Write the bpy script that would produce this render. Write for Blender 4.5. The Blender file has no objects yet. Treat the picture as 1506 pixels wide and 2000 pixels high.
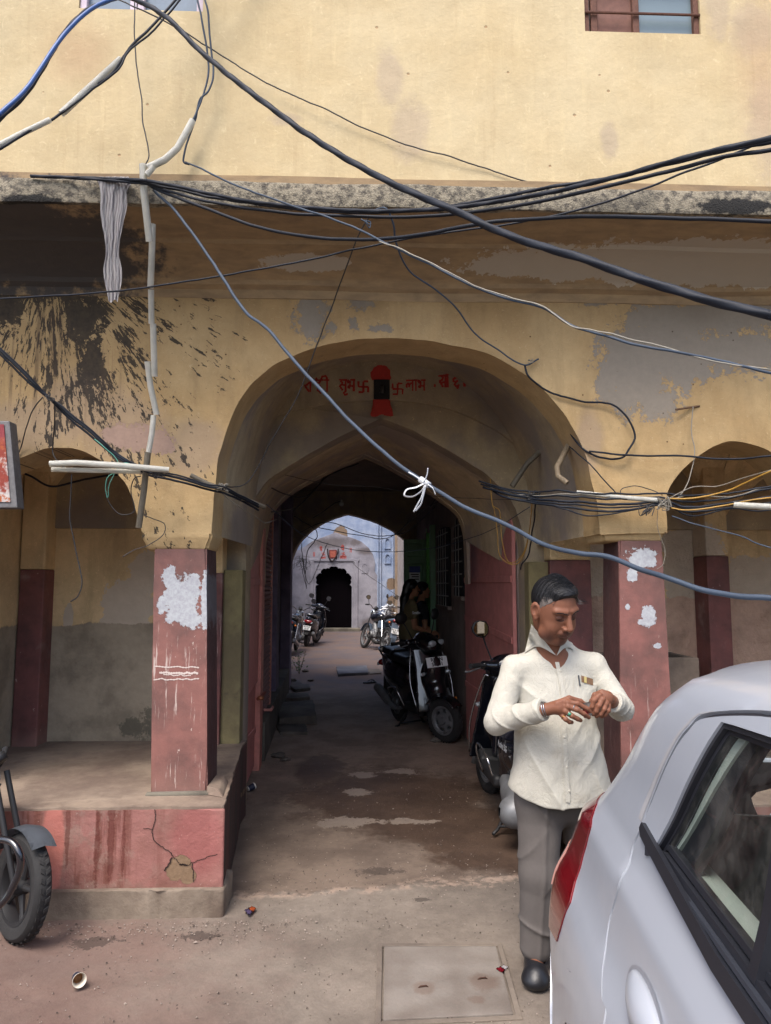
import bpy, bmesh, math, random
import numpy as np
from mathutils import Vector, Matrix
from mathutils.geometry import delaunay_2d_cdt
random.seed(7); rnd = random.Random(11)
R = math.radians
scene = bpy.context.scene
C = scene.collection
# ------------------------------------------------------------------ camera, sky, sun, exposure
CAM_H, PITCH, YAW, FPX = 1.6, R(5.8), R(2.0), 1387.0
cd = bpy.data.cameras.new('camera'); cam = bpy.data.objects.new('camera', cd); C.objects.link(cam)
cam.location = (0, 0, CAM_H); cam.rotation_euler = (R(90) + PITCH, 0, -YAW)
cd.sensor_fit = 'VERTICAL'; cd.sensor_height = 24.0; cd.lens = 24.0 * FPX / 2000.0
cd.clip_start = 0.02; cd.clip_end = 400
scene.camera = cam
w = bpy.data.worlds.new('World'); scene.world = w; w.use_nodes = True
nt = w.node_tree; bg = nt.nodes['Background']
sky = nt.nodes.new('ShaderNodeTexSky'); sky.sky_type = 'NISHITA'; sky.sun_disc = False
SUN_EL, SUN_AZ = R(58), R(205)          # azimuth clockwise from +Y: behind the camera, a little to the left
sky.sun_elevation = SUN_EL; sky.sun_rotation = SUN_AZ
sky.air_density = 1.0; sky.dust_density = 3.5; sky.ozone_density = 1.0
nt.links.new(sky.outputs[0], bg.inputs[0]); bg.inputs[1].default_value = 0.15
sd = bpy.data.lights.new('sun', 'SUN'); sd.energy = 1.3; sd.angle = R(24); sd.color = (1.0, 0.95, 0.89)
so = bpy.data.objects.new('sun', sd); C.objects.link(so)
sdir = Vector((math.sin(SUN_AZ) * math.cos(SUN_EL), math.cos(SUN_AZ) * math.cos(SUN_EL), math.sin(SUN_EL)))
so.rotation_euler = sdir.to_track_quat('Z', 'Y').to_euler(); so.location = sdir * 20
vs = scene.view_settings
vs.view_transform = 'Standard'; vs.look = 'None'; vs.gamma = 1.0; vs.use_curve_mapping = False; vs.exposure = 1.32
scene.cycles.max_bounces = 8; scene.cycles.diffuse_bounces = 5

# ------------------------------------------------------------------ pixel -> point on a real surface
def ray(px, py):
    x = (px - 753) / FPX; z = -(py - 1000) / FPX
    d = (x, math.cos(PITCH) - z * math.sin(PITCH), math.sin(PITCH) + z * math.cos(PITCH))
    c, s = math.cos(YAW), math.sin(YAW)
    return (d[0] * c + d[1] * s, -d[0] * s + d[1] * c, d[2])
def at(px, py, Y):
    d = ray(px, py); t = Y / d[1]
    return Vector((d[0] * t, Y, CAM_H + d[2] * t))
def xz(px, py, Y):
    v = at(px, py, Y); return (v.x, v.z)
def atz(px, py, Z):
    d = ray(px, py); t = (Z - CAM_H) / d[2]
    return Vector((d[0] * t, d[1] * t, Z))
SK = -0.0463
def sx(x, y): return x + SK * (y - 5.2)        # the alley runs a little askew of the front

# ------------------------------------------------------------------ materials
KM = [.76]          # base colour brightness; raised indoors to stand in for missing light
class Mat:
    def __init__(s, name, rough=0.8, metal=0.0, spec=None, color=(.5, .5, .5)):
        s.m = bpy.data.materials.new(name); s.m.use_nodes = True; s.t = s.m.node_tree
        s.b = s.t.nodes['Principled BSDF']; s._pos = None
        s.b.inputs['Roughness'].default_value = rough; s.b.inputs['Metallic'].default_value = metal
        s.b.inputs['Base Color'].default_value = (*color, 1)
        if spec is not None: s.b.inputs['Specular IOR Level'].default_value = spec
    def n(s, typ, **k):
        nd = s.t.nodes.new(typ)
        for a, v in k.items(): setattr(nd, a, v)
        return nd
    def put(s, sock, v):
        if isinstance(v, bpy.types.NodeSocket): s.t.links.new(v, sock)
        elif isinstance(v, (tuple, list)) and len(v) == 3 and sock.type == 'RGBA': sock.default_value = (*v, 1)
        else: sock.default_value = v
    def pos(s):
        if s._pos is None: s._pos = s.n('ShaderNodeNewGeometry').outputs['Position']
        return s._pos
    def loc(s): return s.n('ShaderNodeTexCoord').outputs['Object']
    def math(s, op, a, b=0.0, c=None, clamp=False):
        nd = s.n('ShaderNodeMath', operation=op, use_clamp=clamp); s.put(nd.inputs[0], a); s.put(nd.inputs[1], b)
        if c is not None: s.put(nd.inputs[2], c)
        return nd.outputs[0]
    def vmath(s, op, a, b=(0, 0, 0)):
        nd = s.n('ShaderNodeVectorMath', operation=op); s.put(nd.inputs[0], a); s.put(nd.inputs[1], b)
        return nd.outputs['Value'] if op in ('LENGTH', 'DOT_PRODUCT') else nd.outputs[0]
    def sep(s, v):
        nd = s.n('ShaderNodeSeparateXYZ'); s.put(nd.inputs[0], v); return nd.outputs
    def comb(s, x, y, z):
        nd = s.n('ShaderNodeCombineXYZ')
        for i, v in enumerate((x, y, z)): s.put(nd.inputs[i], v)
        return nd.outputs[0]
    def noise(s, scale, detail=4, rough=.55, vec=None, dist=0.0, col=False):
        nd = s.n('ShaderNodeTexNoise'); nd.inputs['Scale'].default_value = scale; nd.inputs['Detail'].default_value = detail
        nd.inputs['Roughness'].default_value = rough; nd.inputs['Distortion'].default_value = dist
        s.put(nd.inputs['Vector'], vec if vec is not None else s.pos()); return nd.outputs['Color' if col else 'Fac']
    def voro(s, scale, vec=None, feature='F1', rnd=1.0):
        nd = s.n('ShaderNodeTexVoronoi', feature=feature); nd.inputs['Scale'].default_value = scale
        nd.inputs['Randomness'].default_value = rnd
        s.put(nd.inputs['Vector'], vec if vec is not None else s.pos()); return nd.outputs['Distance']
    def step(s, v, lo, hi):
        nd = s.n('ShaderNodeMapRange', interpolation_type='SMOOTHSTEP'); s.put(nd.inputs['Value'], v)
        nd.inputs['From Min'].default_value = lo; nd.inputs['From Max'].default_value = hi; return nd.outputs[0]
    def mix(s, f, a, b):
        nd = s.n('ShaderNodeMix', data_type='RGBA'); s.put(nd.inputs['Factor'], f); s.put(nd.inputs['A'], a) if False else None
        s.put(nd.inputs[6], a); s.put(nd.inputs[7], b); return nd.outputs[2]
    def mul(s, f, a, b):
        nd = s.n('ShaderNodeMix', data_type='RGBA', blend_type='MULTIPLY'); s.put(nd.inputs['Factor'], f)
        s.put(nd.inputs[6], a); s.put(nd.inputs[7], b); return nd.outputs[2]
    def grey(s, v, lo, hi):
        """scalar 0..1 -> grey multiplier lo..hi"""
        nd = s.n('ShaderNodeMapRange'); s.put(nd.inputs['Value'], v)
        nd.inputs['To Min'].default_value = lo; nd.inputs['To Max'].default_value = hi; return nd.outputs[0]
    def blobs(s, lst, warp=.35, wscale=6.0, lo=-.03, hi=.03, vec=None):
        """union of ellipses (cx,cy,cz,rx,ry,rz) with noise-torn outline -> mask"""
        p = vec if vec is not None else s.pos(); out = None
        for (cx, cy, cz, rx, ry, rz) in lst:
            d = s.vmath('MULTIPLY', s.vmath('SUBTRACT', p, (cx, cy, cz)), (1 / rx, 1 / ry, 1 / rz))
            v = s.math('SUBTRACT', 1.0, s.vmath('LENGTH', d))
            out = v if out is None else s.math('MAXIMUM', out, v)
        nz = s.math('ADD', s.math('MULTIPLY', s.math('SUBTRACT', s.noise(wscale, 8, .7), .5), warp * 4), s.math('MULTIPLY', s.math('SUBTRACT', s.noise(wscale * 7, 4, .7), .5), warp * 1.6))
        return s.step(s.math('ADD', out, nz), lo, hi)
    def bump(s, h, strength=.3, dist=.01):
        nd = s.n('ShaderNodeBump'); nd.inputs['Strength'].default_value = strength; nd.inputs['Distance'].default_value = dist
        s.put(nd.inputs['Height'], h)
        if s.b.inputs['Normal'].is_linked: s.put(nd.inputs['Normal'], s.b.inputs['Normal'].links[0].from_socket)
        s.put(s.b.inputs['Normal'], nd.outputs[0])
    def color(s, c):
        if KM[0] != 1.0: c = s.mul(1.0, c, (KM[0],) * 3)
        s.put(s.b.inputs['Base Color'], c)
    def rough(s, c): s.put(s.b.inputs['Roughness'], c)
def srgb(r, g, b):
    f = lambda c: (c / 255 / 12.92) if c / 255 <= .04045 else ((c / 255 + .055) / 1.055) ** 2.4
    return (f(r), f(g), f(b))
def simple(name, col, rough=.6, metal=0.0, var=.12, scale=14, bump=.0, spec=None, coat=0.0):
    m = Mat(name, rough, metal, spec)
    nz = m.noise(scale, 5, .6); c = m.mul(1.0, col, m.grey(nz, 1 - var * 1.6, 1 + var * 1.6)); m.color(c)
    if bump: m.bump(m.noise(scale * 5, 5, .6), bump, .004)
    if coat: m.b.inputs['Coat Weight'].default_value = coat; m.b.inputs['Coat Roughness'].default_value = .06
    return m.m

# ------------------------------------------------------------------ objects
def link(name, me, mat=None, parent=None, smooth=False):
    o = bpy.data.objects.new(name, me); C.objects.link(o)
    if mat is not None:
        for mm in (mat if isinstance(mat, (list, tuple)) else [mat]): me.materials.append(mm)
    if smooth: me.shade_smooth()
    if parent is not None: o.parent = parent
    return o
def worldfix(o):
    """mesh was built in world coordinates under a thing whose empty stands at its base"""
    p = o.parent; off = Vector((0, 0, 0))
    while p is not None: off += p.location; p = p.parent
    o.location = -off
    return o
def tag(o, label=None, cat=None, group=None, kind=None):
    if label: o['label'] = label
    if cat: o['category'] = cat
    if group: o['group'] = group
    if kind: o['kind'] = kind
    elif cat: o['kind'] = 'thing'
    return o
def thing(name, label, cat, loc=(0, 0, 0), rz=0.0, group=None):
    o = bpy.data.objects.new(name, None); C.objects.link(o); o.location = loc; o.rotation_euler = (0, 0, rz)
    o.empty_display_size = .1
    return tag(o, label, cat, group)
def fin(bm, name, mat, parent=None, smooth=False, world=True, angle=None):
    bmesh.ops.recalc_face_normals(bm, faces=bm.faces)
    me = bpy.data.meshes.new(name); bm.to_mesh(me); bm.free()
    o = link(name, me, mat, parent, smooth or angle is not None)
    if angle is not None: me.set_sharp_from_angle(angle=R(angle))
    if parent is not None and world: worldfix(o)
    return o
def fin_np(V, F, name, mat, parent=None, smooth=True, world=True, angle=None):
    me = bpy.data.meshes.new(name); me.from_pydata([tuple(v) for v in V], [], [tuple(int(i) for i in f) for f in F]); me.validate()
    o = link(name, me, mat, parent, smooth)
    if angle is not None: me.set_sharp_from_angle(angle=R(angle))
    if parent is not None and world: worldfix(o)
    return o
def box(bm, x0, x1, y0, y1, z0, z1, bev=0.0, seg=1, jit=0.0):
    co = [(x0, y0, z0), (x1, y0, z0), (x1, y1, z0), (x0, y1, z0), (x0, y0, z1), (x1, y0, z1), (x1, y1, z1), (x0, y1, z1)]
    if jit: co = [(a + rnd.uniform(-jit, jit), b + rnd.uniform(-jit, jit), c + rnd.uniform(-jit, jit)) for a, b, c in co]
    return hexa(bm, co, bev, seg)
def hexa(bm, co, bev=0.0, seg=1):
    v = [bm.verts.new(c) for c in co]
    fs = [bm.faces.new([v[i] for i in f]) for f in ((0, 3, 2, 1), (4, 5, 6, 7), (0, 1, 5, 4), (1, 2, 6, 5), (2, 3, 7, 6), (3, 0, 4, 7))]
    if bev: bmesh.ops.bevel(bm, geom=list({e for f in fs for e in f.edges}), offset=bev, segments=seg, affect='EDGES', profile=.6)
    return v
def prism(bm, pts, y0, y1, plane='xz', bev=0.0):
    """outline in a plane, extruded between y0 and y1 (callables of x,z allowed for shear)"""
    def P(a, b, c):
        if plane == 'xz': return (a, c, b)
        if plane == 'xy': return (a, b, c)
        return (c, a, b)
    A = [bm.verts.new(P(a, b, y0)) for a, b in pts]; B = [bm.verts.new(P(a, b, y1)) for a, b in pts]
    n = len(pts); f0 = bm.faces.new(A); f1 = bm.faces.new(B[::-1]); sides = []
    for i in range(n):
        j = (i + 1) % n; sides.append(bm.faces.new((A[j], A[i], B[i], B[j])))
    if bev: bmesh.ops.bevel(bm, geom=list(f0.edges) + list(f1.edges), offset=bev, segments=2, affect='EDGES', profile=.5)
    return A + B
def spline(pts, n=8):
    """Catmull-Rom through points (any dimension)"""
    P = [np.array(p, float) for p in pts]
    if len(P) < 3: return [tuple(p) for p in P]
    P = [2 * P[0] - P[1]] + P + [2 * P[-1] - P[-2]]; out = []
    for i in range(1, len(P) - 2):
        for k in range(n):
            t = k / n
            out.append(tuple(.5 * ((2 * P[i]) + (P[i + 1] - P[i - 1]) * t + (2 * P[i - 1] - 5 * P[i] + 4 * P[i + 1] - P[i + 2]) * t * t
                      + (-P[i - 1] + 3 * P[i] - 3 * P[i + 1] + P[i + 2]) * t ** 3)))
    out.append(tuple(P[-2])); return out
def tube_bm(bm, pts, r, seg=8, cap=True, flat=1.0, twist=0.0):
    pts = [Vector(p) for p in pts]; n = len(pts)
    rs = r if isinstance(r, (list, tuple)) else [r] * n
    rings = []; up = None
    for i, p in enumerate(pts):
        t = (pts[min(i + 1, n - 1)] - pts[max(i - 1, 0)]); t = t.normalized() if t.length > 1e-9 else Vector((0, 0, 1))
        if up is None: up = t.orthogonal().normalized()
        up = (up - t * up.dot(t)); up = up.normalized() if up.length > 1e-6 else t.orthogonal().normalized()
        sd_ = t.cross(up)
        rr = rs[i] if i < len(rs) else rs[-1]
        rings.append([bm.verts.new(p + (up * math.cos(a + twist * i) + sd_ * math.sin(a + twist * i) * flat) * rr) for a in [2 * math.pi * k / seg for k in range(seg)]])
    for a, b in zip(rings, rings[1:]):
        for k in range(seg): bm.faces.new((a[k], a[(k + 1) % seg], b[(k + 1) % seg], b[k]))
    if cap: bm.faces.new(rings[0][::-1]); bm.faces.new(rings[-1])
def tube(name, pts, r, mat, parent=None, seg=8, world=True, **k):
    bm = bmesh.new(); tube_bm(bm, pts, r, seg, **k); return fin(bm, name, mat, parent, smooth=True, world=world, angle=50)
def lathe_bm(bm, prof, seg=24, M=Matrix(), cap=True):
    """prof: (r, h) along local z"""
    rings = [[bm.verts.new(M @ Vector((r * math.cos(2 * math.pi * k / seg), r * math.sin(2 * math.pi * k / seg), h))) for k in range(seg)] for r, h in prof]
    for a, b in zip(rings, rings[1:]):
        for k in range(seg): bm.faces.new((a[k], a[(k + 1) % seg], b[(k + 1) % seg], b[k]))
    if cap:
        if prof[0][0] > 1e-5: bm.faces.new(rings[0][::-1])
        if prof[-1][0] > 1e-5: bm.faces.new(rings[-1])
def loft_bm(bm, rings, closed=True, cap=True):
    vs = [[bm.verts.new(p) for p in r] for r in rings]; n = len(vs[0])
    for a, b in zip(vs, vs[1:]):
        for k in range(n if closed else n - 1): bm.faces.new((a[k], a[(k + 1) % n], b[(k + 1) % n], b[k]))
    if cap and closed: bm.faces.new(vs[0][::-1]); bm.faces.new(vs[-1])
    return vs
def grid_bm(bm, fn, us, vs_):
    g = [[bm.verts.new(fn(u, v)) for v in vs_] for u in us]
    for i in range(len(us) - 1):
        for j in range(len(vs_) - 1): bm.faces.new((g[i][j], g[i + 1][j], g[i + 1][j + 1], g[i][j + 1]))
    return g

# ------------------------------------------------------------------ signed distance modelling (numpy)
def A3(*p): return np.array(p, float)
def sd_cap(P, a, b, ra, rb=None):
    rb = ra if rb is None else rb; a = np.array(a, float); b = np.array(b, float); ab = b - a
    t = np.clip(((P - a) @ ab) / max(ab @ ab, 1e-12), 0, 1)
    return np.linalg.norm(P - a - t[..., None] * ab, axis=-1) - (ra + (rb - ra) * t)
def rotm(rx=0, ry=0, rz=0):
    return np.array(Matrix.Rotation(rz, 3, 'Z') @ Matrix.Rotation(ry, 3, 'Y') @ Matrix.Rotation(rx, 3, 'X'))
def sd_ell(P, c, r, M=None):
    q = P - np.array(c, float)
    if M is not None: q = q @ M
    r = np.array(r, float); k0 = np.linalg.norm(q / r, axis=-1); k1 = np.linalg.norm(q / (r * r), axis=-1)
    return k0 * (k0 - 1) / np.maximum(k1, 1e-9)
def sd_box(P, c, h, rr=0.0, M=None):
    q = P - np.array(c, float)
    if M is not None: q = q @ M
    d = np.abs(q) - (np.array(h, float) - rr)
    return np.linalg.norm(np.maximum(d, 0), axis=-1) + np.minimum(d.max(-1), 0) - rr
def smin(a, b, k=.02):
    h = np.clip(.5 + .5 * (b - a) / k, 0, 1); return b * (1 - h) + a * h - k * h * (1 - h)
def smax(a, b, k=.02): return -smin(-a, -b, k)
def chain(P, pts, rs, k=.01):
    d = None
    for i in range(len(pts) - 1):
        e = sd_cap(P, pts[i], pts[i + 1], rs[i], rs[i + 1]); d = e if d is None else smin(d, e, k)
    return d
CORN = np.array([(i, j, k) for i in (0, 1) for j in (0, 1) for k in (0, 1)])
EDG = [(a, b) for a in range(8) for b in range(a + 1, 8) if np.abs(CORN[a] - CORN[b]).sum() == 1]
def iso(f, lo, hi, h, proj=2, axes=None):
    """surface nets on a (possibly uneven) grid; blocks far from the surface are filled from their centre"""
    lo = np.array(lo, float); hi = np.array(hi, float)
    if axes is None: ax = [lo[i] + h * np.arange(max(int((hi[i] - lo[i]) / h) + 2, 3)) for i in range(3)]
    else: ax = [np.array(a, float) for a in axes]
    n = np.array([len(a) for a in ax]); B = 6; nb = (n + B - 1) // B
    G = np.empty(n); cen, hal = [], []
    for i in range(3):
        st = np.arange(nb[i]) * B; en = np.minimum(st + B, n[i] - 1); cen.append((ax[i][st] + ax[i][en]) / 2); hal.append((ax[i][en] - ax[i][st]) / 2)
    Cx = np.stack(np.meshgrid(*cen, indexing='ij'), -1).reshape(-1, 3); Hd = np.linalg.norm(np.stack(np.meshgrid(*hal, indexing='ij'), -1).reshape(-1, 3), axis=1)
    D = f(Cx); near = np.abs(D) < Hd * 1.7 + .012; I = np.stack(np.meshgrid(*[np.arange(k) for k in nb], indexing='ij'), -1).reshape(-1, 3)
    for (i, j, k), d in zip(I[~near] * B, D[~near]): G[i:i + B, j:j + B, k:k + B] = d
    loc = np.stack(np.meshgrid(*[np.arange(B)] * 3, indexing='ij'), -1).reshape(-1, 3); nn = I[near] * B
    for s0 in range(0, len(nn), 1500):
        ii = (nn[s0:s0 + 1500, None, :] + loc[None]).reshape(-1, 3); ii = ii[(ii < n).all(1)]
        G[tuple(ii.T)] = f(np.stack([ax[q][ii[:, q]] for q in range(3)], -1))
    S = G < 0
    cnt = sum(S[a:n[0] - 1 + a, b:n[1] - 1 + b, c:n[2] - 1 + c].astype(np.int8) for a, b, c in CORN)
    act = np.argwhere((cnt > 0) & (cnt < 8)); idx = -np.ones(n - 1, int); idx[tuple(act.T)] = np.arange(len(act))
    cv = np.stack([G[tuple((act + c).T)] for c in CORN], 1)
    acc = np.zeros((len(act), 3)); num = np.zeros(len(act))
    for a, b in EDG:
        va, vb = cv[:, a], cv[:, b]; m = (va < 0) != (vb < 0); t = np.where(m, va / np.where(m, va - vb, 1), 0)
        acc += np.where(m[:, None], CORN[a] + (CORN[b] - CORN[a]) * t[:, None], 0); num += m
    fr = acc / num[:, None]; V = np.stack([ax[q][act[:, q]] + fr[:, q] * (ax[q][act[:, q] + 1] - ax[q][act[:, q]]) for q in range(3)], -1)
    for _ in range(proj):
        e = h * .25; d = f(V); g = np.stack([(f(V + np.eye(3)[k] * e) - f(V - np.eye(3)[k] * e)) / (2 * e) for k in range(3)], -1)
        g2 = (g * g).sum(-1); stp = np.clip(d / np.maximum(g2, .2), -h * .5, h * .5); V = V - g * stp[:, None]
    Fs = []
    for axn in range(3):
        b, c = (axn + 1) % 3, (axn + 2) % 3
        sl = [slice(None)] * 3; sl[axn] = slice(0, n[axn] - 1); s0 = S[tuple(sl)]; sl[axn] = slice(1, n[axn]); s1 = S[tuple(sl)]
        e = np.argwhere(s0 != s1); e = e[(e[:, b] > 0) & (e[:, c] > 0) & (e[:, b] < n[b] - 1) & (e[:, c] < n[c] - 1)]
        if not len(e): continue
        q = []
        for db, dc in ((-1, -1), (0, -1), (0, 0), (-1, 0)):
            k = e.copy(); k[:, b] += db; k[:, c] += dc; q.append(idx[tuple(k.T)])
        q = np.stack(q, 1); fl = ~s0[tuple(e.T)]; q[fl] = q[fl][:, ::-1]; Fs.append(q)
    F = np.concatenate(Fs); F = F[(F >= 0).all(1)]
    return V, F
def iso_obj(f, lo, hi, h, name, mat, parent=None, proj=2, world=False, cut=None, axes=None):
    V, F = iso(f, lo, hi, h, proj, axes)
    if cut is not None:
        k = cut(V); F = F[k[F].all(1)]; used = np.unique(F); mp = -np.ones(len(V), int); mp[used] = np.arange(len(used)); V = V[used]; F = mp[F]
    me = bpy.data.meshes.new(name); me.vertices.add(len(V)); me.vertices.foreach_set('co', V.ravel())
    me.loops.add(F.size); me.loops.foreach_set('vertex_index', F.ravel()); me.polygons.add(len(F))
    me.polygons.foreach_set('loop_start', np.arange(0, F.size, 4)); me.update(calc_edges=True); me.validate()
    o = link(name, me, mat, parent, True)
    if world and parent is not None: worldfix(o)
    return o
def copy_tree(o, parent=None):
    c = o.copy(); C.objects.link(c)
    if parent is not None: c.parent = parent
    for ch in list(o.children): copy_tree(ch, c)
    return c
# ------------------------------------------------------------------ flat panels laid on a curved surface
def panel_bm(bm, poly, S, step=.04, depth=.0, nrm=None, holes=()):
    """poly in (u,v); S(u,v)->point; triangulated with inner points; rim folded inwards by depth along -nrm(u,v)"""
    loops = [list(poly)] + [list(h) for h in holes]; pts = []; cons = []; ids = []
    for L in loops:
        st = len(pts); m = 0; dense = []
        for i in range(len(L)):
            a, b = np.array(L[i]), np.array(L[(i + 1) % len(L)]); k = max(1, int(np.ceil(np.linalg.norm(b - a) / step)))
            for j in range(k): dense.append(tuple(a + (b - a) * j / k))
        pts += dense; n = len(dense); cons += [(st + i, st + (i + 1) % n) for i in range(n)]; ids.append((st, n))
    A = np.array(loops[0]); mn, mx = A.min(0), A.max(0)
    def inside(p, L):
        c = False; n = len(L)
        for i in range(n):
            x1, y1 = L[i]; x2, y2 = L[(i + 1) % n]
            if (y1 > p[1]) != (y2 > p[1]) and p[0] < (x2 - x1) * (p[1] - y1) / (y2 - y1) + x1: c = not c
        return c
    bnd = np.array(pts)
    u = mn[0] + step * .5
    while u < mx[0]:
        v = mn[1] + step * .5
        while v < mx[1]:
            if inside((u, v), loops[0]) and not any(inside((u, v), h) for h in loops[1:]) and (np.abs(bnd - (u, v)).sum(1).min() > step * .45): pts.append((u, v))
            v += step
        u += step
    r = delaunay_2d_cdt([Vector(p) for p in pts], cons, [], 0, 1e-6)
    vv = [bm.verts.new(S(p[0], p[1])) for p in r[0]]
    for f in r[2]:
        c = np.mean([r[0][i] for i in f], axis=0)
        if inside(c, loops[0]) and not any(inside(c, h) for h in loops[1:]):
            try: bm.faces.new([vv[i] for i in f])
            except ValueError: pass
    if depth:
        bm.edges.ensure_lookup_table()
        own = set(vv); be = [e for e in bm.edges if len(e.link_faces) == 1 and e.verts[0] in own and e.verts[1] in own]; mp = {}
        uv = {vv[i]: r[0][i] for i in range(len(vv))}
        for e in be:
            for q in e.verts:
                if q not in mp: n_ = nrm(*uv[q]); mp[q] = bm.verts.new(q.co - Vector(n_) * depth)
        for e in be:
            a, b = e.verts; bm.faces.new((a, b, mp[b], mp[a]))
    return vv
# ------------------------------------------------------------------ writing
def text_mesh(txt, size, font=None, extr=.0008, bold=0.0):
    cu = bpy.data.curves.new('t', 'FONT'); cu.body = txt; cu.size = size; cu.extrude = extr; cu.offset = bold; cu.resolution_u = 3
    cu.align_x = 'CENTER'; cu.align_y = 'CENTER'
    o = bpy.data.objects.new('t', cu); C.objects.link(o); bpy.context.view_layer.update()
    me = bpy.data.meshes.new_from_object(o.evaluated_get(bpy.context.evaluated_depsgraph_get()))
    bpy.data.objects.remove(o); return me
def strokes_bm(bm, strokes, M, wd, y=0.0, th=.0012):
    """brush strokes in a 2-d frame, mapped by M (u,v)->(x,y,z); each stroke a flat ribbon of width wd"""
    for s in strokes:
        pts = spline(s, 5) if len(s) > 2 else s; L = []; n = len(pts)
        for i, p in enumerate(pts):
            a = np.array(pts[max(i - 1, 0)]); b = np.array(pts[min(i + 1, n - 1)]); t = b - a; t = t / max(np.linalg.norm(t), 1e-9)
            nn = np.array((-t[1], t[0])); ww = wd * (.5 + .16 * math.sin(i * 1.7 + p[0] * 9)); q = np.array(p)
            L.append((bm.verts.new(M(*(q + nn * ww), th)), bm.verts.new(M(*(q - nn * ww), th))))
        for a, b in zip(L, L[1:]): bm.faces.new((a[0], a[1], b[1], b[0]))
# ================================================================== surfaces of the place
FY = 3.88                                   # front face of the arcade
def pb(px, py, rx, ry, Y=FY):
    v = at(px, py, Y); s = Y / FPX; return (v.x, Y, v.z, rx * s, 50.0, ry * s * 1.08)
OCHRE, OCHRE2, LILAC, LILAC2 = srgb(204, 174, 126), srgb(188, 156, 108), srgb(162, 149, 132), srgb(144, 134, 120)
CEM, SOOT = srgb(132, 125, 112), srgb(38, 33, 30)
def paint_base(m, a=OCHRE, b=OCHRE2):
    c = m.mix(m.step(m.noise(1.7, 6, .6), .35, .65), a, b)
    c = m.mul(1.0, c, m.grey(m.noise(9, 6, .65), .80, 1.16))
    st = m.noise(2.2, 6, .62, vec=m.vmath('MULTIPLY', m.pos(), (4, 4, .9)), dist=.5); c = m.mul(.5, c, m.grey(m.step(st, .45, .72), 1.0, .66))
    sc = m.noise(40, 5, .75, dist=1.5); c = m.mix(m.math('MULTIPLY', m.step(sc, .60, .66), .5), c, srgb(222, 196, 150)); ck = m.step(m.noise(3.5, 7, .75, dist=2.0), .495, .5); ck2 = m.step(m.noise(3.5, 7, .75, dist=2.0), .505, .5)
    return m.mul(m.math('MULTIPLY', m.math('MULTIPLY', ck, ck2), .35), c, srgb(120, 100, 80))
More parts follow.
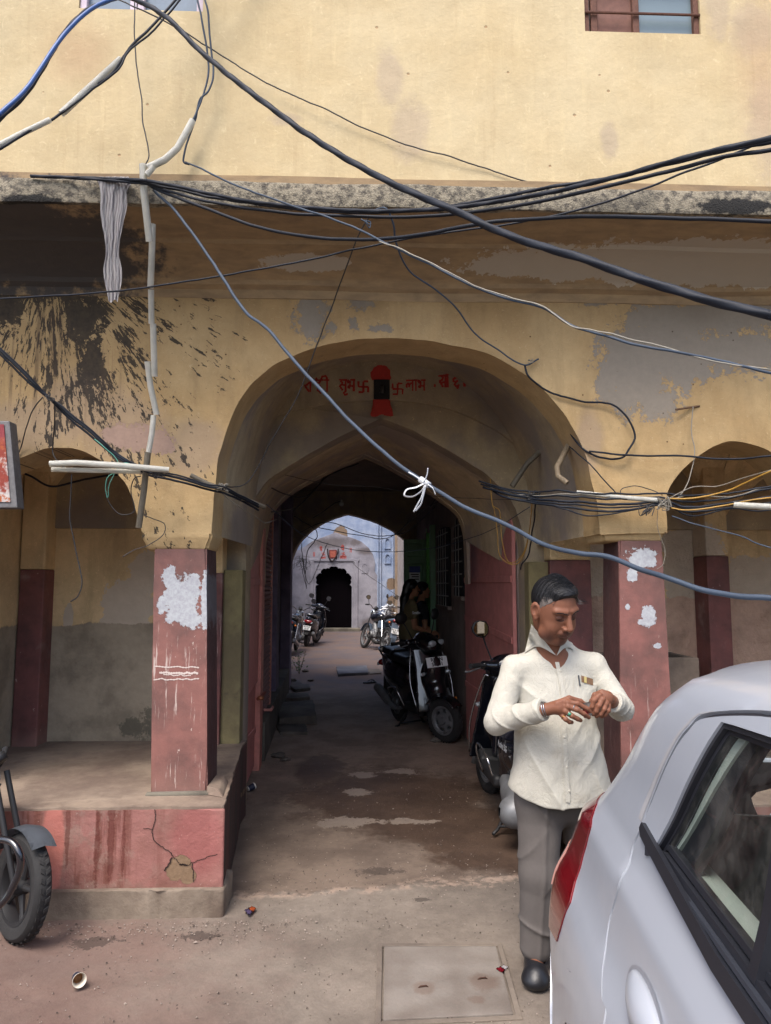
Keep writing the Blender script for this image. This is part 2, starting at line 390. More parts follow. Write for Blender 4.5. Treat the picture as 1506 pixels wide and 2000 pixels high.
def front_material():
    m = Mat('ochre_limewash', .9); p = m.pos(); s = m.sep(p); c = paint_base(m)
    lil = [pb(1235, 720, 75, 95), pb(1300, 640, 90, 55), pb(1420, 600, 110, 60), pb(1330, 700, 75, 60), pb(1440, 690, 110, 40), pb(1240, 560, 170, 36), pb(1420, 500, 260, 40), pb(1130, 500, 150, 26)]
    sml = [pb(600, 605, 24, 22), pb(612, 640, 20, 26), pb(590, 625, 12, 14), pb(630, 600, 16, 12), pb(608, 615, 34, 44), pb(665, 533, 52, 20), pb(702, 592, 26, 14), pb(792, 536, 14, 16), pb(690, 634, 10, 14), pb(645, 640, 12, 12), pb(745, 640, 24, 8), pb(752, 540, 18, 10),
           pb(1290, 790, 40, 30), pb(1080, 545, 30, 12), pb(950, 505, 60, 12)]
    mask = m.blobs(lil, .62, 10, -.02, .012)
    edge = m.blobs(lil, .62, 10, -.08, .0); mask = m.math('MAXIMUM', mask, m.blobs(sml, .95, 24, .06, .10))
    lc = m.mul(1.0, m.mix(m.noise(3, 4, .6), LILAC, LILAC2), m.grey(m.noise(25, 5, .6), .86, 1.12))
    c = m.mix(m.math('MULTIPLY', edge, .35), c, srgb(176, 128, 66)); c = m.mix(mask, c, lc)
    soft = m.blobs([pb(60, 830, 110, 60), pb(150, 800, 100, 80), pb(235, 830, 110, 80), pb(380, 870, 60, 60), pb(1150, 860, 30, 60)], .3, 3, -.2, .5)
    c = m.mix(m.math('MULTIPLY', soft, .55), c, srgb(165, 143, 122))
    # shade under the cornice, painted into the wall colour with noise
    cornice_shade = m.math('MULTIPLY', m.step(s[2], 2.75, 3.45), m.noise(2.2, 6, .65))
    c = m.mul(m.math('MULTIPLY', cornice_shade, 1.0), c, srgb(130, 108, 84))
    # spatter of black tar thrown from the left
    o = at(95, 470, FY); dx = m.math('SUBTRACT', s[0], o.x); dz = m.math('SUBTRACT', o.z, s[2])
    r = m.math('SQRT', m.math('ADD', m.math('MULTIPLY', dx, dx), m.math('MULTIPLY', dz, dz))); ang = m.math('ARCTAN2', dx, dz)
    sp = m.noise(1.0, 4, .72, vec=m.comb(m.math('MULTIPLY', ang, 34), m.math('MULTIPLY', r, 9), 3.0))
    big = m.noise(1.0, 3, .6, vec=m.comb(m.math('MULTIPLY', ang, 7), m.math('MULTIPLY', r, 2.4), 9.0))
    th = m.math('ADD', .475, m.math('MULTIPLY', m.math('MAXIMUM', m.math('SUBTRACT', r, .30), 0.0), .085))
    side = m.math('MULTIPLY', m.math('ABSOLUTE', m.math('SUBTRACT', ang, .33)), .10)
    v = m.math('SUBTRACT', m.math('ADD', m.math('MULTIPLY', sp, .68), m.math('MULTIPLY', big, .36)), m.math('ADD', th, side))
    tar = m.step(v, -.012, .012)
    core = m.blobs([pb(70, 545, 130, 50), pb(165, 620, 45, 60), pb(180, 710, 26, 70), pb(10, 600, 40, 50)], .75, 16, .08, .14, vec=None)
    tar = m.math('MULTIPLY', m.math('MAXIMUM', tar, core), m.step(s[0], .1, -.6))
    c = m.mix(m.math('MULTIPLY', tar, m.grey(m.noise(30, 5, .7), .78, 1.05)), c, SOOT)
    run = m.noise(1.0, 4, .6, vec=m.comb(m.math('MULTIPLY', s[0], 22), m.math('MULTIPLY', s[2], .8), 1.0))
    runs = m.math('MULTIPLY', m.step(run, .5, .66), m.blobs([pb(60, 680, 130, 140), pb(190, 760, 60, 120)], .15, 3, -.1, .5))
    c = m.mix(m.math('MULTIPLY', runs, .55), c, srgb(84, 66, 52))
    bare = m.blobs([pb(262, 856, 62, 24), pb(306, 866, 34, 18), pb(225, 850, 26, 22)], .62, 22, -.02, .01)
    c = m.mix(bare, c, m.mul(1.0, srgb(178, 148, 130), m.grey(m.noise(26, 6, .75), .66, 1.2)))
    c = m.mul(m.step(m.voro(9), .06, .02), c, srgb(120, 90, 60)); m.color(c)
    h = m.math('ADD', m.math('MULTIPLY', m.noise(7, 7, .6), .9), m.math('MULTIPLY', m.noise(70, 4, .6), .14))
    m.bump(h, .55, .02); m.bump(m.math('ADD', mask, m.math('MULTIPLY', bare, 1.6)), .6, -.004)
    return m.m
def upper_material():
    m = Mat('pale_upper_limewash', .92); s = m.sep(m.pos())
    c = m.mix(m.step(m.noise(1.2, 6, .62), .3, .7), srgb(212, 194, 156), srgb(202, 180, 138))
    br = m.noise(4, 6, .7, vec=m.vmath('MULTIPLY', m.pos(), (5, 5, .6)))
    c = m.mix(m.math('MULTIPLY', m.step(br, .5, .75), .4), c, srgb(226, 206, 160))
    scr = m.noise(12, 6, .75, dist=2.5); c = m.mix(m.math('MULTIPLY', m.step(scr, .58, .66), .35), c, srgb(238, 220, 178))
    g = m.blobs([pb(760, 150, 28, 70, 3.36), pb(800, 250, 40, 60, 3.36), pb(1470, 60, 60, 60, 3.36), pb(1400, 30, 30, 60, 3.36), pb(1500, 260, 45, 130, 3.36), pb(1190, 280, 18, 40, 3.36), pb(560, 235, 30, 12, 3.36)], .45, 5, -.3, .5)
    c = m.mix(m.math('MULTIPLY', g, .55), c, srgb(178, 160, 140))
    g2 = m.blobs([pb(1500, 150, 90, 200, 3.36), pb(150, 110, 90, 70, 3.36)], .3, 2, -.3, 1.0); c = m.mix(m.math('MULTIPLY', g2, .35), c, srgb(190, 150, 118))
    c = m.mul(.8, c, m.grey(m.noise(3.0, 7, .7), .74, 1.2)); rn = m.noise(1, 6, .7, vec=m.vmath('MULTIPLY', m.pos(), (14, 14, .9))); c = m.mul(m.math('MULTIPLY', m.step(rn, .54, .75), .16), c, srgb(176, 150, 120)); c = m.mul(.6, c, m.grey(m.noise(40, 6, .75, dist=1.2), .8, 1.16))
    sp = m.step(m.voro(5.5, rnd=1.0), .055, .03); c = m.mix(m.math('MULTIPLY', sp, .6), c, srgb(150, 112, 74)); m.color(c)
    m.bump(m.math('ADD', m.noise(5, 7, .6), m.math('MULTIPLY', m.noise(60, 4, .6), .12)), .5, .018); m.bump(sp, .6, -.004)
    return m.m
def ledge_material():
    m = Mat('mouldy_cement', .95); n = m.noise(26, 8, .72); big = m.noise(3.5, 5, .6)
    c = m.mix(m.step(n, .38, .58), srgb(84, 78, 70), srgb(158, 148, 128))
    c = m.mix(m.math('MULTIPLY', m.step(big, .50, .70), .7), c, srgb(78, 74, 66)); c = m.mul(1.0, c, m.grey(m.noise(90, 3, .6), .8, 1.2))
    d = m.blobs([pb(1430, 400, 80, 16, 3.3), pb(60, 390, 70, 14, 3.3)], .5, 9, -.1, .2); c = m.mix(d, c, srgb(34, 32, 30)); m.color(c)
    m.bump(m.math('ADD', m.noise(18, 8, .7), m.noise(120, 3, .6)), .8, .012); return m.m
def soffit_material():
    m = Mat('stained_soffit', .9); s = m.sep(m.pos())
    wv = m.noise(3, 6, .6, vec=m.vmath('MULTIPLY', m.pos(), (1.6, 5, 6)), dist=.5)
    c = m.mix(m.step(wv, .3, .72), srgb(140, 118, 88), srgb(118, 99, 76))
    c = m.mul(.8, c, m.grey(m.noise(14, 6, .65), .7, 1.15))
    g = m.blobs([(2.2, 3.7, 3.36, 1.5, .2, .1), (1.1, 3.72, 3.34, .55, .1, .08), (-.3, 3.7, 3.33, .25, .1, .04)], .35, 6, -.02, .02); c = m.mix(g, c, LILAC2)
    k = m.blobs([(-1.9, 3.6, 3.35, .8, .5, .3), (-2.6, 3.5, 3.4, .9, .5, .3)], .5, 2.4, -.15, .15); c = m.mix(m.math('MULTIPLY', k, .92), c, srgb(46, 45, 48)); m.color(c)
    m.bump(m.noise(9, 7, .62), .4, .015); return m.m
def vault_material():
    m = Mat('lifted_vault_plaster', .92); c = paint_base(m, srgb(166, 150, 122), srgb(148, 132, 108))
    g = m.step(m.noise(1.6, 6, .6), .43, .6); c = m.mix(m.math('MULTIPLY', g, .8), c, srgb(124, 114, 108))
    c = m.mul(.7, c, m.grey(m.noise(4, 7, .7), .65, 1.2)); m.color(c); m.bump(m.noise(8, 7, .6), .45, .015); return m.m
def bay_material(name, zd, dado, extra=(), rough_low=False):
    m = Mat(name, .92); s = m.sep(m.pos()); c = paint_base(m, srgb(186, 162, 122), srgb(166, 143, 108))
    if extra:
        mk = m.blobs(list(extra), .4, 5, -.02, .02); c = m.mix(mk, c, m.mul(1.0, LILAC, m.grey(m.noise(12, 5, .6), .8, 1.1)))
    zz = m.math('ADD', s[2], m.math('MULTIPLY', m.math('SUBTRACT', m.noise(5, 7, .65), .5), .12))
    low = m.step(zz, zd + .006, zd - .006)
    d = m.mix(m.step(m.noise(3, 6, .65), .4, .65), dado, tuple(x * .62 for x in dado)); d = m.mul(1.0, d, m.grey(m.noise(22, 6, .7), .78, 1.18))
    mo = m.blobs([(-1.3, 5.2, .62, .35, 9, .16), (-1.6, 5.2, .6, .1, 9, .08), (2.1, 5.2, 1.35, .12, 9, .09)], .5, 8, .1, .3); d = m.mix(m.math('MULTIPLY', mo, .7), d, srgb(62, 60, 50))
    c = m.mix(low, c, d); m.color(c)
    m.bump(m.noise(8, 8, .62), .6 if not rough_low else 1.0, .02 if not rough_low else .05); m.bump(low, .6, -.005); return m.m
def maroon_material(name, patches, scr=1.0, base=srgb(150, 102, 93), dark=srgb(114, 82, 76)):
    m = Mat(name, .62, spec=.35); s = m.sep(m.pos())
    c = m.mix(m.step(m.noise(4, 6, .62), .35, .68), base, dark); c = m.mul(.8, c, m.grey(m.noise(30, 6, .7), .75, 1.2))
    low = m.step(m.math('ADD', s[2], m.math('MULTIPLY', m.noise(6, 5, .6), .2)), .78, .58); c = m.mix(m.math('MULTIPLY', low, .45), c, srgb(150, 118, 106))
    g = m.step(m.noise(2.6, 5, .6), .6, .75); c = m.mix(m.math('MULTIPLY', g, .7), c, srgb(140, 122, 116))
    fl = m.noise(34, 5, .72, vec=m.vmath('MULTIPLY', m.pos(), (1, 1, .45))); c = m.mix(m.math('MULTIPLY', m.step(fl, .665, .70), scr), c, srgb(205, 186, 176))
    vs_ = m.noise(1, 5, .7, vec=m.vmath('MULTIPLY', m.pos(), (60, 60, 4))); zone = m.blobs([(-.95, 3.88, 1.15, .25, 9, .3), (1.55, 3.88, .85, .25, 9, .25), (-.95, 3.88, .62, .2, 9, .12)], .2, 6, -.1, .3)
    c = m.mix(m.math('MULTIPLY', m.math('MULTIPLY', m.step(vs_, .58, .66), zone), scr), c, srgb(200, 180, 170))
    if patches:
        mk = m.blobs(patches, .62, 11, -.02, .02); tone = m.noise(50, 5, .7)
        c = m.mix(mk, c, m.mix(m.step(tone, .3, .7), srgb(172, 172, 178), srgb(196, 200, 202))); m.bump(mk, .7, .003)
    side_dark = m.math('MULTIPLY', m.step(s[1], FY + .022, FY + .034), m.math('MULTIPLY', m.step(s[1], 4.5, 4.3), m.grey(m.noise(7, 6, .7), .55, 1.0))); c = m.mix(side_dark, c, srgb(62, 44, 46)); m.color(c); m.rough(m.grey(m.noise(20, 4, .6), .45, .8)); m.bump(m.noise(16, 7, .65), .35, .01); m.bump(fl, .3, .004); return m.m  # faces behind the column front are coloured darker
def plinth_material():
    m = Mat('red_plinth_paint', .75, spec=.3); s = m.sep(m.pos())
    c = m.mix(m.step(m.noise(3.2, 6, .6), .38, .62), srgb(164, 114, 106), srgb(142, 98, 88))
    v1 = m.noise(1, 6, .65, vec=m.vmath('MULTIPLY', m.pos(), (15, 15, 1.2))); st = m.step(s[0], -.80, -1.25)
    c = m.mix(m.math('MULTIPLY', m.math('MULTIPLY', m.step(v1, .47, .62), st), .75), c, srgb(110, 62, 50))
    gr = m.noise(11, 7, .75); c = m.mix(m.math('MULTIPLY', m.math('MULTIPLY', m.step(gr, .47, .62), st), .7), c, srgb(156, 128, 116))
    pale = m.blobs([pb(100, 1660, 22, 90, 3.66)], .1, 4, -.1, .2); c = m.mix(m.math('MULTIPLY', pale, .85), c, srgb(196, 122, 110))
    for x_, w_ in ((215, 7), (188, 6), (130, 5), (240, 4)):
        dr = m.blobs([pb(x_, 1625 + 2 * w_, w_ * .8, 50 + 4 * w_, 3.66)], .7, 13, -.05, .15); c = m.mix(m.math('MULTIPLY', dr, .62), c, srgb(102, 50, 42))
    bright = m.blobs([pb(385, 1640, 60, 70, 3.66)], .2, 4, -.1, .5); c = m.mix(m.math('MULTIPLY', bright, .7), c, srgb(160, 96, 92))
    low = m.step(m.math('ADD', s[2], m.math('MULTIPLY', m.noise(7, 6, .7), .16)), .24, .15); lc = m.mix(m.step(m.noise(9, 7, .7), .4, .6), srgb(146, 112, 98), srgb(112, 86, 74)); c = m.mix(low, c, lc)
    fl = m.noise(55, 5, .75); c = m.mix(m.math('MULTIPLY', m.step(fl, .63, .68), .7), c, srgb(190, 160, 150))
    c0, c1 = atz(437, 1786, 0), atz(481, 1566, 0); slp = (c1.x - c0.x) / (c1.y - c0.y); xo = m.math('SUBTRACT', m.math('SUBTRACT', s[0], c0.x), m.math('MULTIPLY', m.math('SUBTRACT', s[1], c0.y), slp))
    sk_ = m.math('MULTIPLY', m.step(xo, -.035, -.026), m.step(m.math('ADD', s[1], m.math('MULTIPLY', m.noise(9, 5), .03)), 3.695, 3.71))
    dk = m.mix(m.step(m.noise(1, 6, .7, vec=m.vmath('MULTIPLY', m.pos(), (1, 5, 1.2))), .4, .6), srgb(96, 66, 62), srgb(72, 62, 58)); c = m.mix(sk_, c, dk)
    hole = m.blobs([pb(352, 1690, 20, 14, 3.66), pb(340, 1706, 14, 16, 3.66), pb(366, 1712, 16, 14, 3.66)], .28, 16, -.01, .01); c = m.mix(hole, c, m.mul(1.0, srgb(150, 124, 98), m.grey(m.noise(40, 5, .7), .6, 1.1)))
    m.color(c); m.bump(m.noise(9, 8, .65), .6, .02); m.bump(fl, .35, .004); m.bump(hole, 1.0, -.012); return m.m
def cement_material(name, a=srgb(142, 128, 112), b=srgb(104, 92, 82), bump=.5, dust=.5):
    m = Mat(name, .9); c = m.mix(m.step(m.noise(2.3, 7, .65), .35, .65), a, b); c = m.mul(1.0, c, m.grey(m.noise(24, 7, .72), .76, 1.2))
    c = m.mix(m.math('MULTIPLY', m.step(m.noise(5, 7, .7), .6, .7), dust), c, srgb(88, 74, 64)); m.color(c)
    m.bump(m.noise(12, 8, .65), bump, .012); m.bump(m.noise(110, 3, .6), bump * .5, .003); return m.m
FRONT, UPPER, LEDGE, SOFF, VAULT = front_material(), upper_material(), ledge_material(), None, None
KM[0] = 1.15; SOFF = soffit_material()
KM[0] = 1.15; VAULT = vault_material(); KM[0] = 1.6; VAULT_LIT = vault_material(); KM[0] = 1.5  # same plaster twice, the second brightened to stand in for passage light
BAY_L = bay_material('left_bay_plaster', 1.315, srgb(136, 124, 106), [pb(250, 1190, 50, 60, 5.2), pb(220, 1215, 26, 16, 5.2), pb(135, 1205, 9, 20, 5.2), pb(190, 1235, 20, 8, 5.2), pb(285, 1120, 30, 40, 5.2)])
BAY_R = bay_material('right_bay_plaster', 1.50, srgb(160, 134, 116), [pb(1470, 1150, 90, 60, 5.2), pb(1340, 1110, 50, 90, 5.2), pb(1150, 1000, 30, 60, 5.2), pb(1170, 1130, 30, 120, 5.2)], True)
KM[0] = .76
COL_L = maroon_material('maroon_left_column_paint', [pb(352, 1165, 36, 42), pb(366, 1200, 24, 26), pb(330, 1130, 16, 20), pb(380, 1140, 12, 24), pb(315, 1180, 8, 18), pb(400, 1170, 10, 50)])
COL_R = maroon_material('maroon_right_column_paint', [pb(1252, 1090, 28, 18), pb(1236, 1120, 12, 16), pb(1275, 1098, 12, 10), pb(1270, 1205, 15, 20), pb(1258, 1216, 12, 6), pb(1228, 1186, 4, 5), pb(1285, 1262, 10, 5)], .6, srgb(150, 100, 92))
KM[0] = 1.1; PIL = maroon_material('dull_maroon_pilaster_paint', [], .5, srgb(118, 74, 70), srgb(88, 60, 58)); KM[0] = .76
PLINTH = plinth_material()
TOPC = cement_material('dusty_platform_cement', srgb(158, 140, 122), srgb(118, 100, 88))
GREYC = cement_material('raw_cement', srgb(128, 122, 108), srgb(92, 86, 76))
JAMB = cement_material('mossy_jamb_plaster', srgb(150, 138, 96), srgb(116, 104, 76), .7)
BLACKM = simple('niche_black', srgb(26, 24, 24), .8)
REDPAINT = simple('red_brush_paint', srgb(190, 52, 40), .75, var=.2, scale=40)
RED2 = simple('vermilion_brush_paint', srgb(176, 62, 44), .8, var=.3, scale=40)
CRACK = simple('crack_shadow_dirt', srgb(48, 34, 30), .95)

# ================================================================== ground
def ground_material():
    KM[0] = .62; m = Mat('street_concrete', .92, spec=.25); p = m.pos(); s = m.sep(p)
    nz = m.noise(1.4, 7, .65); c = m.mix(m.step(nz, .35, .66), srgb(155, 143, 131), srgb(128, 117, 107))
    c = m.mul(.9, c, m.grey(m.noise(14, 8, .75), .62, 1.34)); c = m.mul(.8, c, m.grey(m.noise(3.2, 7, .7, dist=.8), .74, 1.22)); c = m.mul(.7, c, m.grey(m.noise(75, 4, .75), .72, 1.26))
    red = m.blobs([(-1.6, 2.9, 0, 1.3, .85, 9), (-1.5, 3.4, 0, 1.1, .5, 9), (-2.3, 2.0, 0, 1.3, 1.2, 9)], .3, 2, -.25, .7); c = m.mix(m.math('MULTIPLY', red, .5), c, m.mix(m.noise(5, 6, .7), srgb(140, 96, 86), srgb(112, 84, 78)))
    # the older, darker alley floor starts behind a ragged line
    ly = m.math('ADD', s[1], m.math('MULTIPLY', m.math('SUBTRACT', m.noise(2.3, 6, .6), .5), .42)); ly = m.math('ADD', ly, m.math('MULTIPLY', s[0], -.12))
    al = m.step(ly, 3.92, 4.0); ac = m.mix(m.step(m.noise(2.1, 7, .68), .38, .62), srgb(140, 122, 108), srgb(112, 96, 85)); ac = m.mul(1.0, ac, m.grey(m.noise(18, 7, .72), .72, 1.2))
    c = m.mix(m.math('MULTIPLY', al, .85), c, ac)
    rim = m.math('MULTIPLY', m.step(ly, 3.86, 3.93), m.step(ly, 4.02, 3.95)); c = m.mix(m.math('MULTIPLY', m.math('MULTIPLY', rim, m.step(m.noise(11, 6, .7), .45, .6)), .8), c, srgb(192, 168, 150))
    wet = m.blobs([(.25, 5.6, 0, .8, .85, 9), (.85, 4.6, 0, .55, .55, 9), (.55, 5.0, 0, .7, .5, 9), (-.35, 6.4, 0, .22, .6, 9)], .3, 2.4, -.1, .3); c = m.mul(m.math('MULTIPLY', wet, .75), c, srgb(150, 125, 108))
    pa = m.blobs([(-.08, 5.02, 0, .23, .10, 9), (.34, 5.02, 0, .17, .055, 9), (.0, 5.7, 0, .09, .10, 9), (.02, 6.2, 0, .10, .10, 9), (.35, 6.3, 0, .16, .1, 9)], .85, 5.5, .0, .10); c = m.mix(pa, c, m.mul(1.0, srgb(158, 143, 130), m.grey(m.noise(30, 5, .6), .85, 1.1)))
    dk = m.blobs([(.12, 4.17, 0, .13, .06, 9), (-.72, 3.47, 0, .12, .04, 9), (-1.2, 3.42, 0, .12, .06, 9), (.32, 3.80, 0, .05, .025, 9)], 1.0, 9, .02, .25); c = m.mix(m.math('MULTIPLY', dk, .6), c, srgb(62, 54, 50))
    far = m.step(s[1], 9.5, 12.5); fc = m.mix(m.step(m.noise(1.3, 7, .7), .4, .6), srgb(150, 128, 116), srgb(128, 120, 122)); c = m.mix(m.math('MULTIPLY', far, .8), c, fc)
    sp = m.voro(28, vec=m.vmath('MULTIPLY', p, (1, .6, 1))); spn = m.math('MULTIPLY', m.step(sp, .13, .08), m.step(m.noise(6, 3), .5, .55)); c = m.mix(m.math('MULTIPLY', spn, .7), c, srgb(78, 64, 56))
    sw = m.math('MULTIPLY', m.step(m.voro(19), .05, .03), m.step(m.noise(3, 3), .52, .6)); c = m.mix(sw, c, srgb(206, 196, 186))
    lift = m.step(s[1], 4.6, 7.5); c = m.mul(1.0, c, m.grey(lift, 1.0, 2.3)); c = m.mul(m.step(s[1], 10.6, 12.4), c, (.38, .37, .38)); m.color(c); m.rough(m.math('SUBTRACT', .9, m.math('MULTIPLY', wet, .25)))  # passage floor colour brightened in place of light, dimmed again further back
    m.bump(m.noise(6, 8, .62), .5, .02); m.bump(m.noise(90, 4, .65), .5, .005); m.bump(al, .7, -.01); KM[0] = .76; return m.m
def ground():
    xs = [-60, -20, -8] + list(np.arange(-3.6, 3.01, .06)) + [6, 20, 60]; ys = [-60, -15, -4, 0, 1] + list(np.arange(1.6, 8.0, .06)) + list(np.arange(8, 27, .4)) + [40, 80]
    from mathutils import noise as nz
    def f(x, y):
        inb = -3.6 < x < 3 and 1.6 < y < 8; z = nz.fractal(Vector((x * 1.3, y * 1.3, 0)), .8, 2.0, 4) * .006 if inb else 0
        if inb: z += nz.noise(Vector((x * 7, y * 7, 3))) * .002
        if inb and y > 3.95 - .12 * x * -1: z -= .0
        if y > 12: z += (y - 12) * .0
        return (x, y, z - .006)
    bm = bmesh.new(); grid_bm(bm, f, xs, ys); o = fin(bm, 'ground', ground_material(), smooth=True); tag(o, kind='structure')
ground()
cv = thing('drain_cover', 'square grey concrete drain cover set in the ground near the man\'s shoe', 'drain cover', (.34, 3.05, 0))
q = [atz(740, 1845, 0), atz(978, 1845, 0), atz(1018, 1990, 0), atz(736, 2003, 0)]
def quadslab(bm, q, z0, z1, ins, bev):
    c = sum((Vector(v) for v in q), Vector()) / 4; k = [Vector(v) + (c - Vector(v)).normalized() * ins for v in q]
    hexa(bm, [(v.x, v.y, z0) for v in (k[3], k[2], k[1], k[0])] + [(v.x, v.y, z1) for v in (k[3], k[2], k[1], k[0])], bev, 2)
def cover_mat():
    m = Mat('cover_cement', .92, spec=.25); c = m.mix(m.step(m.noise(3, 7, .65), .35, .65), srgb(150, 142, 134), srgb(122, 112, 104)); c = m.mul(1.0, c, m.grey(m.noise(24, 7, .75), .62, 1.28)); c = m.mul(.7, c, m.grey(m.noise(80, 4, .75), .75, 1.2))
    r = m.blobs([(.255, 2.99, 0, .05, .05, 9), (.50, 3.02, 0, .07, .07, 9), (.45, 2.9, 0, .04, .03, 9)], .3, 12, -.1, .4); c = m.mix(m.math('MULTIPLY', r, .4), c, srgb(104, 78, 64)); m.color(c)
    m.bump(m.noise(30, 7, .7), .6, .006); return m.m
bm = bmesh.new(); quadslab(bm, q, -.05, .006, .035, .004); fin(bm, 'slab', cover_mat(), cv)
bm = bmesh.new()
for a, b in ((0, 1), (1, 2), (2, 3), (3, 0)):
    A, B = Vector(q[a]), Vector(q[b]); cc = sum((Vector(v) for v in q), Vector()) / 4
    o_ = lambda v, d: v + (v - cc).normalized() * d
    P = [o_(A, -.024), o_(B, -.024), o_(B, .008), o_(A, .008)]; hexa(bm, [(p.x, p.y, -.05) for p in P] + [(p.x, p.y, .0045) for p in P], .002)
fin(bm, 'rim', cement_material('rim_cement', srgb(134, 122, 110), srgb(108, 97, 88), .6, .5), cv)
for (hx, hy) in ((.255, 2.99), (.5, 3.04)):
    tube('lifting_hook', [(hx - .02, hy, .004), (hx - .012, hy, .011), (hx + .012, hy + .004, .011), (hx + .02, hy + .004, .004)], .003, simple('rusty_iron_dark', srgb(82, 56, 44), .8, .3), cv, 6)

# ================================================================== the arcade building
bld = thing('arcade_building', 'old ochre and maroon arcaded building with a wide arch over the alley', 'building', (0, 3.9, 0))
def wob(pts, a=.006, f=9.0):
    from mathutils import noise as nz
    return [(x + nz.noise(Vector((x * f, z * f, 1))) * a, z + nz.noise(Vector((x * f, z * f, 7))) * a) for x, z in pts]
big = spline([xz(*p, FY) for p in ((413, 1046), (416, 1000), (423, 920), (434, 868), (456, 805), (497, 745), (560, 700), (650, 671), (745, 660), (850, 668), (950, 690), (1038, 742), (1100, 805), (1140, 880), (1158, 950), (1168, 1000), (1172, 1045))], 6)
lft = spline([xz(*p, FY) for p in ((-66, 1046), (-60, 1000), (-35, 940), (-5, 912), (30, 899), (66, 884))], 5)[:-1] + [xz(*p, FY) for p in ((66, 884), (88, 876), (110, 871))] + spline([xz(*p, FY) for p in ((140, 875), (166, 882), (199, 901), (229, 925), (249, 949), (266, 999), (277, 1043))], 5)
rgt = spline([xz(*p, FY) for p in ((1303, 1042), (1303, 966), (1330, 921), (1367, 888), (1400, 870), (1430, 862), (1468, 868), (1506, 883), (1545, 920), (1567, 966), (1572, 1042))], 6)
zc = 1.86
def arch_wall(bm, x0, x1, zt, z0, opens, y0, y1, bev=0.0):
    pts = [(x0, z0)]
    for o in opens: pts += [(o[0][0], z0)] + list(o) + [(o[-1][0], z0)]
    pts += [(x1, z0), (x1, zt), (x0, zt)]
    out = []
    for p in pts:
        if not out or (abs(p[0] - out[-1][0]) + abs(p[1] - out[-1][1])) > 1e-4: out.append(p)
    return prism(bm, out, y0, y1, bev=bev)
bm = bmesh.new()
farl = [(x - 1.55, z) for x, z in lft]
arch_wall(bm, -5.2, 4.6, 3.26, zc + .02, [wob(farl), wob(lft), wob(big), wob(rgt), [(x + 1.42, z) for x, z in rgt]], FY, FY + .28, .008)
fin(bm, 'arcade_wall', FRONT, bld, angle=40)
# capitals and columns
def capital(x0, x1, ztop, zb, y0=FY, y1=FY + .30, par=bld):
    bm = bmesh.new(); e = .0
    prof = [(0.0, ztop), (0.004, zb + .075), (0.0, zb + .06), (-.016, zb + .03), (-.020, zb + .008), (-.032, zb)]
    rings = [[(x0 - d, y0 - d, z), (x1 + d, y0 - d, z), (x1 + d, y1, z), (x0 - d, y1, z)] for d, z in prof]
    loft_bm(bm, rings); bmesh.ops.bevel(bm, geom=[e_ for e_ in bm.edges if abs(e_.verts[0].co.z - e_.verts[1].co.z) > .005], offset=.014, segments=2, affect='EDGES')
    fin(bm, 'capital', FRONT, par, angle=50)
def column(x0, x1, xb0, xb1, zt, zb, mat, yf=FY + .012, d=.27):
    bm = bmesh.new(); rings = []
    for t in np.linspace(0, 1, 7):
        a = xb0 + (x0 - xb0) * t; b = xb1 + (x1 - xb1) * t; z = zb + (zt - zb) * t; j = .0016
        rings.append([(a + rnd.uniform(-j, j), yf, z), (b + rnd.uniform(-j, j), yf, z), (b, yf + d, z), (a, yf + d, z)])
    loft_bm(bm, rings); bmesh.ops.bevel(bm, geom=[e for e in bm.edges if abs(e.verts[0].co.z - e.verts[1].co.z) > .05], offset=.012, segments=2, affect='EDGES')
    return fin(bm, 'column', mat, bld, angle=60)
capital(lft[-1][0] + .0, big[0][0], zc + .02, 1.785)
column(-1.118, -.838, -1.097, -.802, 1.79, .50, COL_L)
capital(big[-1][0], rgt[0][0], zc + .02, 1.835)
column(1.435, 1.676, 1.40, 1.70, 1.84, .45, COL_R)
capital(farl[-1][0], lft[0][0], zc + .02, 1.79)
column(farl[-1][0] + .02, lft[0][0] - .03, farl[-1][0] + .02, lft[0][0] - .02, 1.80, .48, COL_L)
bm = bmesh.new(); box(bm, 2.52, 2.86, FY, FY + .3, .45, zc + .03, .01); fin(bm, 'pier', FRONT, bld)
# wedge of mortar at the foot of the left column
bm = bmesh.new(); hexa(bm, [(-.80, 3.86, .505), (-.70, 3.80, .505), (-.73, 4.12, .505), (-.80, 4.12, .505), (-.80, 3.87, .55), (-.735, 3.86, .535), (-.75, 4.10, .54), (-.80, 4.11, .55)], .006); fin(bm, 'mortar_wedge', TOPC, bld)
bm = bmesh.new(); box(bm, -1.115, -.785, 3.855, 3.89, .50, .522, .008, 2, .003); fin(bm, 'mortar_fillet', GREYC, bld)
for (px0, px1, py0, wd_) in ((300, 388, 1303, .006), (310, 386, 1315, .010), (299, 388, 1327, .006), (318, 372, 1319, .005)):
    b = bmesh.new(); strokes_bm(b, [[(at(px, py0 + rnd.uniform(-1.6, 1.6) + (px - px0) * .0, FY).x, at(px, py0 + rnd.uniform(-1.6, 1.6), FY).z) for px in np.linspace(px0, px1, 12)]], lambda u, v, t: (u, FY + .0105, v), wd_); fin(b, 'paint_scrape', simple('bare_white_scrape', srgb(222, 206, 196), .9) if 'bare_white_scrape' not in bpy.data.materials else bpy.data.materials['bare_white_scrape'], bld)
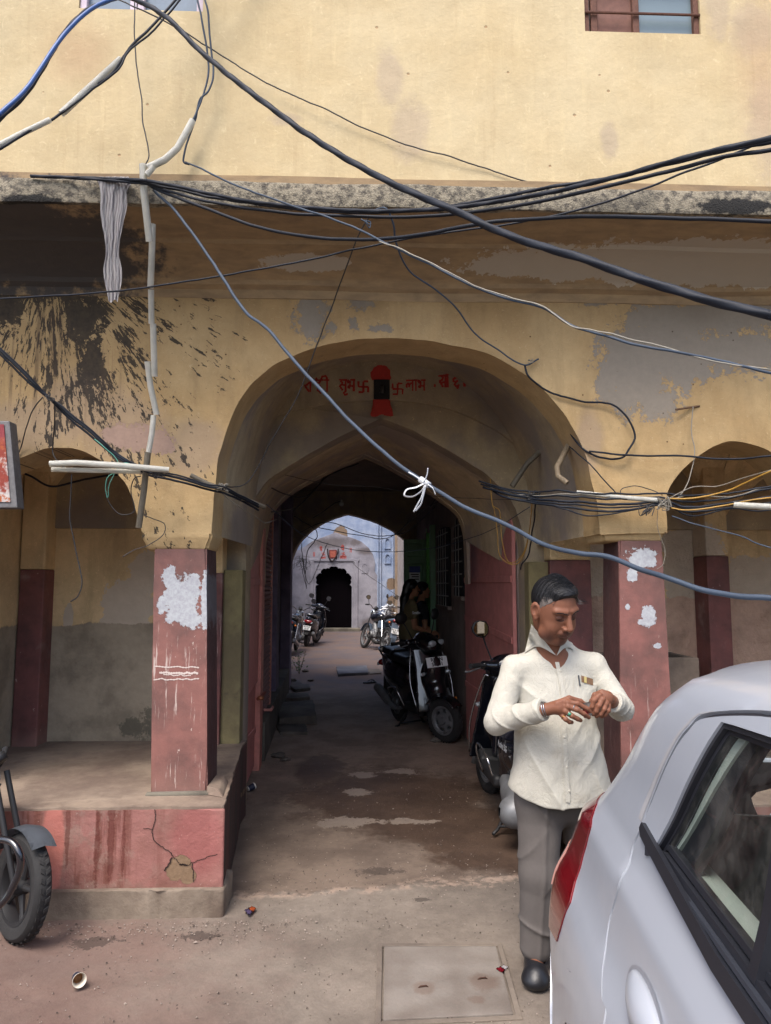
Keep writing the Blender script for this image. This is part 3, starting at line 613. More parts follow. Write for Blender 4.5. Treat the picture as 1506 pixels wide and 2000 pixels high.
# cove, mouldings, ledge, upper wall
prof = [(FY + .02, 3.19), (3.875, 3.2), (3.865, 3.245), (3.835, 3.262), (3.825, 3.285), (3.80, 3.30), (3.74, 3.335), (3.66, 3.365), (3.625, 3.378), (3.60, 3.383), (3.585, 3.40), (3.50, 3.42), (3.40, 3.437), (3.335, 3.447), (3.335, 3.60), (FY + .02, 3.60)]
bm = bmesh.new()
from mathutils import noise as NZ
xs_ = np.linspace(-5.2, 4.6, 120)
loft_bm(bm, [[(x, y + NZ.noise(Vector((x * 1.7, z * 6, 2))) * .008, z + NZ.noise(Vector((x * 1.1, y * 3, 5))) * .010) for y, z in prof] for x in xs_])
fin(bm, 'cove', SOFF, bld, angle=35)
def edge_sheet(bm, x0, x1, yf, zb, zt, n=170):
    rings = []
    for x in np.linspace(x0, x1, n):
        a = NZ.noise(Vector((x * 3.1, 1, 0))) * .012 + NZ.noise(Vector((x * 13, 2, 0))) * .004; b = NZ.noise(Vector((x * 2.3, 5, 0))) * .010 + NZ.noise(Vector((x * 15, 3, 0))) * .005
        t = -.022 * max(0, -x - .6)
        rings.append([(x, yf + .03, zb + a + .005), (x, yf + .004, zb + a), (x, yf, zb + .012 + a), (x, yf, zt + b - .012), (x, yf + .006, zt + b), (x, yf + .075, zt + b + .006), (x, yf + .075, zb + a + .01)])
    loft_bm(bm, rings)
bm = bmesh.new(); edge_sheet(bm, -5.2, 4.6, 3.31, 3.437, 3.558); fin(bm, 'ledge', LEDGE, bld, angle=40)
wl = [xz(155, 22, 3.36), xz(397, 27, 3.36)]; wr = [xz(1142, 66, 3.36), xz(1368, 72, 3.36)]
bm = bmesh.new(); yu0, yu1 = 3.352, 3.60
wins = ((wl[0][0], wl[1][0], 4.485, 5.35), (wr[0][0], wr[1][0], 4.435, 5.35), (3.0, 3.7, 4.45, 5.35), (-4.0, -3.2, 4.48, 5.35))
xs_ = sorted([-5.2, 4.6] + [v for w_ in wins for v in w_[:2]])
prev = -5.2
for (a, b, z0, z1) in sorted(wins):
    box(bm, prev, a, yu0, yu1, 3.50, 7.4); box(bm, a, b, yu0, yu1, 3.50, z0); box(bm, a, b, yu0, yu1, z1, 7.4); prev = b
box(bm, prev, 4.6, yu0, yu1, 3.50, 7.4)
bmesh.ops.remove_doubles(bm, verts=bm.verts, dist=1e-5); fin(bm, 'upper_wall', UPPER, bld)
bm = bmesh.new(); box(bm, -5.3, 4.7, 3.2, 6.9, 7.4, 7.55, .01); fin(bm, 'roof', GREYC, bld)
BLUEG = simple('blue_shutter_paint', srgb(88, 110, 132), .55, var=.2, scale=18); LILACW = simple('lilac_frame_paint', srgb(206, 190, 204), .7, var=.2)
RUST = simple('rusty_red_iron', srgb(108, 72, 58), .8, .2, var=.35, scale=60, bump=.3); GLASSB = simple('frosted_blue_pane', srgb(112, 130, 138), .35, var=.08, scale=5, spec=.6)
BOARD = simple('brown_board', srgb(122, 84, 72), .8, var=.3, scale=30)
def window(a, b, z0, z1, fm, pm, mull, fw=.035, boards=(), bars=()):
    f = bmesh.new(); y0, y1 = yu0 + .012, yu0 + .06
    box(f, a + .001, a + fw, y0, y1, z0 + .001, z1 - .001, .003); box(f, b - fw, b - .001, y0, y1, z0 + .001, z1 - .001, .003)
    box(f, a + fw, b - fw, y0, y1, z1 - fw, z1 - .001, .003)
    for mx in mull: box(f, mx - fw * .6, mx + fw * .6, y0 + .003, y1, z0 + .001, z1 - fw, .003)
    fo = fin(f, 'window', fm, bld)
    edges = [a + fw] + list(mull) + [b - fw]
    for i in range(len(edges) - 1):
        p = bmesh.new(); box(p, edges[i] + (.0 if i == 0 else fw * .6) , edges[i + 1] - (0 if i == len(edges) - 2 else fw * .6), y1 - .02, y1 - .012, z0, z1 - fw, 0)
        o = fin(p, 'pane', pm if i not in boards else BOARD, None); o.parent = fo; worldfix(o)
    for zb in bars:
        o = tube('bar', [(a - .0, yu0 + .004, zb), (b + .0, yu0 + .004, zb)], .007, RUST, None, 6); o.parent = fo; worldfix(o)
    return fo
window(*wins[0], LILACW, BLUEG, [wl[0][0] + .27 , wl[0][0] + .30])
f_ = window(*wins[1], RUST, GLASSB, [wr[0][0] + .055, wr[0][0] + .275], .028, boards=(1,), bars=(4.545, 4.72, 4.9, 5.08))
window(*wins[2], RUST, GLASSB, [3.35], .03, bars=(4.6, 4.8, 5.0)); window(*wins[3], LILACW, BLUEG, [-3.6])
bm = bmesh.new(); box(bm, -5.2, 4.6, 3.9, 6.6, 3.62, 3.7); fin(bm, 'floor_slab', GREYC, bld)
bm = bmesh.new(); box(bm, -5.2, 4.6, 5.5, 5.6, 3.75, 7.4); fin(bm, 'room_wall', GREYC, bld)

# inner wall behind the vestibule, in two steps, with its pointed arch
IY = 5.2
out_ = spline([xz(*p, IY) for p in ((452, 960), (456, 925), (462, 889), (500, 841), (560, 809), (639, 791), (745, 784), (798, 787), (878, 801), (958, 837), (998, 865), (1040, 915), (1056, 970))], 5)
left_p = spline([xz(*p, IY) for p in ((480, 1120), (482, 1050), (492, 989), (520, 941), (547, 921), (599, 889), (659, 855), (735, 821), (745, 817))], 5)
right_p = spline([xz(*p, IY) for p in ((748, 818), (798, 837), (858, 869), (918, 905), (958, 933), (998, 977), (1016, 1021), (1024, 1069), (1025, 1120))], 5)
inn = left_p + right_p
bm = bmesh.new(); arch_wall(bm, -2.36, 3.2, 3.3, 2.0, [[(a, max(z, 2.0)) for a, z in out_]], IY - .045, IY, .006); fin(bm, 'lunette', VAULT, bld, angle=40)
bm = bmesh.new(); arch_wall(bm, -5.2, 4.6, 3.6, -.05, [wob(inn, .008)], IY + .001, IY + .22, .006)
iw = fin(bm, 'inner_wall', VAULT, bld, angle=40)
def facing(name, x0, x1, z0, z1, y, mat, par=bld, d=.02):
    b = bmesh.new(); box(b, x0, x1, y, y + d, z0, z1); return fin(b, name, mat, par)
facing('bay_plaster', -5.1, -1.0, .48, 2.65, IY - .012, BAY_L, d=.011); facing('bay_plaster', 1.36, 4.5, .40, 2.65, IY - .012, BAY_R, d=.011)
def pilaster(x0, x1, y0, y1, zb, zs, zt, par=bld, low=PIL, up=BAY_L):
    b = bmesh.new(); box(b, x0, x1, y0, y1, zb, zs, .008, 2, .002); fin(b, 'pilaster', low, par)
    b = bmesh.new(); box(b, x0 - .0, x1 + .0, y0 - .004, y1, zs + .002, zt, .012, 2); fin(b, 'pilaster_shaft', up, par)
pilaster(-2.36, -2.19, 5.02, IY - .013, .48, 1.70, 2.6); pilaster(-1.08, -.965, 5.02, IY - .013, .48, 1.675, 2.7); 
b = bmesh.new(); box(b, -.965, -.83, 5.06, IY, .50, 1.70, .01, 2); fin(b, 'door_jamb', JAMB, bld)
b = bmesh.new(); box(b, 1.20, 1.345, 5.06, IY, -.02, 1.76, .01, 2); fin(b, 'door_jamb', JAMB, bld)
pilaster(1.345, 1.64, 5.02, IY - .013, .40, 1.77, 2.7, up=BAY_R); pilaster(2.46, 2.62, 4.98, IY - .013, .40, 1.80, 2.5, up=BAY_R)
# side wall of the left bay and the side arches of the vestibule
b = bmesh.new(); prism(b, [(IY, .48), (IY, 2.9), (4.16, 2.9), (4.16, .48)], -2.42, -2.37, plane='yz'); fin(b, 'side_wall', BAY_L, bld)
def side_arch(x0, x1, zs, za, mat):
    y0, y1 = FY + .28, 5.04; ym = (y0 + y1) / 2; arc = []
    for t in np.linspace(0, math.pi, 25): arc.append((ym - (ym - y0) * math.cos(t), zs + (za - zs) * math.sin(t) ** .85))
    pts = arc + [(y1, 3.3), (y0, 3.3)]
    b = bmesh.new(); A = [b.verts.new((x0, y, z)) for y, z in pts]; B = [b.verts.new((x1, y, z)) for y, z in pts]
    b.faces.new(A); b.faces.new(B[::-1])
    for i in range(len(pts)): j = (i + 1) % len(pts); b.faces.new((A[j], A[i], B[i], B[j]))
    fin(b, 'side_arch', mat, bld, angle=40)
side_arch(-1.02, -.90, 1.95, 2.62, BAY_L); side_arch(1.40, 1.52, 1.95, 2.55, BAY_R)
def groin(x0, x1, y0, y1, zs, zt, name, mat, p=.8):
    def prof(t): return max(0.0, 1 - abs(2 * t - 1) ** 2.2) ** p
    b = bmesh.new()
    grid_bm(b, lambda u, v: (x0 + (x1 - x0) * u, y0 + (y1 - y0) * v, zs + (zt - zs) * max(prof(u), prof(v))), np.linspace(0, 1, 41), np.linspace(0, 1, 33))
    o = fin(b, name, mat, bld, angle=30)
groin(-2.37, -1.02, 4.14, IY, 1.9, 2.62, 'bay_vault', BAY_L); groin(1.52, 2.62, 4.14, IY, 1.95, 2.6, 'bay_vault', BAY_R)
groin(-5.0, -2.42, 4.14, IY, 1.9, 2.62, 'bay_vault', BAY_L); groin(2.62, 4.5, 4.14, IY, 1.9, 2.6, 'bay_vault', BAY_R)
# vestibule vault: a shallow shell leaning from the front arch back to the lunette
b = bmesh.new(); bs = [Vector((x, FY + .27, z)) for x, z in wob(big)]; n_ = len(bs)
def shell(u, v):
    k = u * (n_ - 1); i = min(int(k), n_ - 2); p = bs[i].lerp(bs[i + 1], k - i); c = .15
    q_ = Vector((c + (p.x - c) * (1.0 - .03 * v), FY + .27 + (IY - .03 - FY - .27) * v, p.z + .012 + .26 * math.sin(v * math.pi * .5) * max(0, (p.z - 2.2) / .78)))
    return q_
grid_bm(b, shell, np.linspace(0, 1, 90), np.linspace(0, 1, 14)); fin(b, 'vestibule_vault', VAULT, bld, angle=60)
# ================================================================== the passage behind
TY0, TY1, EY = IY + .22, 6.65, 11.6
third_l = spline([xz(*p, TY1) for p in ((515, 1060), (530, 1000), (571, 959), (640, 921), (712, 890))], 5); third_r = spline([xz(*p, TY1) for p in ((716, 889), (798, 933), (860, 975), (900, 1010), (912, 1060))], 5)
third = third_l + third_r
WL, WR = -.86, 1.21     # alley wall faces at y = 5.2 (before skew)
b = bmesh.new(); cr = [(inn[int(i)][0], inn[int(i)][1]) for i in np.linspace(0, len(inn) - 1, 49)]; ct = [third[int(i)] for i in np.linspace(0, len(third) - 1, 49)]
loft_bm(b, [[(x, TY0 + .001, z + .02) for x, z in cr], [(x, TY1, z + .01) for x, z in ct]], closed=False, cap=False); fin(b, 'passage_vault', VAULT_LIT, bld, angle=50)
b = bmesh.new(); arch_wall(b, -1.6, third[-1][0] + .03, 3.3, 1.6, [wob(third, .006)], TY1, TY1 + .18, .006); fin(b, 'third_arch', VAULT_LIT, bld, angle=40)
KM[0] = 1.5
DARKP = simple('dark_brown_plaster', srgb(104, 90, 76), .95, var=.3, scale=5, bump=.3)  # plain dark brown plaster for the ceiling and the far end wall
b = bmesh.new(); box(b, -1.9, 1.9, TY1 + .18, EY, 3.12, 3.3); fin(b, 'passage_ceiling', DARKP, bld)
endp = spline([xz(*p, EY) for p in ((566, 1120), (570, 1090), (584, 1060), (605, 1038), (640, 1016), (680, 1003))], 5)[:-1] + spline([xz(*p, EY) for p in ((680, 1003), (722, 1015), (762, 1033), (795, 1058), (806, 1085), (808, 1120))], 5)
b = bmesh.new(); arch_wall(b, -1.9, 1.9, 3.3, -.05, [wob(endp, .01)], EY, EY + .3, .006); fin(b, 'end_arch', VAULT_LIT, bld, angle=40)
PURP = cement_material('faded_purple_limewash', srgb(118, 106, 122), srgb(92, 82, 98), .4, .4); WARMG = cement_material('grey_alley_limewash', srgb(124, 112, 104), srgb(100, 90, 84), .3, .4)
DOORR = simple('red_sheet_metal', srgb(160, 104, 98), .55, .15, var=.22, scale=9, bump=.12, spec=.4); DOORP = simple('salmon_frame_paint', srgb(160, 104, 92), .6, var=.25, scale=20, bump=.2)
DARKG = simple('dark_opening', srgb(16, 16, 18), .9)
KM[0] = .76
def awall(name, side, y0, y1, z0, z1, mat, off=0.0, th=.25, par=bld, lbl=None):
    """stretch of alley wall; side -1 left, +1 right; off = how far it stands into the alley"""
    X = WL if side < 0 else WR; b_ = bmesh.new(); a0, a1 = sx(X, y0) - side * off, sx(X, y1) - side * off; e = side * th
    hexa(b_, [(a0, y0, z0), (a0 + e, y0, z0), (a1 + e, y1, z0), (a1, y1, z0), (a0, y0, z1), (a0 + e, y0, z1), (a1 + e, y1, z1), (a1, y1, z1)], .004)
    return fin(b_, name, mat, par)
awall('passage_wall', -1, TY0, EY + .3, -.05, 3.2, PURP, off=-.14, th=.2); awall('passage_wall', 1, TY0, 7.42, -.05, 3.2, WARMG, off=0, th=.2)
awall('pillar', -1, 11.0, 11.58, -.02, 3.1, PURP, off=.055, th=.15); awall('pillar', -1, 8.6, 9.1, -.02, 3.1, PURP, off=.02, th=.14)
awall('step', -1, 6.7, 10.9, -.02, .34, GREYC, off=.06, th=.16)
KM[0] = 1.3
# ---- red doors, shutters and windows of the passage
def door_leaf(side, y0, y1, z0, z1, off, straps, name='metal_door', mat=DOORR, label=None, angle=0.0):
    X = WL if side < 0 else WR; b_ = bmesh.new()
    a0, a1 = sx(X, y0) - side * (off + angle), sx(X, y1) - side * off; e = side * .03
    hexa(b_, [(a0, y0, z0), (a0 + e, y0, z0), (a1 + e, y1, z0), (a1, y1, z0), (a0, y0, z1), (a0 + e, y0, z1), (a1 + e, y1, z1), (a1, y1, z1)], .003)
    d = fin(b_, name, mat, bld)
    if label: d['label'] = label
    for (za, zb) in straps:                       # (height at y0, height at y1)
        s_ = bmesh.new(); h = .028; t = side * .012
        hexa(s_, [(a0 - t, y0 + .02, za - h), (a0, y0 + .02, za - h), (a1, y1 - .02, zb - h), (a1 - t, y1 - .02, zb - h), (a0 - t, y0 + .02, za + h), (a0, y0 + .02, za + h), (a1, y1 - .02, zb + h), (a1 - t, y1 - .02, zb + h)], .004)
        o = fin(s_, 'strap', mat, None); o.parent = d; worldfix(o)
    return d, (a0, a1)
dr, _ = door_leaf(1, 5.44, 7.34, .05, 3.0, .035, [(2.23, 2.19), (1.64, 1.64), (1.17, 1.26), (.6, .6)], label='wide red sheet metal door folded back against the right wall')
dl, _ = door_leaf(-1, 5.43, 6.35, .75, 2.75, .02, [(2.05, 2.05), (1.62, 1.62)], angle=.0, label='red sheet metal door leaf with a ragged lower edge')
dl2, _ = door_leaf(-1, 5.43, 6.40, .04, .72, .0, [(.42, .34)])
awall('door_post', -1, 6.36, 6.60, -.02, 2.7, DOORP, off=.045, th=.12); awall('door_post', -1, 7.66, 7.76, .34, 2.4, DOORP, off=.03, th=.06)
b = bmesh.new(); xx = sx(WL, 6.1) + .06; tube_bm(b, [(xx, 6.0, .66), (xx + .015, 6.1, .665), (xx + .01, 6.35, .66)], .014, 8); fin(b, 'bolt', simple('rusty_bolt', srgb(120, 64, 48), .7, .5, var=.3, scale=60), bld)
b = bmesh.new(); lathe_bm(b, [(0, -.02), (.024, -.015), (.03, 0), (.024, .015), (0, .02)], 12, Matrix.Translation((xx + .02, 6.02, .665))); o = fin(b, 'padlock', simple('dull_brass', srgb(150, 96, 66), .5, .7), bld, smooth=True)
# rolling shutter of single slats in the left wall
sh = bmesh.new(); X = WL + .0
SLAT = simple('brown_red_slat_paint', srgb(104, 58, 52), .6, .2, var=.25, scale=20)
s_ = bmesh.new(); y0_, y1_ = 6.62, 7.64
prf = [(0, 0), (.012, .004), (.022, .02), (.018, .036), (.004, .044), (0, .046)]
A_ = [s_.verts.new((sx(X, y0_) + d + .004, y0_, h)) for d, h in prf]; B_ = [s_.verts.new((sx(X, y1_) + d + .004, y1_, h)) for d, h in prf]
for i in range(len(prf) - 1): s_.faces.new((A_[i], A_[i + 1], B_[i + 1], B_[i]))
s_.faces.new(A_); s_.faces.new(B_[::-1]); bmesh.ops.recalc_face_normals(s_, faces=s_.faces)
me_ = bpy.data.meshes.new('slat'); s_.to_mesh(me_); s_.free()
shutter = None
for k in range(44):
    o = link('slat', me_, SLAT if k == 0 else None, bld); worldfix(o); o.location.z += .36 + k * .047
tube('bolt', [(sx(X, 7.2) + .03, 7.0, .40), (sx(X, 7.2) + .10, 7.0, .40), (sx(X, 7.3) + .10, 7.16, .40)], .014, DOORP, bld)
# grilled windows on the right
GRL = simple('pale_grille_paint', srgb(128, 126, 122), .6, .2)
for (y0, y1, z0, z1, arch) in ((7.50, 8.02, 1.47, 2.33, .14), (8.35, 9.25, 1.34, 2.30, .05)):
    X = WR; b_ = bmesh.new(); n = 12; pts = [(y0, z0), (y1, z0)] + [(y1 + (y0 - y1) * t, z1 - arch + arch * math.sin(math.pi * t) ** .6) for t in np.linspace(0, 1, n)]
    A_ = [b_.verts.new((sx(X, y) - .024, y, z)) for y, z in pts]; B_ = [b_.verts.new((sx(X, y) + .05, y, z)) for y, z in pts]; b_.faces.new(A_); b_.faces.new(B_[::-1])
    for i in range(len(pts)): j = (i + 1) % len(pts); b_.faces.new((A_[j], A_[i], B_[i], B_[j]))
    f_ = fin(b_, 'grilled_window', DARKG, bld)
    def bar(p, q, r=.007):
        o = tube('bar', [p, q], r, GRL, None, 6); o.parent = f_; worldfix(o)
    for k in range(1, 7): z = z0 + (z1 - z0 - .06) * k / 6 - .03; bar((sx(X, y0) - .04, y0 - .02, z), (sx(X, y1) - .04, y1 + .02, z))
    for k in range(1, 3 if y1 - y0 < .6 else 5): y = y0 + (y1 - y0) * k / (3 if y1 - y0 < .6 else 5); bar((sx(X, y) - .037, y, z0), (sx(X, y) - .037, y, z1 - .02), .005)
    s_ = bmesh.new(); hexa(s_, [(sx(X, y0) - .05, y0 - .04, z0 - .04), (sx(X, y0), y0 - .04, z0 - .04), (sx(X, y1), y1 + .04, z0 - .04), (sx(X, y1) - .05, y1 + .04, z0 - .04), (sx(X, y0) - .05, y0 - .04, z0), (sx(X, y0), y0 - .04, z0), (sx(X, y1), y1 + .04, z0), (sx(X, y1) - .05, y1 + .04, z0)])
    o = fin(s_, 'sill', WARMG, None); o.parent = f_; worldfix(o)
awall('passage_wall', 1, 7.43, 9.62, -.05, 3.2, WARMG, off=0, th=.2)
awall('doorway', 1, 9.62, 10.55, -.05, 2.35, DARKG, off=-.06, th=.1)
awall('passage_wall', 1, 9.62, 10.55, 2.35, 3.2, WARMG, off=0, th=.2)
awall('passage_wall', 1, 10.56, EY, -.05, 3.2, WARMG, off=0, th=.2)
awall('step', 1, 9.4, 10.6, -.05, .12, GREYC, off=.22, th=.3)
KM[0] = 1.5
GREEN = simple('green_door_paint', srgb(88, 124, 94), .5, var=.25, scale=8, bump=.15, spec=.5)
b = bmesh.new(); xa = sx(WR, 10.5) - .0; box(b, xa - .33, xa + .0, 10.47, 10.51, .10, 2.26, .004); gd = fin(b, 'door', GREEN, bld); gd['label'] = 'open green panelled door'
for (z0, z1) in ((.25, 1.0), (1.12, 1.9), (2.0, 2.34)):
    b = bmesh.new(); box(b, xa - .29, xa - .05, 10.462, 10.469, z0, min(z1, 2.2), .012); o = fin(b, 'door_panel', GREEN, None); o.parent = gd; worldfix(o)
b = bmesh.new(); box(b, xa - .03, xa + .05, 9.56, 9.62, .10, 2.4, .004); fin(b, 'door_frame', GREEN, bld)
b = bmesh.new(); box(b, xa + .0, xa + .06, 10.4, 10.46, .10, 2.42, .004); fin(b, 'door_frame', simple('bright_green_edge_paint', srgb(96, 168, 84), .5), bld)
# notice on the green door
nt_ = bmesh.new(); box(nt_, xa - .25, xa - .09, 10.452, 10.455, 1.62, 1.86); no = tag(fin(nt_, 'notice', simple('white_notice_paper', srgb(196, 198, 200), .7)), 'small white and blue notice pasted on the open green door', 'notice')
b = bmesh.new(); box(b, xa - .25, xa - .09, 10.449, 10.4519, 1.77, 1.862); o = fin(b, 'header', simple('notice_blue_print', srgb(52, 66, 130), .6), None); o.parent = no
b = bmesh.new()
for k in range(3): box(b, xa - .23 + (k % 2) * .015, xa - .11, 10.449, 10.4519, 1.735 - k * .035, 1.75 - k * .035)
o = fin(b, 'print', simple('notice_black_print', srgb(50, 50, 54), .6), None); o.parent = no
KM[0] = .76
# ---- left platform
pf = thing('platform', 'red painted masonry platform under the left column', 'platform', (-2.4, 3.7, 0))
def solid_poly(bm, pts, z0, z1, bev=.012, seg=2):
    A_ = [bm.verts.new((x, y, z0)) for x, y in pts]; B_ = [bm.verts.new((x, y, z1)) for x, y in pts]; n = len(pts)
    bm.faces.new(A_[::-1]); t = bm.faces.new(B_)
    for i in range(n): j = (i + 1) % n; bm.faces.new((A_[i], A_[j], B_[j], B_[i]))
    if bev: bmesh.ops.bevel(bm, geom=list(t.edges) + [e for e in bm.edges if abs(e.verts[0].co.z - e.verts[1].co.z) > .05], offset=bev, segments=seg, affect='EDGES', profile=.5)
def jl(a, b, n, j):     # jittered line
    return [(a[0] + (b[0] - a[0]) * t + rnd.uniform(-j, j), a[1] + (b[1] - a[1]) * t + rnd.uniform(-j, j)) for t in [k / n for k in range(n)]]
cor = atz(437, 1786, 0); k2 = atz(481, 1566, 0)
xr = lambda y: cor.x + (k2.x - cor.x) * (y - cor.y) / (k2.y - cor.y)
ring = jl((-5.2, 3.67), (cor.x - .008, 3.672), 60, .002) + jl((cor.x - .008, 3.672), (xr(5.05) - .01, 5.05), 20, .002) + [(xr(5.05), 5.19), (-5.2, 5.19)]
b = bmesh.new(); solid_poly(b, ring, -.05, .492, .01); fin(b, 'body', PLINTH, pf, angle=60)
ring2 = jl((-5.2, 3.675), (cor.x - .014, 3.677), 70, .006) + jl((cor.x - .014, 3.677), (xr(5.05) - .012, 5.05), 24, .005) + [(xr(5.05), 5.185), (-5.2, 5.185)]
b = bmesh.new(); solid_poly(b, ring2, .4925, .506, .006); fin(b, 'top', TOPC, pf, angle=60)
b = bmesh.new(); ring3 = jl((-5.2, 3.640), (-1.5, 3.636), 40, .006) + jl((-1.5, 3.636), (cor.x, 3.645), 16, .004) + [(cor.x + .002, 3.646), (cor.x + .002, 3.9), (-5.2, 3.9)]
solid_poly(b, ring3, -.05, .125, .014); fin(b, 'base_course', cement_material('stained_base_cement', srgb(146, 132, 116), srgb(104, 88, 76), .8, .6), pf, angle=60)
PY = 3.6695
def crack(pts, Y, wd=.004, par=pf, name='crack'):
    b_ = bmesh.new(); L = []
    dn = []
    for a, c in zip(pts, pts[1:]):
        for t in np.linspace(0, 1, 6)[:-1]: dn.append((a[0] + (c[0] - a[0]) * t + rnd.uniform(-1.3, 1.3), a[1] + (c[1] - a[1]) * t + rnd.uniform(-1.3, 1.3)))
    dn.append(pts[-1])
    strokes_bm(b_, [[(at(x, y, Y).x, at(x, y, Y).z) for x, y in dn]], lambda u, v, t: (u, Y - .0008, v), wd)
    return fin(b_, name, CRACK, par)
crack([(303, 1580), (303, 1600), (296, 1622), (300, 1640), (318, 1655), (334, 1665), (338, 1672)], PY); crack([(338, 1672), (352, 1688), (368, 1690), (376, 1684), (400, 1676), (425, 1668)], PY, .003); crack([(296, 1620), (280, 1618)], PY, .003)
crack([(322, 1700), (330, 1688), (336, 1674)], PY, .006); crack([(376, 1686), (378, 1722)], PY, .004); crack([(352, 1688), (366, 1690)], PY, .007)
# ---- right platform with a concrete trough
pr = thing('platform', 'dark maroon masonry platform under the right column behind the white car', 'platform', (2.4, 3.8, 0))
ring = [(1.22, 5.19), (1.24, 4.75), (1.29, 4.2)] + jl((1.32, 3.76), (4.6, 3.72), 30, .003) + [(4.6, 5.19)]
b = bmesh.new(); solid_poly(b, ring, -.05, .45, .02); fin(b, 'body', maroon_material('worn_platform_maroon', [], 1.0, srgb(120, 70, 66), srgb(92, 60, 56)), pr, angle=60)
b = bmesh.new(); solid_poly(b, [(x + .03 if x < 1.4 else x, y) for x, y in ring], .4505, .462, .005); fin(b, 'top', TOPC, pr, angle=60)
def lump(name, c, r, mat, par=None, seed=1.0, amp=.25, world=True, sub=3, f=3.0, flat=None):
    b_ = bmesh.new(); bmesh.ops.create_icosphere(b_, subdivisions=sub, radius=1.0)
    for v in b_.verts:
        d = 1 + amp * NZ.fractal(v.co * f * .5 + Vector((seed, seed, seed)), .7, 2, 4); v.co = Vector((v.co.x * r[0] * d, v.co.y * r[1] * d, v.co.z * r[2] * d)) + Vector(c)
        if flat is not None and v.co.z < flat: v.co.z = flat
    return fin(b_, name, mat, par, smooth=True, world=world)
ROUGHP = cement_material('crumbling_grey_plaster', srgb(138, 124, 112), srgb(84, 74, 68), 1.0, .8)
lump('crumbling_plaster', (1.33, 4.1, .25), (.13, .28, .20), ROUGHP, pr, 3.0, .22, f=4)
tr = thing('trough', 'open grey concrete trough behind the right column', 'trough', (1.75, 4.75, .462))
b = bmesh.new(); x0, x1, y0, y1, z0, z1, t = 1.50, 2.17, 4.55, 4.96, .463, 1.13, .045
box(b, x0, x1, y0, y0 + t, z0, z1, .008, 2); box(b, x0, x1, y1 - t, y1, z0, z1 - .001, .008, 2); box(b, x0, x0 + t, y0 + t + .001, y1 - t - .001, z0, z1 - .002, .008, 2); box(b, x1 - t, x1, y0 + t + .001, y1 - t - .001, z0, z1 - .002, .008, 2); box(b, x0 + t, x1 - t, y0 + t, y1 - t, z0, z0 + .5)
fin(b, 'basin', cement_material('trough_concrete', srgb(132, 118, 106), srgb(96, 86, 78), .5, .5), tr)
# ---- far house across the courtyard
FARY = 25.0
fh = thing('blue_house', 'pale blue and white plastered house and scalloped doorway at the alley end', 'house', (-.9, 25, 0))
def xzf(px, py): return xz(px, py, FARY)
def F7(x, y): return (560 + x / 6.275, 1000 + y / 6.275)
def blue_mat():
    m = Mat('peeling_blue_limewash', .9); c = m.mix(m.step(m.noise(1.6, 6, .6), .35, .65), srgb(134, 152, 184), srgb(170, 182, 204)); c = m.mul(.8, c, m.grey(m.noise(7, 7, .7), .7, 1.2))
    pe = m.blobs([(-.72, 25, 3.25, .28, 9, .42), (-1.1, 25, 2.9, .5, 9, .10), (-.2, 25, 2.75, .5, 9, .08), (1.1, 25, .7, .25, 9, .5), (1.1, 25, 1.6, .2, 9, .2)], .35, 3, -.02, .04); c = m.mix(pe, c, m.mix(m.noise(9, 6, .7), srgb(150, 128, 104), srgb(110, 92, 80)))
    m.color(c); m.bump(m.noise(6, 7, .6), .5, .03); m.bump(pe, .6, -.02); return m.m
def white_mat():
    m = Mat('whitewashed_old_plaster', .9); c = m.mix(m.step(m.noise(1.8, 6, .6), .35, .65), srgb(166, 164, 174), srgb(140, 138, 148)); c = m.mul(.9, c, m.grey(m.noise(9, 7, .7), .75, 1.15))
    d = m.blobs([(-1.0, 25, 3.05, .9, 9, .25), (.2, 25, 2.75, .45, 9, .15), (-.2, 25, 3.05, .3, 9, .15), (.4, 25, .2, .5, 9, .25), (-1.8, 25, .2, .6, 9, .2)], .3, 2, -.2, .6); c = m.mix(m.math('MULTIPLY', d, .75), c, srgb(92, 82, 80)); m.color(c); m.bump(m.noise(5, 7, .6), .5, .03); return m.m
BLUEW, WHITEW = blue_mat(), white_mat()
door = [F7(355, 1455), F7(355, 935)]
lob = [(355, 935), (383, 893), (366, 835), (378, 775), (422, 752), (430, 712), (478, 700), (520, 694), (575, 672)]
def scallop(pts, bul=.33):
    out = []
    for (x0, y0), (x1, y1) in zip(pts, pts[1:]):
        dx, dy = x1 - x0, y1 - y0; nx, ny = dy, -dx
        for t in np.linspace(0, 1, 7)[:-1]: k = math.sin(math.pi * t) * bul; out.append((x0 + dx * t + nx * k, y0 + dy * t + ny * k))
    return out + [pts[-1]]
L_ = scallop(lob); Rr_ = [(1152 - x, y) for x, y in L_[::-1]]
dpts = [xzf(*F7(x, y)) for x, y in L_ + Rr_[1:]]
zb_ = xzf(*F7(355, 1455))[1]
b = bmesh.new(); arch_wall(b, xzf(569, 1000)[0] - 2.2, xzf(771, 1000)[0], 7.0, -.1, [[(dpts[0][0], dpts[0][1])] + dpts[1:-1] + [dpts[-1]]], 25.0, 25.35, .0); fin(b, 'wall', BLUEW, fh)
panel_px = [(588, 1235), (588, 1100), (585, 1075), (612, 1056), (640, 1046), (655, 1040), (672, 1046), (692, 1052), (706, 1058), (720, 1070), (728, 1082), (733, 1100), (731, 1116), (737, 1124), (738, 1160), (740, 1180), (738, 1235)]
pp = [xzf(*p) for p in panel_px]; pp = [(xzf(566, 0)[0] - .1, -.05), (xzf(566, 0)[0] - .1, pp[2][1])] + pp[2:-1] + [(pp[-1][0], -.05), (dpts[-1][0], -.05)] + [q for q in dpts[::-1]] + [(dpts[0][0], -.05)]
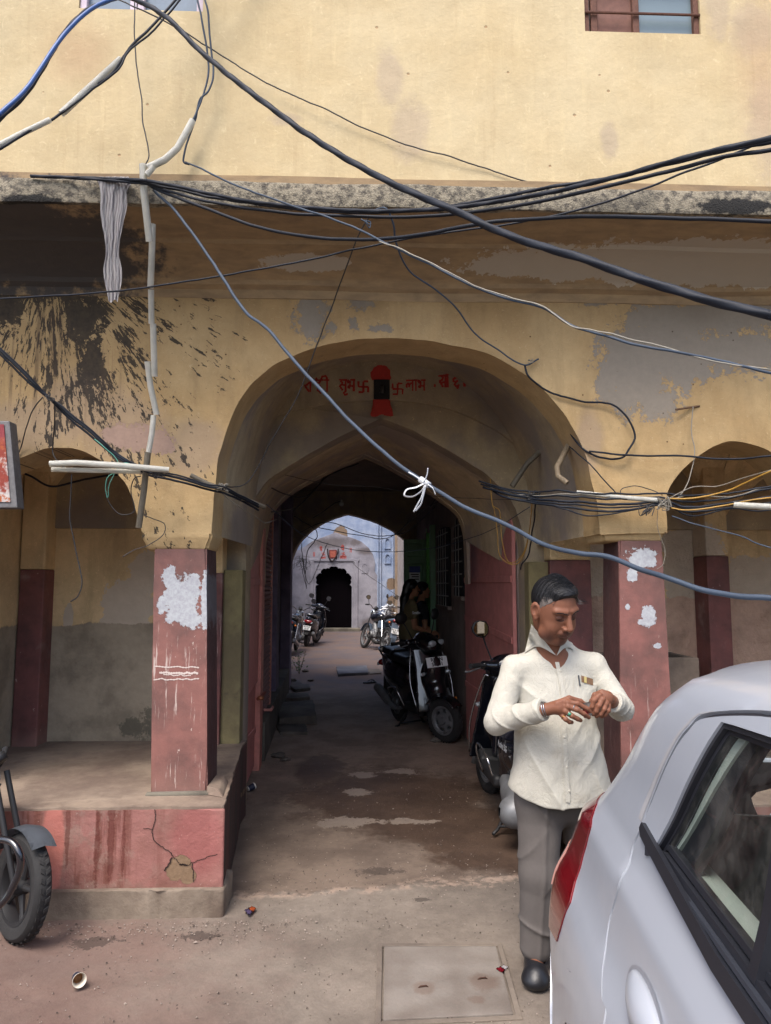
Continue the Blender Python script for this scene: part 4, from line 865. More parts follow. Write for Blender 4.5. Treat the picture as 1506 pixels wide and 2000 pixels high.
b = bmesh.new(); prism(b, pp, 24.955, 24.999, bev=.012); fin(b, 'whitewashed_panel', WHITEW, fh)
b = bmesh.new(); box(b, dpts[0][0] - .1, dpts[-1][0] + .1, 25.30, 25.34, -.05, 2.4); fin(b, 'door', simple('nearly_black_wood_door', srgb(14, 11, 14), .95, spec=.02), fh)
b = bmesh.new(); box(b, dpts[0][0] - .3, dpts[-1][0] + .3, 24.55, 24.955, -.05, .10, .02); fin(b, 'doorstep', GREYC, fh)
for (x0, x1) in ((dpts[0][0] - .20, dpts[0][0] - .06), (dpts[-1][0] + .06, dpts[-1][0] + .22)):
    b = bmesh.new(); box(b, x0, x1, 24.915, 24.954, -.05, xzf(0, 1096)[1], .01); fin(b, 'pilaster', WHITEW, fh)
b = bmesh.new(); box(b, dpts[0][0] - .25, dpts[-1][0] + .26, 24.92, 24.954, xzf(0, 1096)[1], xzf(0, 1092)[1] + .02, .01); fin(b, 'moulding', WHITEW, fh)
def niche(px0, px1, py0, py1, y=24.94, m1=WHITEW):
    x0, z0 = xzf(px0, py1); x1, z1 = xzf(px1, py0); b_ = bmesh.new(); c = (x0 + x1) / 2; w_ = (x1 - x0) / 2
    pts = [(x0, z0)] + [(c - w_ * math.cos(t), z1 - w_ + w_ * math.sin(t)) for t in np.linspace(0, math.pi, 11)] + [(x1, z0)]
    inner = [(c + (x - c) * .68, z0 + .02 + (z - z0) * .84) for x, z in pts]
    A_ = [b_.verts.new((x, y, z)) for x, z in pts]; B_ = [b_.verts.new((x, y, z)) for x, z in inner]; D_ = [b_.verts.new((x, y + .07, z)) for x, z in inner]; E_ = [b_.verts.new((x, y + .07, z)) for x, z in pts]
    n = len(pts)
    for i in range(n):
        j = (i + 1) % n; b_.faces.new((A_[i], A_[j], B_[j], B_[i])); b_.faces.new((B_[i], B_[j], D_[j], D_[i])); b_.faces.new((A_[j], A_[i], E_[i], E_[j]))
    b_.faces.new(D_); fin(b_, 'niche', m1, fh)
niche(706, 719, 1100, 1120); niche(751, 763, 1050, 1072, 24.96, BLUEW); niche(751, 763, 1081, 1101, 24.96, BLUEW); niche(617, 626, 1104, 1112)
for px_ in (737, 742, 766):
    b = bmesh.new(); x0 = xzf(px_, 1000)[0]; box(b, x0, x0 + .05, 24.93, 24.999, -.05, 6, .01); fin(b, 'moulding', BLUEW, fh)
# framed picture with a garland over the doorway and red lettering beside it
fr = thing('framed_picture', 'small red framed picture hung with a dark garland above the far doorway', 'picture', (-.93, 24.93, 2.45))
x0, z0 = xzf(643, 1091); x1, z1 = xzf(658, 1074); b = bmesh.new(); box(b, x0, x1, 24.92, 24.952, z0, z1, .006); fin(b, 'frame', simple('dark_red_frame', srgb(112, 36, 30), .6), fr)
b = bmesh.new(); box(b, x0 + .04, x1 - .04, 24.912, 24.919, z0 + .05, z1 - .04); fin(b, 'print', simple('faded_red_print', srgb(164, 84, 66), .7, var=.5, scale=25), fr)
xa_, za_ = xzf(640, 1072); xb_, zb2 = xzf(661, 1071); tube('garland', spline([(xa_, 24.90, za_), (xa_ + .03, 24.89, za_ - .25), ((xa_ + xb_) / 2 - .02, 24.88, za_ - .43), (xb_ - .04, 24.89, za_ - .2), (xb_, 24.9, za_)], 6), .022, simple('dark_garland', srgb(44, 34, 34), .9, bump=.5), fr)
GL = dict(
 ra=[[(0, 1), (.62, 1)], [(.35, 1), (.52, .82), (.38, .62), (.12, .52)], [(.15, .55), (.35, .3), (.55, .02)]],
 i=[[(.05, 1), (.05, 0)], [(.05, 1), (.15, 1.3), (.5, 1.3), (.62, 1)]], ii=[[(.3, 1), (.3, 0)], [(.3, 1), (.2, 1.3), (-.15, 1.28), (-.25, 1)], [(0, 1), (.5, 1)]],
 dd=[[(0, 1), (.75, 1)], [(.4, 1), (.4, .8), (.15, .72), (.08, .52), (.3, .42), (.5, .55)], [(.3, .42), (.2, .2), (.4, .05), (.6, .2)], [(.4, .05), (.5, -.15)]],
 sha=[[(0, 1), (.8, 1)], [(.12, .9), (.3, .78), (.28, .6), (.1, .5), (.2, .3), (.38, .08)], [(.3, .55), (.62, .55)], [(.65, 1), (.65, 0)]],
 u=[[(-.1, 0), (-.3, -.15), (-.15, -.34), (.08, -.2)]],
 bha=[[(.3, 1), (.8, 1)], [(.2, 1), (.04, .9), (.12, .76), (.26, .9), (.26, .5), (.1, .42), (.2, .3), (.32, .45), (.62, .45)], [(.65, 1), (.65, 0)]],
 la=[[(0, 1), (.85, 1)], [(.12, .3), (.06, .55), (.2, .72), (.34, .55), (.3, .35)], [(.34, .55), (.48, .72), (.66, .66)], [(.68, 1), (.68, 0)]],
 aa=[[(0, 1), (.4, 1)], [(.22, 1), (.22, 0)]], sa=[[(0, 1), (.8, 1)], [(.3, 1), (.42, .82), (.3, .62), (.08, .55)], [(.12, .55), (.3, .3), (.42, .05)], [(.28, .45), (.62, .45)], [(.65, 1), (.65, 0)]],
 dot=[[(.1, .45), (.14, .35), (.1, .2)]], sw=[[(0, .5), (1, .5)], [(.5, 1), (.5, 0)], [(.5, 1), (1, 1)], [(1, .5), (1, 0)], [(.5, 0), (0, 0)], [(0, .5), (0, 1)]], bar=[[(0, 1), (0, 0)]],
 ga=[[(0, 1), (.8, 1)], [(.25, 1), (.3, .5), (.12, .35)], [(.6, 1), (.6, 0)]], shri=[[(0, 1), (.9, 1)], [(.15, .85), (.35, .7), (.15, .5), (.4, .1)], [(.7, 1), (.7, 0)], [(.7, 1), (.5, 1.3), (.2, 1.25)], [(.4, .4), (.65, .3)]])
def write(b_, seq, px, py, hpx, Y, adv=.62, wd=None, slope=0.0):
    """brush glyphs starting at pixel (px,py) = foot of the line"""
    o = at(px, py, Y); sc = hpx * Y / FPX; cur = 0.0; wd = wd or sc * .17
    for g in seq:
        wdt = dict(sw=1.1, aa=.42, i=.5, ii=.6, dot=.5, u=-.0, bar=.3, ra=.62).get(g, .78)
        a = cur
        sl = [[(o.x + (a + u_) * sc * .9 + rnd.uniform(-.012, .012) * sc, o.z + v_ * sc + slope * (a + u_) * sc + rnd.uniform(-.015, .015) * sc) for u_, v_ in s_] for s_ in GL[g]]
        if g == 'u': a = cur
        strokes_bm(b_, sl, lambda u_, v_, t: (u_, Y - t, v_), wd); cur += wdt
# lettering on the lunette over the passage arch
LY = IY - .046
for a_ in ((['ra', 'i', 'dd', 'ii'], 592, 766, 24, LY, .62, None, .02), (['sha', 'u', 'bha'], 662, 764, 23, LY), (['sw'], 700, 766, 22, LY), (['sw'], 767, 770, 22, LY), (['la', 'aa', 'bha'], 793, 764, 22, LY, .62, None, .03), (['dot'], 847, 760, 22, LY), (['sa', 'i', 'dd', 'ii'], 856, 758, 25, LY, .62, None, .06)):
    b = bmesh.new(); write(b, *a_); fin(b, 'painted_lettering', REDPAINT, bld)
def blob_poly(pts, Y, name, mat, par=bld, jit=1.2):
    b_ = bmesh.new(); P_ = [(x + rnd.uniform(-jit, jit), y + rnd.uniform(-jit, jit)) for x, y in spline(pts + [pts[0]], 5)[:-1]]
    b_.faces.new([b_.verts.new((at(x, y, Y).x, Y, at(x, y, Y).z)) for x, y in P_]); bmesh.ops.triangulate(b_, faces=b_.faces); return fin(b_, name, mat, par)
blob_poly([(726, 742), (724, 728), (733, 716), (745, 714), (757, 717), (763, 729), (761, 742), (745, 743)], LY - .001, 'red_patch', REDPAINT)
blob_poly([(729, 781), (745, 779), (760, 781), (764, 795), (768, 812), (756, 813), (745, 809), (735, 813), (724, 812), (728, 795)], LY - .001, 'red_patch', REDPAINT)
x0, z0 = xz(730, 780, LY); x1, z1 = xz(761, 742, LY)
b = bmesh.new(); box(b, x0, x1, LY - .012, LY, z0, z1, .002); nb = fin(b, 'niche_box', BLACKM, bld)  # niche given as a plain black box set on the wall
b = bmesh.new(); lathe_bm(b, [(0, -.035), (.022, -.03), (.016, -.01), (.02, .008), (.012, .026), (0, .034)], 10, Matrix.Translation(((x0 + x1) / 2 + .004, LY - .014, (z0 + z1) / 2))); o = fin(b, 'idol', simple('dark_stone_figure', srgb(52, 50, 48), .5), None, smooth=True); o.parent = nb; worldfix(o)
# lettering beside the far picture
FL = 24.95
for g, px_, py_, h_ in ((['bar', 'bar'], 612, 1087, 9), (['shri'], 624, 1076, 7), (['sw'], 629, 1085, 6), (['sha', 'bha'], 626, 1095, 7), (['bar', 'bar'], 684, 1079, 9), (['shri'], 666, 1075, 8), (['sw'], 668, 1085, 6), (['la', 'aa', 'bha'], 664, 1093, 7)):
    b = bmesh.new(); write(b, g, px_, py_, h_, FL); fin(b, 'painted_lettering', RED2, fh)
# ---- courtyard sides
hs = thing('side_house', 'whitewashed house wall on the left of the courtyard beyond the passage', 'house', (-3.0, 18, 0))
b = bmesh.new(); box(b, -3.2, -2.75, EY + .3, 24.9, -.05, 5.8, .02); fin(b, 'wall', WHITEW, hs)
b = bmesh.new(); box(b, -2.75, -1.45, EY + .31, EY + .6, -.05, 5.8, .02); fin(b, 'wall', WHITEW, hs)
hs2 = thing('side_house', 'grey plastered house wall on the right of the courtyard beyond the passage', 'house', (2.4, 18, 0))
b = bmesh.new(); box(b, 1.75, 2.2, EY + .3, 34, -.05, 5.8, .02); fin(b, 'wall', WARMG, hs2)
b = bmesh.new(); box(b, 1.2, 3.2, 34, 34.3, -.05, 5.0, .02); fin(b, 'wall', DARKP, hs2)
b = bmesh.new(); grid_bm(b, lambda u, v: (1.22 + .26 * u, 20 + .5 * v, 3.0 + .35 * v + .1 * math.sin(u * 9 + v * 4)), np.linspace(0, 1, 10), np.linspace(0, 1, 10))
bmesh.ops.solidify(b, geom=b.faces, thickness=.01); tag(fin(b, 'tarpaulin', simple('teal_tarpaulin', srgb(40, 150, 160), .5), None, smooth=True), 'scrap of teal plastic sheet hanging beside the blue house', 'tarpaulin')
# ---- unseen house added opposite the arcade, its height set for the light
op = thing('added_street_house', 'unseen cream house added opposite the arcade to shape the light', 'house', (0, -8.2, 0))
b = bmesh.new(); box(b, -14, 14, -9, -8.2, -.05, 3.3, .02); fin(b, 'wall', UPPER, op)
for k in range(-4, 5):
    for z0 in (.0,):
        b = bmesh.new(); box(b, k * 3 - .6, k * 3 + .6, -8.2, -8.15, z0 + .02, z0 + (2.3 if z0 == 0 else 1.4), .01); fin(b, 'window', BLUEG if k % 2 else DARKG, op)
for s in (-1, 1):
    nb_ = thing('neighbour_house', 'plastered neighbour house adjoining the %s end of the arcade' % ('left' if s < 0 else 'right'), 'house', (s * 9, 3.9, 0))
    b = bmesh.new(); box(b, -14 if s < 0 else 4.7, -5.3 if s < 0 else 14, 3.5, 7.5, -.05, 6.8, .02); fin(b, 'wall', GREYC, nb_)
# ================================================================== cables, conduits, rag, sign
CAB = simple('black_cable_sheath', srgb(22, 28, 40), .6, var=.25, scale=9, spec=.3); CABG = simple('weathered_grey_cable_sheath', srgb(62, 74, 90), .6, var=.3, scale=7, spec=.3)
CABB = simple('blue_cable_sheath', srgb(38, 84, 150), .45, var=.15, scale=8, spec=.5); WIRE = simple('thin_dark_wire', srgb(52, 50, 50), .6); WIREL = simple('thin_pale_wire', srgb(140, 134, 122), .6)
YEL = simple('yellow_wire', srgb(184, 140, 56), .5); PVC = simple('white_pvc_conduit', srgb(244, 242, 232), .45, var=.16, scale=16, spec=.4, bump=.05); PVCG = simple('dusty_pvc_conduit', srgb(160, 150, 132), .6, var=.25, scale=18)
def rope_bm(bm, pts, r, seg=12, pitch=.12, lobes=3, amp=.13):
    pts = [Vector(p) for p in pts]; L = 0.0; rings = []; up = None; n = len(pts)
    for i, p in enumerate(pts):
        t = (pts[min(i + 1, n - 1)] - pts[max(i - 1, 0)]).normalized()
        if up is None: up = t.orthogonal().normalized()
        up = (up - t * up.dot(t)).normalized(); s_ = t.cross(up)
        if i: L += (p - pts[i - 1]).length
        ph = L / pitch * 2 * math.pi / lobes
        rings.append([bm.verts.new(p + (up * math.cos(a) + s_ * math.sin(a)) * r * (1 + amp * math.cos(lobes * (a + ph)))) for a in [2 * math.pi * k / seg for k in range(seg)]])
    for a, b_ in zip(rings, rings[1:]):
        for k in range(seg): bm.faces.new((a[k], a[(k + 1) % seg], b_[(k + 1) % seg], b_[k]))
    bm.faces.new(rings[0][::-1]); bm.faces.new(rings[-1])
def P3(pts):
    return [tuple(at(*p)) for p in pts]
def dens(pts, d=.012):
    out = [Vector(pts[0])]
    for p in pts[1:]:
        a = out[-1]; p = Vector(p); k = max(1, int((p - a).length / d))
        for j in range(1, k + 1): out.append(a.lerp(p, j / k))
    return out
def cable(label, pts, r, mat=None, name='cable', group=None, rope=False, cat='cable', n=10, jit=0.0, seg=8):
    """pts: (px, py, Y) read off the photograph and set at their own distances"""
    P = P3(pts)
    for e_, f_, q_ in ((0, 1, pts[0]), (-1, -2, pts[-1])):            # cables that leave the picture go on to their next fixing
        if q_[0] < 0 or q_[0] > 1510 or q_[1] < 0:
            a, d = Vector(P[e_]), (Vector(P[e_]) - Vector(P[f_])).normalized(); ln = 2.2 if abs(d.x) > .5 else .6
            x1 = a + d * ln * .5; x2 = a + d * ln + Vector((0, 0, .06)); P = ([tuple(x2), tuple(x1)] + P) if e_ == 0 else (P + [tuple(x1), tuple(x2)])
    sp = spline(P, n); jit = jit or (.0028 if r < .007 else .0018)
    if jit: sp = [(x + NZ.noise(Vector((x * 9, z * 9, 1))) * jit + NZ.noise(Vector((x * 26, z * 26, 4))) * jit * .5, y, z + NZ.noise(Vector((x * 9, z * 9, 8))) * jit * 1.4 + NZ.noise(Vector((x * 26, z * 26, 2))) * jit * .5) for x, y, z in sp]
    b_ = bmesh.new()
    if rope: rope_bm(b_, dens(sp), r)
    else: tube_bm(b_, sp, r, seg)
    o = fin(b_, name, mat or CAB, None, smooth=True); tag(o, label, cat, group); return o
cable('thickest twisted black cable sweeping from the top left window down to the right edge', [(205, -16, 2.6), (262, -2, 2.5), (330, 38, 2.4), (400, 108, 2.3), (500, 188, 2.15), (620, 275, 2.0), (750, 350, 1.85), (880, 408, 1.7), (1000, 462, 1.58), (1120, 500, 1.46), (1260, 548, 1.36), (1400, 590, 1.28), (1506, 616, 1.22), (1640, 650, 1.15)], .0088, CAB, rope=True)
cable('grey cable running diagonally from the ledge across the wide arch to the right edge', [(300, 372, 3.27), (345, 415, 3.2), (400, 490, 3.1), (440, 550, 3.0), (482, 612, 2.9), (520, 640, 2.8), (575, 705, 2.7), (640, 775, 2.6), (700, 838, 2.5), (760, 893, 2.4), (823, 938, 2.3), (900, 985, 2.2), (1000, 1030, 2.1), (1060, 1062, 2.0), (1130, 1080, 1.9), (1190, 1088, 1.85), (1250, 1112, 1.78), (1300, 1128, 1.7), (1370, 1152, 1.65), (1430, 1163, 1.6), (1506, 1168, 1.55), (1640, 1180, 1.5)], .0068, CABG)
G1 = 'black cables sagging along the ledge'
cable('upper twisted black cable of the bunch sagging along the ledge', [(60, 344, 3.3), (200, 349, 3.27), (290, 354, 3.2), (400, 376, 3.1), (480, 392, 3.0), (560, 402, 2.9), (650, 409, 2.8), (740, 412, 2.7), (860, 408, 2.55), (1000, 389, 2.4), (1180, 352, 2.2), (1350, 305, 2.0), (1506, 270, 1.9), (1640, 240, 1.8)], .0078, CAB, group=G1, rope=True)
cable('black cable crossing the middle of the bunch along the ledge', [(120, 346, 3.3), (290, 360, 3.22), (420, 386, 3.12), (600, 410, 2.95), (760, 414, 2.75), (900, 400, 2.6), (1060, 368, 2.4), (1200, 346, 2.3), (1340, 312, 2.15), (1506, 276, 2.0), (1640, 250, 1.9)], .0062, CAB, group=G1, rope=True)
cable('black cable at the underside of the bunch rising to the right edge', [(290, 362, 3.25), (400, 392, 3.1), (560, 416, 2.95), (700, 422, 2.85), (800, 424, 2.75), (930, 414, 2.6), (1100, 384, 2.4), (1300, 336, 2.2), (1420, 306, 2.1), (1506, 292, 2.0), (1640, 268, 1.9)], .0068, CAB, group=G1)
cable('smooth dark cable with the deepest sag under the ledge, level at the right', [(294, 364, 3.25), (330, 380, 3.2), (400, 406, 3.1), (500, 442, 3.0), (600, 462, 2.9), (700, 468, 2.8), (800, 461, 2.7), (920, 440, 2.55), (1000, 430, 2.5), (1150, 423, 2.4), (1350, 427, 2.3), (1506, 433, 2.2), (1640, 440, 2.1)], .0074, CAB, group=G1)
cable('thin taut wire from the left edge behind the rag up to the right edge', [(-20, 584, 3.3), (150, 575, 3.2), (300, 560, 3.1), (470, 532, 3.0), (600, 508, 2.9), (700, 486, 2.85), (820, 462, 2.8), (980, 440, 2.7), (1110, 415, 2.6), (1230, 378, 2.5), (1370, 325, 2.4), (1506, 272, 2.3), (1620, 230, 2.2)], .0042, CAB, name='wire')
cable('thin rusty wire slanting down the pale upper wall to the ledge', [(215, -8, 3.2), (262, 14, 3.2), (330, 45, 3.25), (420, 100, 3.3), (500, 150, 3.31), (570, 185, 3.32), (640, 215, 3.32), (710, 250, 3.33), (800, 285, 3.33), (880, 306, 3.33), (950, 330, 3.34), (1043, 359, 3.34)], .0034, WIRE, name='wire', jit=.004)
cable('spliced cable dropping from the bent conduit across the right wall', [(362, 316, 3.3), (390, 328, 3.2), (460, 362, 3.0), (560, 398, 2.85), (640, 425, 2.75), (700, 448, 2.7), (760, 478, 2.6), (830, 512, 2.5), (900, 548, 2.45), (980, 580, 2.4), (1060, 602, 2.3), (1110, 632, 2.25), (1150, 648, 2.2), (1240, 672, 2.1), (1330, 690, 2.05), (1420, 708, 2.0), (1506, 728, 1.95), (1640, 752, 1.9)], .0044, CABG, jit=.003)
cable('thin companion wire twisted round the spliced cable', [(740, 470, 2.62), (800, 494, 2.53), (870, 530, 2.45), (935, 560, 2.42), (1000, 582, 2.37), (1060, 600, 2.29), (1115, 636, 2.23), (1160, 648, 2.17), (1260, 668, 2.1), (1380, 704, 2.02), (1506, 722, 1.95)], .0026, WIREL, name='wire', jit=.005)
cable('dark wire looping down from the ledge bunch to the arch rim', [(735, 408, 3.2), (755, 408, 3.15), (768, 438, 3.2), (775, 478, 3.3), (800, 530, 3.45), (850, 565, 3.6), (890, 600, 3.7), (925, 648, 3.8), (975, 685, 3.84), (1022, 712, 3.84), (1052, 701, 3.86)], .0045, CABG, name='wire', jit=.003)
cable('black wire curling round on the ochre wall right of the wide arch', [(1024, 712, 3.85), (1032, 735, 3.84), (1060, 758, 3.86), (1100, 775, 3.86), (1150, 786, 3.86), (1195, 790, 3.85), (1225, 815, 3.84), (1240, 850, 3.84), (1228, 880, 3.84), (1212, 894, 3.85), (1170, 893, 3.86), (1140, 878, 3.88), (1118, 852, 3.95), (1104, 822, 4.05)], .0058, CAB, name='wire', jit=.004)
cable('thin black wire hanging from the bunch across the left of the wide arch', [(722, 420, 3.2), (700, 462, 3.3), (680, 512, 3.5), (655, 580, 3.75), (632, 640, 3.85), (605, 712, 3.9), (585, 765, 3.95), (560, 810, 4.0), (530, 862, 4.05), (510, 900, 4.1), (485, 940, 4.1), (455, 952, 4.05), (430, 946, 3.86)], .0036, WIRE, name='wire', jit=.004)
cable('bright blue cable curving from the left edge up to the top left window', [(-40, 262, 2.7), (0, 222, 2.7), (50, 175, 2.75), (85, 125, 2.8), (120, 75, 2.85), (160, 32, 2.9), (200, 6, 2.95), (250, -12, 3.0)], .0085, CABB)
cable('black cable following the blue cable at the upper left', [(-40, 274, 2.72), (0, 232, 2.73), (52, 182, 2.78), (95, 115, 2.84), (130, 58, 2.9), (175, 16, 2.95), (235, -6, 3.0)], .008, CAB, rope=True)
cable('black cable climbing past the tilted white conduit at the upper left', [(-40, 310, 2.9), (0, 290, 2.9), (60, 254, 2.95), (110, 228, 3.0), (170, 178, 3.05), (215, 148, 3.05), (238, 116, 3.05), (262, 84, 3.1), (300, 48, 3.15), (350, -8, 3.2)], .006, CAB, jit=.002)
cable('thinner black cable tied beside the climbing cable at the upper left', [(120, 222, 3.0), (180, 176, 3.04), (228, 138, 3.03), (250, 102, 3.05), (285, 72, 3.1), (312, 45, 3.12), (352, 0, 3.15), (365, -14, 3.2)], .0045, CAB, jit=.004)
cable('thin straight dark wire hanging down the upper wall to the white conduit', [(263, -12, 3.25), (263, 30, 3.25), (263, 70, 3.25), (268, 140, 3.27), (276, 190, 3.28), (280, 240, 3.28), (291, 300, 3.28), (284, 322, 3.28)], .0032, WIRE, name='wire')
cable('left strand of the cable pair dropping beside the top left window', [(384, -12, 3.25), (388, 10, 3.25), (400, 70, 3.26), (408, 130, 3.27), (400, 175, 3.27), (388, 210, 3.27), (376, 236, 3.27)], .0048, CABG)
cable('right strand of the cable pair dropping beside the top left window', [(398, -12, 3.25), (405, 20, 3.25), (411, 80, 3.26), (417, 140, 3.27), (408, 175, 3.27), (390, 196, 3.27), (382, 232, 3.28), (368, 270, 3.3), (358, 312, 3.3), (368, 320, 3.29)], .0048, CABG)
GP = 'black cables in the slanting bundle at the left'
for i, (dy, r, yo) in enumerate(((0, .0075, 0), (7, .006, .03), (-5, .0045, -.03))):
    cable(['thickest', 'lower', 'upper thin'][i] + ' black cable of the bundle slanting over the small left arch', [(-40, 650 + dy, 3.55 + yo), (0, 684 + dy, 3.58 + yo), (50, 732 + dy * 1.2, 3.6 + yo), (95, 776 + dy * .3, 3.62), (130, 806 + dy, 3.64 + yo), (185, 852 + dy, 3.66 + yo), (235, 892 + dy * .6, 3.68), (290, 922 + dy * .7, 3.7 + yo), (345, 932 + dy, 3.72 + yo), (400, 948 + dy * .8, 3.76 + yo), (440, 958 + dy, 3.8 + yo), (470, 972 + dy * .8, 3.9 + yo), (505, 990 + dy, 4.05 + yo)], r, CAB, group=GP, jit=.004)
GR = 'cables of the tangled bundle tied across the right column'
right = [('highest black', 952, -4, .005, CAB), ('second black', 958, 2, .0055, CAB), ('stout black', 964, 8, .007, CAB), ('slack lower black', 966, 26, .004, CAB), ('pale', 962, -8, .003, WIREL), ('middle black', 968, 10, .005, CAB), ('lowest stout black', 970, 16, .0062, CAB)]
for i, (nm, y0, dy, r, mt) in enumerate(right):
    j = rnd.uniform
    cable('%s cable of the tangled bundle tied across the right column' % nm, [(935 + i * 4, y0 - 14, 4.25), (985, y0 + j(-3, 3), 4.12), (1042, y0 + 9 + j(-4, 4), 4.0), (1090, y0 + 8 + dy * .6, 3.86), (1140, y0 + 12 + dy + j(-3, 3), 3.82), (1200, y0 + 16 + dy * .8, 3.8), (1270, y0 + 14 + dy * .3, 3.78), (1308, y0 + 16 + j(-4, 4), 3.76), (1350, y0 + 16 + dy + j(-4, 4), 3.72), (1430, y0 + 12 + dy * .6, 3.66), (1506, y0 - 2 + dy + j(-8, 8), 3.6), (1640, y0 - 30 + dy, 3.5)], r, mt, group=GR, jit=.006)
cable('yellow wire drooping off the tangled bundle to the right edge', [(1300, 974, 3.74), (1360, 972, 3.7), (1420, 958, 3.62), (1470, 936, 3.5), (1506, 920, 3.4), (1600, 880, 3.3)], .0042, YEL, name='wire')
cable('second yellow wire running low along the tangled bundle', [(1310, 992, 3.74), (1350, 996, 3.7), (1410, 988, 3.65), (1470, 976, 3.6), (1506, 972, 3.56), (1600, 960, 3.4)], .0038, YEL, name='wire')
cable('thin pale wire rising from the tangled bundle to the right edge', [(1300, 978, 3.74), (1350, 952, 3.7), (1400, 950, 3.65), (1450, 934, 3.55), (1506, 918, 3.4)], .0024, WIREL, name='wire')
cable('black wire crossing the small right arch at its crown', [(1150, 882, 3.86), (1180, 884, 3.84), (1240, 890, 3.82), (1330, 890, 3.8), (1400, 896, 3.75), (1450, 896, 3.7), (1506, 890, 3.6), (1620, 880, 3.5)], .0055, CAB, name='wire', jit=.003)
cable('pale cord hanging from the iron bracket over the small right arch', [(1354, 794, 3.83), (1350, 840, 3.83), (1357, 880, 3.81), (1350, 920, 3.8), (1340, 950, 3.79), (1325, 972, 3.78)], .0028, WIREL, name='cord', cat='cord')
cable('thin grey wire drooping from the bundle knot to the right edge', [(1312, 1008, 3.74), (1350, 1022, 3.7), (1400, 1034, 3.6), (1450, 1048, 3.5), (1480, 1062, 3.4), (1540, 1080, 3.3)], .0034, CABG, name='wire')
cable('thin black wire looped over the top of the right capital', [(1212, 974, 3.84), (1214, 956, 3.83), (1240, 949, 3.82), (1270, 956, 3.82), (1292, 966, 3.8)], .0026, WIRE, name='wire')
cable('black wire slanting from the arch rim down to the bundle', [(1112, 872, 4.0), (1150, 905, 3.86), (1170, 926, 3.84), (1205, 966, 3.82)], .0035, CAB, name='wire')
cable('thin wire drooping beside the right column top', [(1285, 996, 3.8), (1284, 1030, 3.82), (1298, 1070, 3.84), (1296, 1100, 3.84), (1282, 1112, 3.86)], .0016, WIREL, name='wire')
for i, (a, nm) in enumerate(((0, 'longer'), (1, 'shorter'))):
    cable('%s yellow wire loop hanging in front of the red sheet metal door' % nm, [(958, 935, 5.0), (962, 985, 5.0), (966 + 10 * i, 1000, 5.0), (972 - 2 * i + 10 * i, 1045 + 5 * i, 5.0), (976 + 12 * i, 1085 + 3 * i, 5.0), (1000, 1102 - 3 * i, 4.95), (1020, 1090 - 6 * i, 4.9), (1034, 1040, 4.7), (1040, 975, 4.2)], .0032, YEL, name='wire')
cable('black wire dropping down the right passage jamb', [(1046, 975, 4.2), (1044, 1010, 4.5), (1036, 1060, 4.9), (1030, 1088, 5.0), (1018, 1102, 5.02), (1016, 1112, 5.02)], .005, CAB, name='wire', jit=.006)
cable('thin wire strung low across the passage from side to side', [(520, 985, 5.1), (600, 1048, 5.6), (700, 1075, 6.2), (800, 1076, 6.4), (880, 1062, 6.0), (960, 1035, 5.5), (1035, 990, 4.9)], .0028, CABG, name='wire')
cable('thin wire strung high across the passage mouth', [(545, 925, 5.4), (640, 945, 5.6), (740, 952, 5.6), (840, 968, 5.4), (940, 974, 5.1), (1040, 976, 4.6)], .0022, WIRE, name='wire')
inner = [[(520, 950, 5.5), (560, 965, 6.2), (600, 968, 7.0), (640, 930, 7.4), (700, 905, 7.0)], [(530, 1000, 5.6), (580, 990, 6.5), (620, 950, 7.5), (640, 920, 8.0)], [(575, 1010, 8), (620, 1040, 9), (600, 1080, 10), (596, 1120, 11), (588, 1060, 11.4)],
         [(840, 990, 8), (860, 965, 7.6), (880, 975, 7.2), (905, 1000, 7)], [(620, 1030, 11), (700, 1045, 11), (760, 1050, 10.6), (820, 1000, 9), (870, 972, 7.6)], [(585, 1040, 11.2), (640, 1020, 11), (720, 1045, 11), (790, 1040, 10), (850, 990, 8.4)], [(588, 1100, 13), (600, 1150, 14), (590, 1090, 14.4), (604, 1140, 15), (640, 1060, 13)], [(800, 1180, 24), (700, 1110, 24.5), (690, 1098, 24.6), (640, 1102, 24.6)]]
for i, p in enumerate(inner):
    cable(['black wire looping under the left of the passage ceiling', 'black wire climbing the left passage wall', 'tangle of black wire hanging by the left end of the passage', 'black wire sagging above the grilled windows', 'black wire sagging over the passage end arch', 'higher black wire over the passage end arch', 'wire tangle outside the left end of the passage', 'thin wire drooping across the blue house'][i], p, .006 if i < 7 else .008, WIRE, name='wire', jit=.02 if i in (2, 6) else .006)
cable('thin wire hanging in a curl inside the small left arch', [(140, 925, 4.0), (138, 970, 4.0), (136, 1010, 4.0), (145, 1060, 4.0), (156, 1110, 4.0), (160, 1140, 4.0), (152, 1165, 4.0), (138, 1176, 4.0)], .0036, WIRE, name='wire')
cable('thin wire curving off the slanting bundle to the small left arch rim', [(84, 776, 3.62), (64, 800, 3.7), (50, 840, 3.8), (42, 870, 3.86), (32, 895, 3.87)], .0032, WIRE, name='wire')
cable('wire hanging straight from the bundle knot beside the small left arch', [(106, 790, 3.66), (107, 830, 3.75), (104, 865, 3.84), (105, 890, 3.85), (130, 918, 3.7)], .0036, WIRE, name='wire')
cable('thin wire loop hanging under the white conduits at the left column', [(222, 900, 3.7), (212, 930, 3.75), (207, 960, 3.8), (215, 985, 3.83), (235, 1004, 3.84), (262, 998, 3.84), (256, 960, 3.82), (262, 935, 3.78), (275, 930, 3.72)], .0028, WIRE, name='wire')
cable('thin wire curling across the left capital', [(278, 1006, 3.83), (300, 1014, 3.83), (322, 1024, 3.83), (318, 1045, 3.83), (290, 1064, 3.82), (262, 1074, 3.8), (240, 1088, 3.78)], .0024, WIRE, name='wire')
